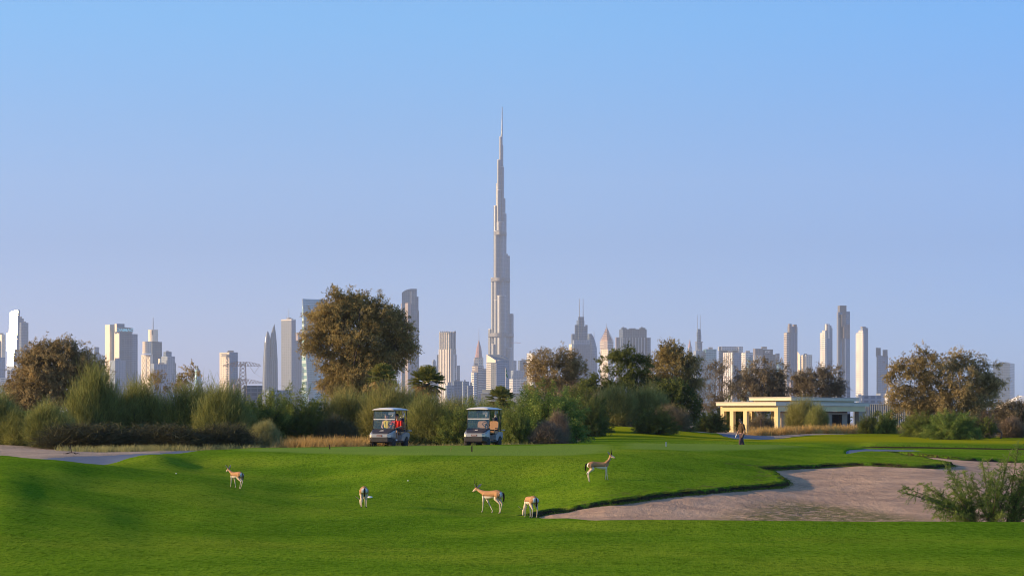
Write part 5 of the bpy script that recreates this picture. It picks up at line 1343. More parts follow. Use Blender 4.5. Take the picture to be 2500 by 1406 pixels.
W('feathery_shrub', 'low green weed on the mound crest', 1565, 187, 1.2, .6, M_lime, GS, 80, 40, 60, leaf=.06, wid=.025)
W('feathery_shrub', 'low green weed at the foot of the dense dark bush tree', 1680, 189, 1.6, .7, M_green, GS, 81, 50, 60, leaf=.07, wid=.025)
W('feathery_shrub', 'green shrub mass behind the spiky green shrub, below the half bare tree', 1300, 158, 5.4, 3.4, M_green, GS, 82)
W('feathery_shrub', 'dark green shrub filling the gap left of the mound crest brooms', 1420, 176, 5.0, 3.6, M_dgreen, GS, 83)
W('feathery_shrub', 'green shrub standing behind the left broom belt under the square cream and blue tower', 560, 146, 4.6, 3.3, M_green, GS, 84)
# far hedge line that reads as one mass
g = np.random.default_rng(90)
hu = np.concatenate([np.arange(-60, 2600, 40)]); allV = []; allF = []; allR = []; nv_ = 0
for u_ in hu:
    Yh = 330 + g.uniform(-40, 50); kx = (u_ - 1250) * Yh / F; zt = ground(kx, Yh)
    hh = g.uniform(1.6, 3.2)
    V, Fc, rnd, C = crown(g, [(kx, Yh, zt + hh * .45, 1.1, 1.0, hh * .55)], .9, leaf=.22, wid=.1, twig=.5, lpt=6, tpc=6)
    allV.append(V); allF.append(Fc + nv_); allR.append(rnd); nv_ += len(V)
me = np_mesh('distant_scrub', np.concatenate(allV), np.concatenate(allF), 3); add_attr(me, 'rnd', np.concatenate(allR))
tag(link('distant_scrub', me, M_dgreen), 'low distant scrub forming one dark band at the foot of the skyline', 'scrub', kind='stuff')

# ---- palms
def palm(label, u, Y, top_v, crown_v, r, seed, trunk_h=None):
    g = np.random.default_rng(seed); k = Y / F; x0 = (u - 1250) * k; z0 = ground(x0, Y) - .1
    o = empty('fan_palm', (x0, Y, z0)); tag(o, label, 'palm tree', 'fan palms')
    zc = CZ - (crown_v - HY) * k - z0
    m = MB(); m.tube([(0, 0, 0), (.05, 0, zc * .5), (0, 0, zc)], [.26, .2, .22], 10); m.build('trunk', M_bark, o, smooth=True)
    def fans(n, e0, e1, mat, name, rl, dr):
        Vs = []; Fs = []; Rs = []; c = 0
        for i in range(n):
            a = g.uniform(0, 2 * np.pi); e = g.uniform(e0, e1)
            d = np.array([math.cos(a) * math.cos(e), math.sin(a) * math.cos(e), math.sin(e)])
            st = np.array([0, 0, zc]) + d * .1; hub = st + d * rl * .45
            s = unit(np.cross(d, [0, 0, 1.0])[None])[0]; up = np.cross(s, d)
            q = 22; th = np.linspace(-1.5, 1.5, q)
            dirs = unit(np.outer(np.cos(th), d) + np.outer(np.sin(th), s) + up * g.uniform(-.15, .25))
            L = rl * .62 * (1 - .25 * (th / 1.5) ** 2)[:, None]
            P0 = np.repeat(hub[None], q, 0); P1 = P0 + dirs * L * .6; P2 = P1 + (dirs * .75 - np.array([0, 0, dr])) * L * .5
            V, Fc, mm = ribbons(P0, P1, P2, .07, .015, g, 2); Vs.append(V); Fs.append(Fc + c); Rs.append(np.full(len(V), g.random())); c += len(V)
            V, Fc, mm = ribbons(st[None], (st + hub)[None] / 2, hub[None], .04, .03, g, 1); Vs.append(V); Fs.append(Fc + c); Rs.append(np.full(len(V), .3)); c += len(V)
        leaf_obj(name, np.concatenate(Vs), np.concatenate(Fs), np.concatenate(Rs), mat, o)
    fans(64, -.35, 1.5, M_palm, 'fronds', r, .28)
    fans(34, -1.3, -.2, M_skirt, 'dead_frond_skirt', r * .85, .7)
palm('fan palm with tan dead skirt between the big central tree and ribbed tower', 1042, 168, 903, 936, 1.2, 101)
palm('fan palm with brown skirt directly behind the right cart roof', 1222, 160, 950, 978, .9, 102)
palm('yellow-green palm crown poking out beside the big central tree', 935, 165, 895, 925, 1.0, 103)

# ---- grasses
G_ = grass_field
G_('dry_grass', 'golden dry grass in front of the shrubs left of the left cart', [(740, 123.6, .9), (790, 123.6, 1.0), (840, 123.8, 1.0), (875, 124.5, .9), (905, 126.5, .8), (715, 123.6, .6)], 10000, .55, .018, M_golden, 'grass', 111)
G_('dry_grass', 'line of golden grass tufts in front of the pavilion', [(u, 214 + (u - 1850) * .004, 1.6) for u in range(1850, 2230, 26)] + [(u, 217, 1.2) for u in range(1870, 2100, 24)], 15000, .72, .035, M_golden, 'grass', 112, lean=-.2)
G_('dry_grass', 'low golden grass along the far fairway under the broad right tree', [(u, 213, 1.3) for u in range(2200, 2330, 24)], 4200, .55, .035, M_golden, 'grass', 113)
G_('grass_fringe', 'pale yellow-green grass fringe between left shrubs and sandy bank', [(u, 118 + (u - 180) * .012, 1.3) for u in range(200, 600, 30)], 11000, .34, .02, M_greengr, 'grass', 114)
G_('grass_fringe', 'short dry grass under the carts along the edge of the tee', [(u, 126, 1.2) for u in range(600, 1300, 40)], 9000, .26, .02, M_greengr, 'grass', 115)
# turf blades that overhang the bunker lip
def lip_grass():
    g = np.random.default_rng(120)
    poly = np.array(bunker_poly[:27]); seg = np.diff(poly, axis=0); L = np.linalg.norm(seg, axis=1)
    n = 42000; k = g.choice(len(seg), n, p=L / L.sum()); f = g.random(n)[:, None]
    xy = poly[k] + seg[k] * f
    nrm = np.column_stack([-seg[k][:, 1], seg[k][:, 0]]) / L[k][:, None]
    off = g.normal(size=(n, 1)) * .14 + .02
    clump = vnoise(xy[:, 0], xy[:, 1], .5)[:, None]
    p = xy + nrm * (off - .25 * np.clip(clump, 0, 1))
    s1 = sdf(bunker_poly, p[:, 0], p[:, 1])
    z = terr(p[:, 0], p[:, 1]) + .0 - np.where(s1 < 0, .12, .01)
    P0 = np.column_stack([p, z]); d = unit(np.column_stack([g.normal(size=(n, 2)) * .6, g.uniform(.3, 1, n)]))
    Lb = g.uniform(.04, .11, n)[:, None]
    V, Fc, m = ribbons(P0, P0 + d * Lb * .5, P0 + d * Lb + np.array([0, 0, -.03]), .014, .004, g, 1)
    me = np_mesh('bunker_edge_turf', V, Fc, 4); add_attr(me, 'rnd', np.repeat(g.random(n), m))
    tag(link('bunker_edge_turf', me, M_turf), 'ragged turf blades along the edge of the sand bunker', 'grass', kind='stuff')
    # sparse weeds growing on the sand
    n = 9000; q = 30000
    X = g.uniform(-2, 20, q); Y_ = g.uniform(66, 82, q); s = sdf(weed_poly, X, Y_); s2 = sdf(bunker_poly, X, Y_)
    keep = ((s + 1.3 * vnoise(X, Y_, 1.2) < .4) & (vnoise(X * .6, Y_, .7) > .0) & (s2 < -.3)) | ((vnoise(X + 9, Y_, 1.1) > .33) & (s2 < -.2) & (s2 > -4) & (g.random(q) < .35))
    X = X[keep]; Y_ = Y_[keep]; z = terr(X, Y_) - .31
    P0 = np.column_stack([X, Y_, z]); n = len(X); d = unit(np.column_stack([g.normal(size=(n, 2)) * .9, np.full(n, .5)]))
    Lb = g.uniform(.08, .17, n)[:, None]
    V, Fc, m = ribbons(P0, P0 + d * Lb * .5, P0 + d * Lb, .03, .006, g, 1)
    me = np_mesh('sand_weeds', V, Fc, 4); add_attr(me, 'rnd', np.repeat(g.random(n), m))
    tag(link('sand_weeds', me, M_greengr), 'sparse creeping weeds on the near side of the bunker sand', 'weeds', kind='stuff')
lip_grass()

# ---- foreground mesquite at the right edge
def near_mesquite():
    g = np.random.default_rng(130)
    Y = 66.5; u = 2420; x0 = (u - 1250) * Y / F; z0 = ground(x0, Y) - .15
    o = empty('foreground_shrub', (x0, Y, z0)); tag(o, 'open thorny green shrub in the bunker at the lower right corner', 'shrub', 'foreground shrub')
    k = Y / F
    def W_(uu, vv, dy=0.0): return np.array([(uu - u) * k, dy, CZ - (vv - HY) * k - z0])
    # main limbs: list of end pixels
    tips = [(2192, 1200), (2215, 1192), (2262, 1190), (2298, 1130), (2262, 1182), (2330, 1150), (2345, 1175), (2365, 1150), (2400, 1125), (2425, 1125), (2425, 1150), (2460, 1120), (2480, 1085), (2500, 1120), (2470, 1160), (2520, 1100), (2540, 1140), (2560, 1080),
            (2300, 1225), (2270, 1235), (2330, 1205), (2380, 1190), (2440, 1190), (2500, 1180), (2540, 1200), (2580, 1160), (2290, 1262), (2340, 1262), (2480, 1245), (2530, 1255), (2400, 1232), (2600, 1230), (2310, 1180), (2450, 1215), (2350, 1240), (2380, 1160), (2560, 1110), (2590, 1060), (2620, 1120), (2500, 1215), (2420, 1180), (2540, 1060), (2470, 1100), (2600, 1190), (2250, 1215), (2355, 1215), (2395, 1210), (2465, 1232), (2320, 1250), (2430, 1255), (2520, 1235)]
    roots = [W_(2385, 1283, .1), W_(2420, 1287, -.1), W_(2460, 1287, .2), W_(2520, 1290, 0.0)]
    Ps = []; Ds = []; R_ = []; m = MB(); tw0 = []; tw1 = []; tw2 = []
    for (a, b) in tips:
        tp = W_(a, b, g.uniform(-.9, .9)); rt = roots[int(np.argmin([abs(r[0] - tp[0] * .35) for r in roots]))]
        mid = rt * .45 + tp * .55 + np.array([0, 0, .12 * abs(tp[0] - rt[0])])
        q = np.linspace(0, 1, 8)[:, None]; pl = (1 - q) ** 2 * rt + 2 * q * (1 - q) * mid + q * q * tp
        m.tube([tuple(p) for p in pl], [.022 * (1 - .85 * i / 7) + .002 for i in range(8)], 5, False)
        ln = np.linalg.norm(tp - rt); ns = int(10 + ln * 24)
        rb = g.random()
        for _ in range(ns):
            s = .22 + .78 * g.random(); p = (1 - s) ** 2 * rt + 2 * s * (1 - s) * mid + s * s * tp
            tan = unit((2 * (1 - s) * (mid - rt) + 2 * s * (tp - mid))[None])[0]
            dv = unit((tan * .6 + g.normal(size=3) * 1.0 + np.array([0, 0, .05]))[None])[0]
            L = g.uniform(.14, .55) * (1.15 - s * .75)
            tw0.append(p); tw1.append(p + dv * L * .5); tw2.append(p + dv * L + np.array([0, 0, -.03]))
            nb = int(L * 95)
            for j in range(nb):
                f = (j + .6) / nb; bp = p + dv * L * f + np.array([0, 0, -.03 * f * f])
                sd = unit((np.cross(dv, g.normal(size=3)) + dv * .5)[None])[0]
                for e in range(2):
                    Ps.append(bp + sd * (.010 + .013 * e)); Ds.append(unit((sd * .5 + g.normal(size=3) * .7)[None])[0]); R_.append(np.clip(rb * .4 + g.random() * .6, 0, 1))
    m.build('branch', paint('green_brown_bark', (.13, .11, .06), .8, var=.2, scale=6), o, smooth=True)
    V, Fc, mm = ribbons(np.array(tw0), np.array(tw1), np.array(tw2), .008, .003, g, 2)
    leaf_obj('twigs', V, Fc, np.repeat(g.random(len(tw0)), mm), M_green, o)
    P = np.array(Ps); D = np.array(Ds)
    V, Fc = leaf_tris(P, D, g.uniform(.022, .042, len(P)), g.uniform(.010, .017, len(P)), g)
    leaf_obj('leaves', V, Fc, np.repeat(np.array(R_), 3), M_lime, o)
near_mesquite()
# ------------------------------------------------------------------ pavilion
M_fascia = paint('cream_fascia', (.76, .67, .48), .7, var=.05, scale=.8, bump=.05)
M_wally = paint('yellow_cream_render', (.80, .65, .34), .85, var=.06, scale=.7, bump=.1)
M_wallg = paint('shaded_cream_render', (.40, .31, .225), .9, var=.08, scale=.9, bump=.1)  # cream render darkened in colour for the faces in shade
M_shade = paint('painted_shade', (.02, .018, .018), .9)
M_stone = paint('pale_stone', (.55, .50, .42), .8, var=.1, scale=2)
def pavilion():
    t = Tower('pavilion', 'cream flat-roofed pavilion with square pillars and two stacked roof slabs', 'pavilion', 1895, 236, 50, group='pavilion')
    t.o.location.z = t.z0 = CZ - (1058 - HY) * t.k
    P = t.foot(1748, 1894.5, 2123); c, r, b, l = P
    def slab(part, L, C, Rr, v0, v1, dy, mat):
        o = t.box(part, L, C, Rr, v0, mat, bottom=v1, dy=dy)
        m = o.modifiers.new('bevel', 'BEVEL'); m.width = .03; m.segments = 2
        return o
    slab('lower_roof_slab', 1748, 1894.5, 2123, 981, 989.6, 0, M_fascia)
    slab('upper_roof_slab', 1829, 1932, 2097, 968.8, 976.8, 2.2, M_fascia)
    t.box('clerestory_wall', 1841, 1936, 2086, 976, M_wally, bottom=982, dy=2.8)
    t.box('drip_edge', 1746.8, 1894.5, 2124.2, 980.2, M_stone, bottom=982, dy=-.05)
    t.box('drip_edge', 1827.8, 1932, 2098.2, 968, M_stone, bottom=969.8, dy=2.15)
    # beams: butt against the corner
    c2, r2, b2, l2 = t.foot(1759, 1899, 2112, .45)
    def along(p, q, a0, a1, z0, z1, th, part, mat):
        d = Vector((q[0] - p[0], q[1] - p[1])); L = d.length; d.normalize(); nrm = Vector((-d.y, d.x))
        A = Vector(p) + d * a0; Bv = Vector(p) + d * a1
        m = MB(); pts = [A, Bv, Bv + nrm * th, A + nrm * th]
        if (nrm.y < 0): pts = [A + nrm * th, Bv + nrm * th, Bv, A]
        m.poly([(*p_, z0) for p_ in reversed(pts)]); m.poly([(*p_, z1) for p_ in pts])
        for i in range(4):
            u_, v_ = pts[i], pts[(i + 1) % 4]; m.poly([(*u_, z0), (*v_, z0), (*v_, z1), (*u_, z1)])
        return m.build(part, mat, t.o)
    Ll = math.dist(l2, c2); Lr = math.dist(c2, r2)
    zb0, zb1 = t.Z(1003), t.Z(989.4)
    along(l2, c2, 0, Ll, zb0, zb1, .45, 'beam', M_wally)
    along(c2, r2, .45, Lr, zb0, zb1, .45, 'beam', M_wally)
    along(l2, b2, .45, math.dist(l2, b2), zb0, zb1, -.45, 'beam', M_wally) if False else None
    th = .40
    dl = Vector((c2[0] - l2[0], c2[1] - l2[1])).normalized(); dn = Vector((r2[0] - c2[0], r2[1] - c2[1])).normalized()
    def pillar(fr, back=0.0, part='pillar'):
        A = Vector(l2) + dl * (fr * Ll) + dn * back + Vector((.002, .003))
        m = MB()
        def ring(o, s, z): return [(*(A + dl * (-o) + dn * (-o)), z), (*(A + dl * (s + o) + dn * (-o)), z), (*(A + dl * (s + o) + dn * (s + o)), z), (*(A + dl * (-o) + dn * (s + o)), z)]
        rg = [ring(.10, th, 0), ring(.08, th, .10), ring(0, th, .28), ring(0, th, zb0)]
        for a_, b_ in zip(rg[:-1], rg[1:]):
            for i in range(4): m.poly([a_[i], a_[(i + 1) % 4], b_[(i + 1) % 4], b_[i]])
        m.build(part, M_wally, t.o)
    pillar(0); pillar(.165); pillar(.40); pillar((Ll - th) / Ll)
    pillar(.0, 4.6); pillar(.40, 4.6); pillar(.76, 4.6)
    # right wing: wall with a doorway, and an end pillar
    wz = t.Z(1005)
    wall_in = .9
    def on_r(px_):   # distance along the right face for a photo column
        x0 = (t.cx - 1250) * t.k; a_ = (px_ - 1250) / F; Yc = t.Y + c2[1]
        return (a_ * Yc - (x0 + c2[0])) / (dn.x - a_ * dn.y)
    q = Vector(c2) - dl * wall_in * 1.0
    a0, a1, d0, d1 = on_r(1925), on_r(2086), on_r(2048), on_r(2073)
    def wl(a, e, z0, z1, part, mat, inset, th_=.25):
        p_ = Vector(c2) - dl * inset
        return along((p_.x, p_.y), ((p_ + dn * 30).x, (p_ + dn * 30).y), a, e, z0, z1, th_, part, mat)
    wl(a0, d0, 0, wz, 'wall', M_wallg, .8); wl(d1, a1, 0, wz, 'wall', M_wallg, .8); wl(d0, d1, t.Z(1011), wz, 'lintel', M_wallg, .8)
    wl(d0 - .4, d1 + 3.2, 0, t.Z(1009), 'interior_shade_sheet', M_shade, 1.9, .1)  # black sheet stands in for the unlit interior behind the doorway
    for e in (d0, d1 - .12): wl(e, e + .12, 0, t.Z(1011), 'door_frame', M_barkd, .78, .3)
    wl(on_r(1925), on_r(2086), wz, wz + .06, 'recess_shade_strip', M_shade, .82, .2)  # dark strip paints the shade in the recess above the wall
    e0, e1 = on_r(2097), on_r(2111.5)
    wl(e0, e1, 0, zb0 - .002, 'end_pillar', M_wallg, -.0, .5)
    wl(on_r(2086), on_r(2098), 0, t.Z(1009), 'far_screen_wall', M_creamw, 3.4, .2)
    # ceiling and floor
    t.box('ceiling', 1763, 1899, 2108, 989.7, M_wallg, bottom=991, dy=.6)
    t.box('floor_slab', 1754, 1897, 2114, 1056.5, M_stone, bottom=1060, dy=.1)
pavilion()
p0 = px(1858, 1046, 221)
m = MB(); m.box(-.07, .07, -.07, .07, -.3, 1.32); m.box(-.09, .09, -.09, .09, 1.32, 1.36)
o = m.build('wooden_post', paint('brown_post_wood', (.10, .06, .035), .8, var=.2, scale=5)); o.location = (p0.x, 221, ground(p0.x, 221)); tag(o, 'brown square wooden post standing in the golden grass before the pavilion', 'post')

# ------------------------------------------------------------------ organic bodies: overlapping limbs fused into one skin
def organic(name, strokes, voxel, mat, parent, color=None, smooth=3, factor=.5, loc=None):
    bm = bmesh.new()
    for st in strokes:
        for (x, y, z, r) in st:
            M = Matrix.Translation((x, y, z)) @ Matrix.Scale(r, 4)
            bmesh.ops.create_icosphere(bm, subdivisions=2, radius=1, matrix=M)
        for a, b in zip(st[:-1], st[1:]):
            A, B_ = Vector(a[:3]), Vector(b[:3]); d = B_ - A
            if d.length < 1e-4: continue
            q = d.to_track_quat('Z', 'Y').to_matrix().to_4x4()
            M = Matrix.Translation((A + B_) / 2) @ q
            bmesh.ops.create_cone(bm, cap_ends=True, segments=12, radius1=a[3], radius2=b[3], depth=d.length, matrix=M)
    me = bpy.data.meshes.new(name + '_raw'); bm.to_mesh(me); bm.free()
    ob = bpy.data.objects.new('tmp_raw', me); COL.objects.link(ob)
    rm = ob.modifiers.new('r', 'REMESH'); rm.mode = 'VOXEL'; rm.voxel_size = voxel; rm.use_smooth_shade = True
    sm = ob.modifiers.new('s', 'SMOOTH'); sm.iterations = smooth; sm.factor = factor
    dg = bpy.context.evaluated_depsgraph_get()
    out = bpy.data.meshes.new_from_object(ob.evaluated_get(dg))
    bpy.data.objects.remove(ob)
    out.name = name
    out.materials.clear()
    if color is not None:
        co = np.empty(len(out.vertices) * 3, dtype=np.float32); out.vertices.foreach_get('co', co); co = co.reshape(-1, 3)
        cl = color(co).astype(np.float32)
        a = out.attributes.new('col', 'FLOAT_COLOR', 'POINT')
        a.data.foreach_set('color', np.column_stack([cl, np.ones(len(cl))]).astype(np.float32).ravel())
    return link(name, out, mat, parent, loc, smooth=True)
def vcol_mat(name, rough=.8):
    t = NT(name); a = t.n('ShaderNodeAttribute'); a.attribute_name = 'col'
    n = t.noise(60, 3, .6, t.obj())
    c = t.mix(t.math('MULTIPLY', t.smooth(n, .4, .7), .15), a.outputs['Color'], (.05, .03, .02))
    return t.done(t.bsdf(c, rough, 0, .2))
M_fur = vcol_mat('gazelle_fur')
M_horn = paint('dark_horn', (.012, .011, .010), .8, spec=.1)
M_hoof = paint('black_hoof', (.02, .018, .016), .5)

def gazelle(label, u, v, Y, heading, scale, pose, legs, horn=.2, turn=0.0, earup=.3, group='gazelles on the grass'):
    x0, y0 = hit(u, v, Y - 12) if Y is not None else hit(u, v, 64)
    y0h = y0
    z0 = ground(x0, y0h)
    o = empty('gazelle', (x0, y0h, z0), R(heading)); o.scale = (scale,) * 3; tag(o, label, 'gazelle', group)
    ca, sa = math.cos(R(heading)), math.sin(R(heading))
    def gz(lx, ly):   # ground height under a hoof in local units
        return (ground(x0 + (lx * ca - ly * sa) * scale, y0h + (lx * sa + ly * ca) * scale) - z0) / scale
    S = []
    S.append([(-.31, 0, .555, .098), (-.22, 0, .575, .104), (-.08, 0, .565, .098), (.08, 0, .545, .102), (.20, 0, .545, .104), (.27, 0, .56, .080)])
    S.append([(-.34, .045, .53, .080), (-.34, -.045, .53, .080)]); S.append([(-.12, 0, .530, .080), (.04, 0, .495, .094), (.17, 0, .488, .106)])
    nk, hd, mz = pose
    def tn(p, a=1.0):
        c_, s_ = math.cos(turn * a), math.sin(turn * a); dx, dy = p[0] - .25, p[1]
        return (.25 + dx * c_ - dy * s_, dx * s_ + dy * c_, p[2])
    n1 = tn(nk, .5); h1 = tn(hd); m1 = tn(mz)
    S.append([(.22, 0, .56, .084), (*n1, .052), (*h1, .042)])
    hv = Vector(h1); mv = Vector(m1); hm = hv.lerp(mv, .5)
    S.append([(*h1, .056), (*hm, .042), (*mv, .024)])
    hs = []
    for (lx, ly, kx, fx) in legs[:2]:     # front legs: shoulder x, side, knee x, foot x
        fz = gz(fx, ly)
        S.append([(lx, ly * .9, .50, .062), (lx + .01, ly, .40, .036), (kx, ly, .24, .019), (fx - .012, ly, .055 + fz, .0125), (fx, ly, .03 + fz, .016)]); hs.append((fx + .008, ly, fz))
    for (lx, ly, kx, fx) in legs[2:]:     # hind legs: hip, side, hock x, foot x
        fz = gz(fx, ly)
        S.append([(lx, ly * .75, .52, .095), (lx + .06, ly, .42, .062), (kx + .02, ly, .29, .027), (kx, ly, .255, .022), (fx - .01, ly, .06 + fz, .013), (fx, ly, .03 + fz, .016)]); hs.append((fx + .008, ly, fz))
    muz = Vector(m1)
    def color(co):
        x, y, z = co[:, 0], co[:, 1], co[:, 2]
        C = np.tile(np.array([.47, .26, .13]), (len(co), 1))
        nz = vnoise(x * 40, z * 40 + y * 31, 1.0)
        body = (x > -.46) & (x < .36) & (z > .30)
        back = np.clip((z - .60) / .06, 0, 1)[:, None] * body[:, None]
        C = C * (1 - back * .22)
        fl = np.clip(1 - np.abs(z - .505 - .03 * x) / .026, 0, 1) * (np.abs(x) < .27)
        C = C * (1 - .45 * fl[:, None])
        def blend(mask, col):
            nonlocal C
            mk = np.clip(mask, 0, 1)[:, None]; C = C * (1 - mk) + np.array(col) * mk
        blend(np.clip((.485 - z + .03 * x) / .014, 0, 1) * (x > -.24) * (x < .28) * (z > .30), (.80, .75, .68))
        blend(np.clip((.47 - z) / .06, 0, 1) * .75, (.68, .58, .46))
        blend(np.clip((.28 - z) / .05, 0, 1) * .55, (.72, .63, .50))
        rump = np.clip((-.355 - x) / .015, 0, 1) * (np.abs(y) < .10) * (z > .26) * (z < .61)
        blend(rump, (.80, .78, .76))
        blend(np.clip(1 - np.abs(np.abs(y) - .10) / .014, 0, 1) * (x < -.33) * (z > .33) * (z < .58) * .9, (.10, .06, .04))
        # head: pale face sides and a dark nose
        P = co - np.array(h1); dv = np.array(mv - hv); L = np.linalg.norm(dv); dv = dv / L
        s_ = P @ dv; rad = np.linalg.norm(P - s_[:, None] * dv, axis=1)
        face = (s_ > .03) & (rad < .075) & (np.linalg.norm(co - np.array(hm), axis=1) < L * .75 + .03)
        blend(face * .6, (.70, .62, .52)); blend((np.linalg.norm(co - np.array(mv), axis=1) < .024) * .9, (.05, .04, .04))
        th = (P[:, 2] < -.02) & (np.linalg.norm(P, axis=1) < .16)
        blend(th * .15, (.74, .68, .58))
        return np.clip(C * (1 + .12 * nz[:, None]), 0, 1)
    organic('body', S, .0105, M_fur, o, color, smooth=4)
    # eyes, ears, horns, tail, hooves
    fw = (mv - hv).normalized(); side = Vector((-math.sin(turn), math.cos(turn), 0)); upv = side.cross(fw) * -1
    if upv.z < 0: upv = -upv
    for sg in (-1, 1):
        m = MB(); e = hv + fw * .035 + side * sg * .046 + upv * .012
        m.lathe([(0, -.012), (.011, -.006), (.012, 0), (.011, .006), (0, .012)], 8, tuple(e)); m.build('eye', M_hoof, o, smooth=True)
        m = MB(); b0 = hv - fw * .02 + side * sg * .038 + upv * .035
        dr = (side * sg * .85 + upv * (earup + .25) - fw * .55).normalized(); wd = dr.cross(fw).normalized()
        prof = [(0, .014), (.05, .032), (.11, .030), (.175, .004)]
        ring = []
        for d_, w_ in prof:
            c_ = b0 + dr * d_; ring.append([c_ + wd * w_, c_ - fw * .010, c_ - wd * w_, c_ + fw * .004])
        for a_, b_ in zip(ring[:-1], ring[1:]):
            for i in range(4): m.poly([a_[i], a_[(i + 1) % 4], b_[(i + 1) % 4], b_[i]])
        m.build('ear', M_ear, o, smooth=True)
        if horn:
            b1 = hv + fw * .012 + side * sg * .02 + upv * .045
            pts = [b1, b1 + upv * horn * .5 - fw * horn * .22 + side * sg * .012, b1 + upv * horn * .95 - fw * horn * .38 + side * sg * .02]
            m = MB(); m.tube(pts, [.011, .008, .0025], 6); m.build('horn', M_horn, o, smooth=True)
    m = MB(); m.tube([(-.415, 0, .60), (-.455, 0, .56), (-.465, .004, .47), (-.462, .008, .37), (-.455, .01, .33)], [.018, .026, .030, .022, .005], 7); m.build('tail', M_horn, o, smooth=True)
    for (hx, hy, hz) in hs:
        m = MB(); m.box(-.02, .022, -.014, .014, 0, .03, o=(hx, hy, hz), taper=.006); m.build('hoof', M_hoof, o)
    return o
M_ear = paint('pale_ear', (.42, .30, .22), .8)
up_ = ((.36, 0, .72), (.43, 0, .86), (.585, 0, .80)); fwd_ = ((.42, 0, .62), (.56, 0, .70), (.705, 0, .615))
dn_ = ((.38, 0, .42), (.47, 0, .20), (.52, 0, .06)); mid_ = ((.40, 0, .66), (.50, 0, .76), (.62, 0, .66))
gazelle('gazelle walking away at the far left of the lawn with its head up', 577, 1191, 90, 132, .82, mid_, [(.22, .07, .26, .30), (.22, -.07, .20, .16), (-.28, .08, -.42, -.34), (-.28, -.08, -.32, -.20)], horn=.17, turn=.15, earup=.5)
gazelle('gazelle seen from behind with its head down, nearest the white plate', 888, 1238, 76, 97, .95, dn_, [(.22, .075, .21, .20), (.22, -.06, .24, .26), (-.28, .09, -.36, -.34), (-.28, -.07, -.32, -.24)], horn=.1, turn=.25, earup=.1)
gazelle('gazelle with long dark horns and lowered neck walking left, in the middle of the picture', 1200, 1251, 68, 142, 1.0, fwd_, [(.24, .07, .26, .30), (.22, -.06, .13, .02), (-.28, .08, -.37, -.36), (-.28, -.07, -.34, -.27)], horn=.28, turn=0, earup=.15)
gazelle('gazelle grazing with its rump to us at the left tip of the bunker', 1296, 1263, 72, 112, .84, dn_, [(.22, .08, .25, .28), (.22, -.06, .2, .2), (-.28, .09, -.36, -.32), (-.28, -.08, -.34, -.28)], horn=.1, turn=.2, earup=.2)
gazelle('gazelle standing side-on facing right on the slope above the bunker', 1462, 1173, 80, 4, .96, up_, [(.24, .06, .25, .245), (.24, -.06, .27, .31), (-.28, .08, -.40, -.34), (-.28, -.06, -.37, -.33)], horn=.22, turn=-.5, earup=.3)

# ------------------------------------------------------------------ people
M_skin = paint('medium_skin', (.48, .27, .18), .55, var=.08, scale=8); M_skin2 = paint('light_skin', (.56, .34, .25), .55, var=.08, scale=8)  # plain skin tones, darker and lighter
M_hair = paint('black_hair', (.015, .012, .010), .5); M_red = paint('red_polo_cloth', (.62, .015, .015), .8, var=.12, scale=10, bump=.2)
M_yellow = paint('yellow_top_cloth', (.75, .62, .06), .8, var=.1, scale=10, bump=.2); M_brownp = paint('olive_brown_polo_cloth', (.075, .040, .014), .85, var=.15, scale=10, bump=.2)
M_black = paint('black_cloth', (.015, .015, .018), .85, var=.2, scale=10); M_plum = paint('plum_trouser_cloth', (.065, .035, .055), .85, var=.2, scale=8, bump=.2)
M_whitec = paint('white_leather', (.78, .78, .78), .6); M_navy = paint('navy_cloth', (.02, .03, .07), .8)
def hand_strokes(w, d, palm_dir, curl=.5):
    "wrist point, finger direction, palm normal -> palm and five fingers"
    w = Vector(w); d = Vector(d).normalized(); n = Vector(palm_dir).normalized(); s = d.cross(n).normalized()
    S = [[(*(w), .024), (*(w + d * .05 + s * .018), .020), (*(w + d * .085 + s * .022), .016)], [(*(w + d * .05 - s * .018), .020), (*(w + d * .085 - s * .022), .016)]]
    for i, (o_, L) in enumerate(((-.03, .065), (-.010, .078), (.011, .074), (.031, .058))):
        a = w + d * .085 + s * o_; b = a + (d * (1 - curl * .4) + n * curl * .5).normalized() * L * .5; c = b + (d * (1 - curl) + n * curl).normalized() * L * .5
        S.append([(*a, .0095), (*b, .0088), (*c, .0075)])
    a = w + d * .03 - s * .028; b = a + (d * .6 - s * .8).normalized() * .035; c = b + (d * .8 - s * .1 + n * .4).normalized() * .03
    S.append([(*a, .012), (*b, .010), (*c, .008)])
    return S
def head_strokes(c, f, r=.088):
    c = Vector(c); f = Vector(f).normalized()
    s = Vector((0, 0, 1)).cross(f).normalized(); u = f.cross(s)
    P = lambda a, b, e, rr: (*(c + f * a + s * b + u * e), rr)
    return [[P(-.02, 0, .035, .086), P(.02, 0, .02, .078)], [P(.02, 0, -.03, .060), P(.045, 0, -.075, .034)], [P(.085, 0, -.005, .014), P(.098, 0, -.022, .013)],
            [P(-.01, .078, -.01, .016), P(-.01, .078, -.03, .012)], [P(-.01, -.078, -.01, .016), P(-.01, -.078, -.03, .012)], [P(-.03, 0, -.06, .056), P(-.03, 0, -.14, .054)],
            [P(.075, .02, -.055, .010), P(.08, 0, -.055, .011), P(.075, -.02, -.055, .010)]]
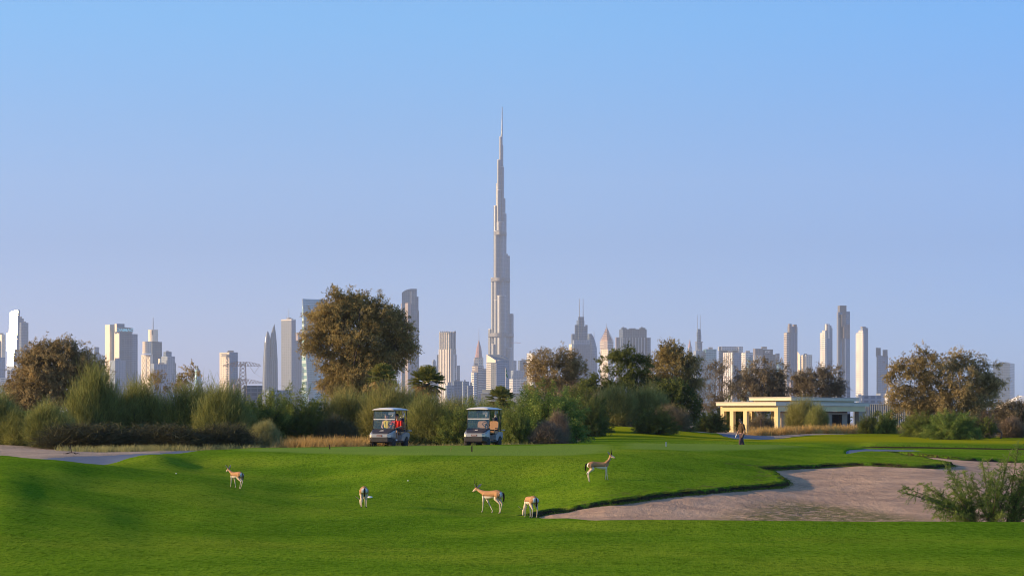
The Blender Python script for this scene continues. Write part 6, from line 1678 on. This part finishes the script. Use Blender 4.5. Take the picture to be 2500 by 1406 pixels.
def face_bits(o, c, f, hairfn=None):
    c = Vector(c); f = Vector(f).normalized(); s = Vector((0, 0, 1)).cross(f).normalized(); u = f.cross(s)
    for sg in (-1, 1):
        m = MB(); m.lathe([(0, -.009), (.011, -.004), (.011, .004), (0, .009)], 8, tuple(c + f * .088 + s * .031 * sg + u * .012)); m.build('eye', M_hoof, o, smooth=True)
        m = MB(); q = c + f * .09 + s * .031 * sg + u * .034; m.tube([q - s * .018, q + s * .018], .005, 5); m.build('eyebrow', M_hair, o)
    m = MB(); q = c + f * .088 - u * .057; m.tube([q - s * .02, q + f * .004, q + s * .02], .005, 5); m.build('lips', paint('lip_red', (.35, .10, .09), .5), o)

def seated(o, y, shirt, female, cap, skin):
    "sits on the cart bench facing +x; hip at x=-.33, z=.80"
    hx, hz = -.36, .86
    ch = (hx + .04, y, hz + .36); hd = (hx + .09, y, hz + .66)
    w = .15 if female else .185
    S = [[(hx, y - .06, hz, .11), (hx + .01, y - .05, hz + .2, .10), (ch[0], y - w * .5, ch[2], .10)], [(hx, y + .06, hz, .11), (hx + .01, y + .05, hz + .2, .10), (ch[0], y + w * .5, ch[2], .10)],
         [(ch[0], y, ch[2] + .08, .075), (hd[0] - .03, y, hd[2] - .13, .05)]]
    S += head_strokes(hd, (1, -.1 if not female else 0, -.12 if not female else 0))
    L_ = []
    for sg in (-1, 1):
        kx = hx + .46; sp = .11 if female else .17
        L_.append([(hx + .02, y + sg * .09, hz - .01, .095), (kx, y + sg * sp, hz + .02, .062), (kx + .06, y + sg * sp, hz - .42, .042), (kx + .05, y + sg * sp, hz - .46, .040), (kx + .17, y + sg * sp, hz - .48, .032)])
    S += L_
    arms = []
    for sg in (-1, 1):
        sh = Vector((ch[0], y + sg * (w + .03), ch[2] + .05))
        if not female:
            el = sh + Vector((.12, sg * .07, -.26)) if sg < 0 else sh + Vector((.14, .06, -.25)); hn = Vector((hx + .50, y + sg * .13, hz + .22)) if sg < 0 else Vector((hx + .34, y + .10, hz + .10))
        else:
            el = sh + Vector((.04, sg * .06, -.26)); hn = Vector((hx + .26, y + sg * .10, hz + .06))
        arms.append([(*sh, .055), (*el, .042), (*hn, .026)]); S.append(arms[-1])
        S += hand_strokes(hn, (hn - el).normalized(), (0, 0, -1) if sg > 0 or female else (.3, 0, -1), .6)
    organic('body', S, .0095, skin, o, smooth=3)
    T = [[(hx, y - .06, hz + .02, .122), (hx + .01, y - .05, hz + .2, .113), (ch[0], y - w * .5, ch[2], .113)], [(hx, y + .06, hz + .02, .122), (hx + .01, y + .05, hz + .2, .113), (ch[0], y + w * .5, ch[2], .113)], [(ch[0], y, ch[2] + .06, .085), (ch[0] + .01, y, ch[2] + .12, .062)]]
    if female: T = [[(a, b, c_, r_ * .96) for a, b, c_, r_ in st] for st in T]
    if not female:
        for a in arms:
            A, Bv = Vector(a[0][:3]), Vector(a[1][:3]); q = A.lerp(Bv, .75); T.append([(*A, .068), (*q, .058)])
    else:
        for a in arms: T.append([(a[0][0], a[0][1] * .7 + y * .3, a[0][2], .058)])
    organic('shirt', T, .011, shirt, o, smooth=3)
    Pn = [[(a, b, c_, r_ + .014) for (a, b, c_, r_) in l[:2]] for l in L_] + [[(hx - .02, y, hz - .02, .12), (hx + .04, y, hz - .02, .11)]]
    organic('shorts' if not female else 'skirt', Pn, .012, M_black if not female else M_navy, o, smooth=3)
    for l in L_:
        a = l[-2]; b = l[-1]; organic('shoe', [[(a[0], a[1], a[2] - .01, .045), (b[0] + .02, b[1], b[2] - .01, .040)]], .01, M_whitec, o)
    face_bits(o, hd, (1, -.1 if not female else 0, -.12 if not female else 0))
    if cap:
        organic('cap', [[(hd[0] - .02, y, hd[2] + .055, .096)], [(hd[0] + .05, y - .03, hd[2] + .045, .05), (hd[0] + .05, y + .03, hd[2] + .045, .05)], [(hd[0] + .12, y - .03, hd[2] + .040, .018), (hd[0] + .12, y + .03, hd[2] + .040, .018)]], .011, M_black, o)
        m = MB(); m.box(-.004, .004, -.018, .018, 0, .02, o=(hd[0] + .082, y, hd[2] + .075)); m.build('cap_badge', M_whitec, o)
        h = Vector(arms[0][2][:3]); organic('glove', [[(h.x - .01, h.y, h.z, .034), (h.x + .07, h.y, h.z - .01, .034), (h.x + .11, h.y, h.z - .05, .026)]], .01, M_whitec, o)
    else:
        organic('hair', [[(hd[0] - .04, y, hd[2] + .05, .100), (hd[0] + .01, y, hd[2] + .075, .075)], [(hd[0] - .05, y - .05, hd[2] - .02, .05), (hd[0] - .06, y - .05, hd[2] - .13, .035)], [(hd[0] - .05, y + .05, hd[2] - .02, .05), (hd[0] - .06, y + .05, hd[2] - .13, .035)]], .011, M_hair, o)
        m = MB(); m.tube([(hd[0] + .05 * math.cos(a) * 1.9 - .02, y + .093 * math.sin(a), hd[2] + .055) for a in np.linspace(-1.5, 1.5, 9)], .013, 6); m.build('headband', M_navy, o)

# ------------------------------------------------------------------ golf carts
def glassm(name, tint, a):
    t = NT(name)
    g_ = t.n('ShaderNodeBsdfGlossy'); g_.inputs['Roughness'].default_value = .03; g_.inputs['Color'].default_value = (.9, .9, .9, 1)
    tr = t.n('ShaderNodeBsdfTransparent'); tr.inputs['Color'].default_value = (*tint, 1)
    fr = t.n('ShaderNodeFresnel'); fr.inputs['IOR'].default_value = 1.5
    mx = t.n('ShaderNodeMixShader'); t.l(t.math('MULTIPLY_ADD', fr.outputs[0], .45, a, clamp=True), mx.inputs[0]); t.l(tr.outputs[0], mx.inputs[1]); t.l(g_.outputs[0], mx.inputs[2])
    return t.done(mx.outputs[0])
M_silver = paint('silver_body_paint', (.42, .44, .46), .28, .35, var=.03); M_cover = paint('navy_hood_cover', (.035, .035, .055), .45, var=.1)
M_blackp = paint('black_plastic', (.018, .018, .02), .5, var=.1); M_tyre = paint('rubber_tyre', (.025, .024, .023), .85, var=.2, scale=10); M_rim = paint('steel_rim', (.35, .36, .38), .3, .8)
M_tan = paint('tan_leather', (.46, .26, .13), .5, var=.08, scale=6, bump=.1); M_canopy = paint('white_canopy', (.80, .80, .80), .4, var=.03); M_screen = glassm('windshield_acrylic', (.86, .88, .90), .05)
M_plate = paint('dark_red_plate', (.14, .03, .03), .5); M_paper = paint('pale_card', (.60, .58, .56), .8); M_lamp = paint('cream_lamp_lens', (.80, .72, .58), .2)
def sections(secs, n=None):
    "loft through x-sections: (x, half width, z low, z top, corner)"
    m = MB(); rings = []
    for (x, hw, z0, z1, c) in secs:
        rings.append([(x, -hw, z0 + c), (x, -hw + c, z0), (x, hw - c, z0), (x, hw, z0 + c), (x, hw, z1 - c), (x, hw - c, z1), (x, -hw + c, z1), (x, -hw, z1 - c)])
    for a_, b_ in zip(rings[:-1], rings[1:]):
        for i in range(8):
            j = (i + 1) % 8; m.poly([a_[i], b_[i], b_[j], a_[j]])
    m.poly(rings[0]); m.poly(list(reversed(rings[-1])))
    return m
def golf_cart(label):
    o = empty('golf_cart', (0, 0, 0)); tag(o, label, 'golf cart', 'golf carts parked behind the tee')
    sections([(.62, .60, .44, .88, .04), (.80, .61, .46, .83, .05), (.98, .60, .48, .75, .05), (1.12, .55, .50, .69, .05), (1.21, .42, .52, .65, .04)]).build('front_cowl', M_silver, o, bevel=.012)
    m = sections([(.60, .57, .84, .915, .02), (.82, .56, .80, .885, .02), (1.0, .50, .72, .80, .02), (1.12, .40, .66, .722, .015)]); m.build('hood_cover', M_cover, o, bevel=.008)
    lg = MB(); Zc = lambda x: .885 + (x - .82) * (-.085 / .18) + .004
    for pts in ([(.90, -.08), (.90, .03), (.94, .10), (.96, .02), (.97, -.05)], [(.975, -.12), (.975, .12), (.995, .12), (.995, -.12)], [(.875, .0), (.885, .09), (.90, .10), (.895, .02)]):
        lg.poly([(x, y, Zc(x) + .003) for x, y in pts])
    lg.build('hood_emblem', M_paper, o)
    for sg in (-1, 1):
        h = MB(); h.poly([(1.125, sg * .552, .52), (1.213, sg * .424, .52), (1.213, sg * .424, .60), (1.125, sg * .552, .655)][::sg]); h.build('headlight', M_lamp, o)
    sections([(.62, .60, .24, .45, .03), (1.05, .59, .26, .49, .03), (1.25, .44, .30, .51, .03)]).build('bumper', M_blackp, o)
    m = MB(); m.box(1.212, 1.226, -.14, .14, .545, .63); m.build('number_plate', M_plate, o)
    m = MB()
    for i in range(5): m.box(1.227, 1.230, -.10 + i * .044, -.075 + i * .044, .567, .607)
    m.build('plate_digits', M_paper, o)
    def quad(p0, p1, part, mat, w0=.555, w1=.555):
        m = MB(); (x0, z0), (x1, z1) = p0, p1
        for dx in (0, .008): m.poly([(x0 + dx, -w0, z0), (x0 + dx, w0, z0), (x1 + dx, w1, z1), (x1 + dx, -w1, z1)][::1 if dx else -1])
        return m.build(part, mat, o)
    gl = lambda z: .70 - (z - .92) * .17
    quad((gl(.92), .92), (gl(1.36), 1.36), 'lower_windshield', M_screen); quad((gl(1.40), 1.40), (gl(1.79), 1.79), 'upper_windshield', M_screen)
    m = MB(); m.box(gl(1.38) - .012, gl(1.38) + .02, -.56, .56, 1.36, 1.40); m.build('windshield_strip', M_canopy, o)
    m = MB(); m.box(gl(1.7) - .03, gl(1.7) - .02, .18, .44, 1.60, 1.76); m.build('score_card', M_paper, o)
    m = MB(); m.box(.42, .50, -.16, .16, 1.66, 1.78); m.build('ceiling_screen', M_blackp, o, bevel=.01)
    for sg in (-1, 1):
        m = MB(); m.tube([(.72, sg * .575, .84), (gl(1.35), sg * .575, 1.35), (gl(1.82), sg * .57, 1.82)], .020, 8); m.build('front_strut', M_blackp, o, smooth=True)
        m = MB(); m.tube([(-.80, sg * .575, .60), (-.78, sg * .575, 1.3), (-.72, sg * .57, 1.84)], .022, 8); m.build('rear_strut', M_blackp, o, smooth=True)
    # canopy
    m = MB(); rg = []
    for x, f, h in ((-.98, .86, 0), (-.94, .96, .03), (-.7, 1.0, .06), (-.1, 1.0, .085), (.45, 1.0, .07), (.70, .97, .045), (.78, .88, .005)):
        hw = .64 * f; r_ = []
        for q in range(9):
            s_ = -1 + q / 4; r_.append((x, s_ * hw, 1.84 + h * (1 - abs(s_) ** 2.5) + .035 * (1 - abs(s_) ** 8)))
        r_ += [(x, hw * .98, 1.83), (x, 0, 1.835), (x, -hw * .98, 1.83)]
        rg.append(r_)
    for a_, b_ in zip(rg[:-1], rg[1:]):
        for i in range(12): j = (i + 1) % 12; m.poly([a_[i], a_[j], b_[j], b_[i]])
    m.poly(list(reversed(rg[0]))); m.poly(rg[-1]); m.build('canopy', M_canopy, o, smooth=False, bevel=.01)
    m = MB(); m.box(-.86, .62, -.54, .54, 1.80, 1.828); m.build('canopy_liner', M_blackp, o)
    m = MB(); m.box(-.40, .72, -.57, .57, .27, .33); m.build('floor_pan', M_blackp, o)
    m = MB(); m.box(.50, .70, -.56, .56, .74, .93); m.build('dashboard', M_blackp, o, bevel=.02)
    sections([(-.86, .50, .34, .70, .03), (-.12, .50, .34, .62, .03)]).build('seat_base', M_silver, o)
    for sg in (-1, 1):
        m = MB(); pf = [(-1.10, .62), (-1.02, .74), (-.70, .76), (-.40, .70), (-.16, .60), (-.12, .36), (-.42, .32)] + [(-.70 + .29 * math.cos(a), .26 + .29 * math.sin(a)) for a in np.linspace(.35, math.pi - .35, 7)]
        y0_, y1_ = sg * .44, sg * .605
        A_ = [(x, y0_, z) for x, z in pf]; B_ = [(x, y1_, z) for x, z in pf]
        m.poly(A_ if sg > 0 else A_[::-1]); m.poly(B_[::-1] if sg > 0 else B_)
        for i in range(len(pf)): j = (i + 1) % len(pf); m.poly([A_[i], A_[j], B_[j], B_[i]])
        m.build('rear_fender', M_silver, o)
        m = MB(); m.box(-.60, -.02, min(sg * .03, sg * .53), max(sg * .03, sg * .53), .66, .79); m.build('seat_cushion', M_tan, o, bevel=.04)
        m = MB(); Mx = Matrix.Translation((-.62, sg * .29, .9)) @ Matrix.Rotation(R(-10), 4, 'Y')
        rp = [(.25 * math.copysign(abs(math.cos(a)) ** .45, math.cos(a)), .16 + .21 * math.copysign(abs(math.sin(a)) ** .45, math.sin(a))) for a in np.linspace(0, 2 * math.pi, 24, endpoint=False)]
        f0 = [tuple(Mx @ Vector((-.05, a, b))) for a, b in rp]; f1 = [tuple(Mx @ Vector((.05, a, b))) for a, b in rp]
        m.poly(f0[::-1]); m.poly(f1)
        for i in range(24): m.poly([f0[i], f0[(i + 1) % 24], f1[(i + 1) % 24], f1[i]])
        m.build('backrest', M_tan, o, bevel=.025)
        for wx in (.82, -.70):
            w_ = empty('wheel', (wx, sg * .50, .225)); w_.parent = o
            m = MB(); m.lathe([(.12, -.10), (.20, -.105), (.225, -.07), (.23, 0), (.225, .07), (.20, .105), (.12, .10)], 20, axis='Y'); m.build('tyre', M_tyre, w_, smooth=True)
            m = MB(); m.lathe([(.0, sg * .07), (.06, sg * .085), (.10, sg * .075), (.125, sg * .10), (.128, sg * .02)], 16, axis='Y'); m.build('rim', M_rim, w_, smooth=True)
        m = MB(); m.tube([(-.02, sg * .57, .66), (-.05, sg * .59, .92), (-.5, sg * .59, .95)], .018, 6); m.build('armrest', M_blackp, o)
    m = MB(); c_ = Vector((.34, .28, 1.10)); ax = Vector((-.65, 0, .76)).normalized(); a1 = ax.cross(Vector((0, 1, 0))).normalized(); a2 = Vector((0, 1, 0))
    m.tube([c_ + (a1 * math.cos(t_) + a2 * math.sin(t_)) * .175 for t_ in np.linspace(0, 2 * math.pi, 21)], .017, 8, False)
    for t_ in (.5, 2.6, 4.7): m.tube([c_, c_ + (a1 * math.cos(t_) + a2 * math.sin(t_)) * .17], .014, 5)
    m.tube([c_ + ax * .02, c_ - ax * .03], .05, 8); m.build('steering_wheel', M_blackp, o, smooth=True)
    m = MB(); m.tube([c_, (.56, .28, .82)], .028, 8); m.build('steering_column', M_blackp, o)
    m = MB(); m.box(-1.16, -.82, -.50, .50, .34, .62); m.build('bag_well', M_blackp, o, bevel=.02)
    m = MB(); m.box(-1.22, -.86, .50, .66, .80, .86); m.build('side_tray', M_silver, o, bevel=.02)
    m = MB(); m.tube([(-1.0, -.5, .62), (-1.0, -.5, 1.1), (-1.0, .5, 1.1), (-1.0, .5, .62)], .02, 6); m.build('bag_rack', M_blackp, o)
    return o
def golf_bag(label, mat):
    o = empty('golf_bag', (0, 0, 0)); tag(o, label, 'golf bag', 'golf bags on the carts')
    ax = Vector((.06, 0, 1)).normalized()
    m = MB(); m.tube([ax * 0, ax * .05, ax * .8, ax * .86], [.12, .13, .125, .14], 12); m.build('bag_body', mat, o, smooth=True)
    m = MB(); m.box(-.20, -.09, -.09, .09, .15, .55); m.build('side_pocket', mat, o, bevel=.02)
    gg = random.Random(len(label))
    for i in range(5):
        a = i * 1.26; b = Vector((.06 * math.cos(a), .06 * math.sin(a), .8)); tp = b + Vector((gg.uniform(-.05, .05), gg.uniform(-.05, .05), gg.uniform(.15, .34)))
        m = MB(); m.tube([b, tp], .008, 5)
        if i < 3: m.lathe([(0, -.05), (.035, -.03), (.048, .02), (.035, .07), (0, .085)], 8, tuple(tp))
        else: m.box(-.05, .02, -.012, .012, 0, .035, o=tuple(tp))
        m.build('club', M_canopy if i < 2 else (M_paper if i == 2 else M_rim), o, smooth=True)
    return o
def put(o, base, lx, ly, lz, heading):
    a = R(heading); o.location = (base[0] + lx * math.cos(a) - ly * math.sin(a), base[1] + lx * math.sin(a) + ly * math.cos(a), base[2] + lz); o.rotation_euler = (0, 0, a)
HD = -111.0
cart = golf_cart('silver golf cart with two riders, the left one of the two')
cart2 = copy_tree(cart); cart2['label'] = 'empty silver golf cart with tan seats, the right one of the two'
for c_, u_, Y_, riders in ((cart, 951, 124.3, True), (cart2, 1180, 124.3, False)):
    x_ = (u_ - 1250) * Y_ / F; b_ = (x_, Y_, ground(x_, Y_) - .03)
    c_.location = b_; c_.rotation_euler = (0, 0, R(HD))
    for k_, (by, mt) in enumerate(((.24, M_navy), (-.24, M_black))):
        side_ = 'right' if by > 0 else 'left'; who = 'occupied' if riders else 'empty'
        bag = golf_bag(f'golf bag at the back of the {who} cart, on its {side_} as pictured', mt); put(bag, b_, -1.0, by, .58, HD)
    if riders:
        pm = empty('person', (0, 0, 0)); tag(pm, 'man in red polo and black cap driving the left cart', 'person', 'people in the cart'); seated(pm, .28, M_red, False, True, M_skin); put(pm, b_, .02, 0, 0, HD)
        pw = empty('person', (0, 0, 0)); tag(pw, 'woman in sleeveless yellow top sitting behind the windshield of the left cart', 'person', 'people in the cart'); seated(pw, -.27, M_yellow, True, False, M_skin2); put(pw, b_, .02, 0, 0, HD)

def walker():
    Y = 138.6; u = 1811; x = (u - 1250) * Y / F; z = ground(x, Y)
    o = empty('person', (x, Y, z), R(200)); tag(o, 'man in brown polo and plum trousers walking with his head down near the pavilion', 'person')
    S = []; hip = .90
    legsd = [((.16, .09), (-.02, .09)), ((-.22, -.09), (.03, -.09))]
    lp = []
    for (fx, fy), (kx, _) in legsd:
        L_ = [(0, fy, hip, .095), ((fx) * .5 + .05, fy, .50, .065), (fx, fy, .10, .042), (fx + .02, fy, .05, .04), (fx + .14, fy, .03, .032)]; lp.append(L_); S.append(L_)
    for sy in (-.07, .07): S.append([(0, sy, hip + .02, .115), (.0, sy * .9, 1.12, .105), (.02, sy * 1.3, 1.34, .105)])
    S.append([(.03, 0, 1.44, .07), (.06, 0, 1.54, .052)])
    hd = (.09, 0, 1.62); fdir = (1, .15, -.45)
    S += head_strokes(hd, fdir)
    arms = []
    for sg in (-1, 1):
        sh = Vector((.01, sg * .21, 1.39)); el = sh + Vector((-.06 if sg > 0 else .05, sg * .04, -.28)); hn = el + Vector((.10 if sg > 0 else .12, .0, -.24)); arms.append([(*sh, .058), (*el, .044), (*hn, .027)]); S.append(arms[-1]); S += hand_strokes(hn, (hn - el).normalized(), (0, -sg, 0), .5)
    organic('body', S, .0095, M_skin, o)
    T = [[(0, sy, hip + .09, .118), (.0, sy * .9, 1.12, .122), (.02, sy * 1.3, 1.34, .118)] for sy in (-.07, .07)] + [[(.03, 0, 1.43, .085), (.04, 0, 1.475, .062)]]
    for a in arms: A = Vector(a[0][:3]); B_ = Vector(a[1][:3]); T.append([(*A, .073), (*A.lerp(B_, .8), .066)])
    organic('polo_shirt', T, .011, M_brownp, o)
    organic('trousers', [[(a, b, c, r + .022) for a, b, c, r in l[:3]] for l in lp] + [[(0, -.05, hip, .125), (0, .05, hip, .125)]], .012, M_plum, o)
    for l in lp: organic('shoe', [[(l[3][0], l[3][1], .05, .048), (l[4][0] + .02, l[4][1], .04, .042)]], .01, M_whitec, o)
    h = arms[0][2]; organic('glove', [[(h[0], h[1], h[2], .034), (h[0] + .05, h[1], h[2] - .08, .034), (h[0] + .07, h[1], h[2] - .14, .022)]], .01, M_whitec, o)
    f = Vector(fdir).normalized(); face_bits(o, hd, fdir)
    organic('cap', [[(hd[0] - .02, 0, hd[2] + .045, .098)], [(hd[0] + .07, .02, hd[2] + .02, .05)], [(hd[0] + .13, -.02, hd[2] - .005, .016), (hd[0] + .13, .05, hd[2] - .005, .016)]], .011, M_black, o)
walker()

# ------------------------------------------------------------------ small things on the grass
M_mark = paint('brown_marker_wood', (.09, .035, .02), .7); M_ball = paint('golf_ball_white', (.85, .85, .85), .3); M_metal = paint('dull_metal', (.45, .45, .45), .4, .6)
for (u_, v_, ym, mat_, hh, lb) in ((805, 1096, 90, M_mark, .19, 'small dark brown tee marker post, left of the left cart'), (1152, 1102, 90, M_mark, .20, 'small dark brown tee marker post in front of the right cart'), (1626, 1089, 90, M_metal, .17, 'small grey marker post on the right-hand tee')):
    x_, y_ = hit(u_, v_, ym); m = MB(); m.box(-.028, .028, -.028, .028, -.05, hh, taper=.004); m.box(-.034, .034, -.034, .034, hh, hh + .02)
    o = m.build('tee_marker', mat_); o.location = (x_, y_, ground(x_, y_)); tag(o, lb, 'tee marker', 'tee markers')
for i, (u_, v_, ym, lb) in enumerate(((430, 1157, 80, 'golf ball on the slope left of the leftmost gazelle'), (996, 1175, 80, 'golf ball on the slope between the two middle gazelles'))):
    x_, y_ = hit(u_, v_, ym); m = MB(); m.lathe([(0, -.0215), (.012, -.018), (.019, -.01), (.0215, 0), (.019, .01), (.012, .018), (0, .0215)], 12)
    o = m.build('golf_ball', M_ball, smooth=True); o.location = (x_, y_, ground(x_, y_) + .026); tag(o, lb, 'golf ball', 'golf balls on the lawn')
x_, y_ = hit(903, 1216, 70); m = MB(); m.lathe([(0, 0), (.085, .002), (.09, .012), (.08, .022), (0, .026)], 20); o = m.build('marker_plate', M_ball, smooth=True); o.location = (x_, y_, ground(x_, y_) + .03); o.rotation_euler = (R(14), 0, 0); tag(o, 'white round plate lying on the slope beside the grazing gazelle', 'marker')
# dry fallen branch on the sandy bank
x_, y_ = hit(176, 1107, 96); o = empty('fallen_branch', (x_, y_, ground(x_, y_) - .05)); tag(o, 'dark fallen branch lying on the sandy bank above the blue-grey path', 'branch')
g = np.random.default_rng(140)
for nm, ps in (('limb', [(-.34, 0, .03), (-.1, .05, .10), (.15, 0, .09), (.34, .03, .04)]), ('twig', [(-.02, 0, .09), (-.06, .02, .26), (-.10, 0, .42)]), ('twig', [(.1, 0, .08), (.16, .04, .02), (.3, .02, -.0)]), ('twig', [(-.2, 0, .06), (-.34, .04, .01), (-.4, 0, .06)])):
    m = MB(); m.tube(ps, [.025, .02, .016, .008][:len(ps)], 6); m.build(nm, M_barkd, o)
x_, y_ = hit(1100, 1101, 90); o = empty('grass_seedhead', (x_, y_, ground(x_, y_))); tag(o, 'single curved dry grass stalk on the tee between the two carts', 'grass stalk')
m = MB(); m.tube([(0, 0, -.02), (-.02, 0, .06), (.03, 0, .12), (.06, 0, .17)], [.006, .006, .012, .004], 5); m.build('stalk', M_golden, o)
# ------------------------------------------------------------------ air
def haze():
    b = MB(); b.box(-3600, 3600, -150, 9000, -2.5, 850)
    t = NT('haze_air')
    v = t.n('ShaderNodeVolumePrincipled')
    v.inputs['Color'].default_value = (0.68, 0.81, 1.0, 1)
    v.inputs['Density'].default_value = HAZE_D
    v.inputs['Anisotropy'].default_value = 0.0
    t.l(v.outputs[0], t.out.inputs['Volume'])
    o = b.build('haze', t.m)
    tag(o, kind='stuff')
HAZE_D = 5.6e-5
haze()
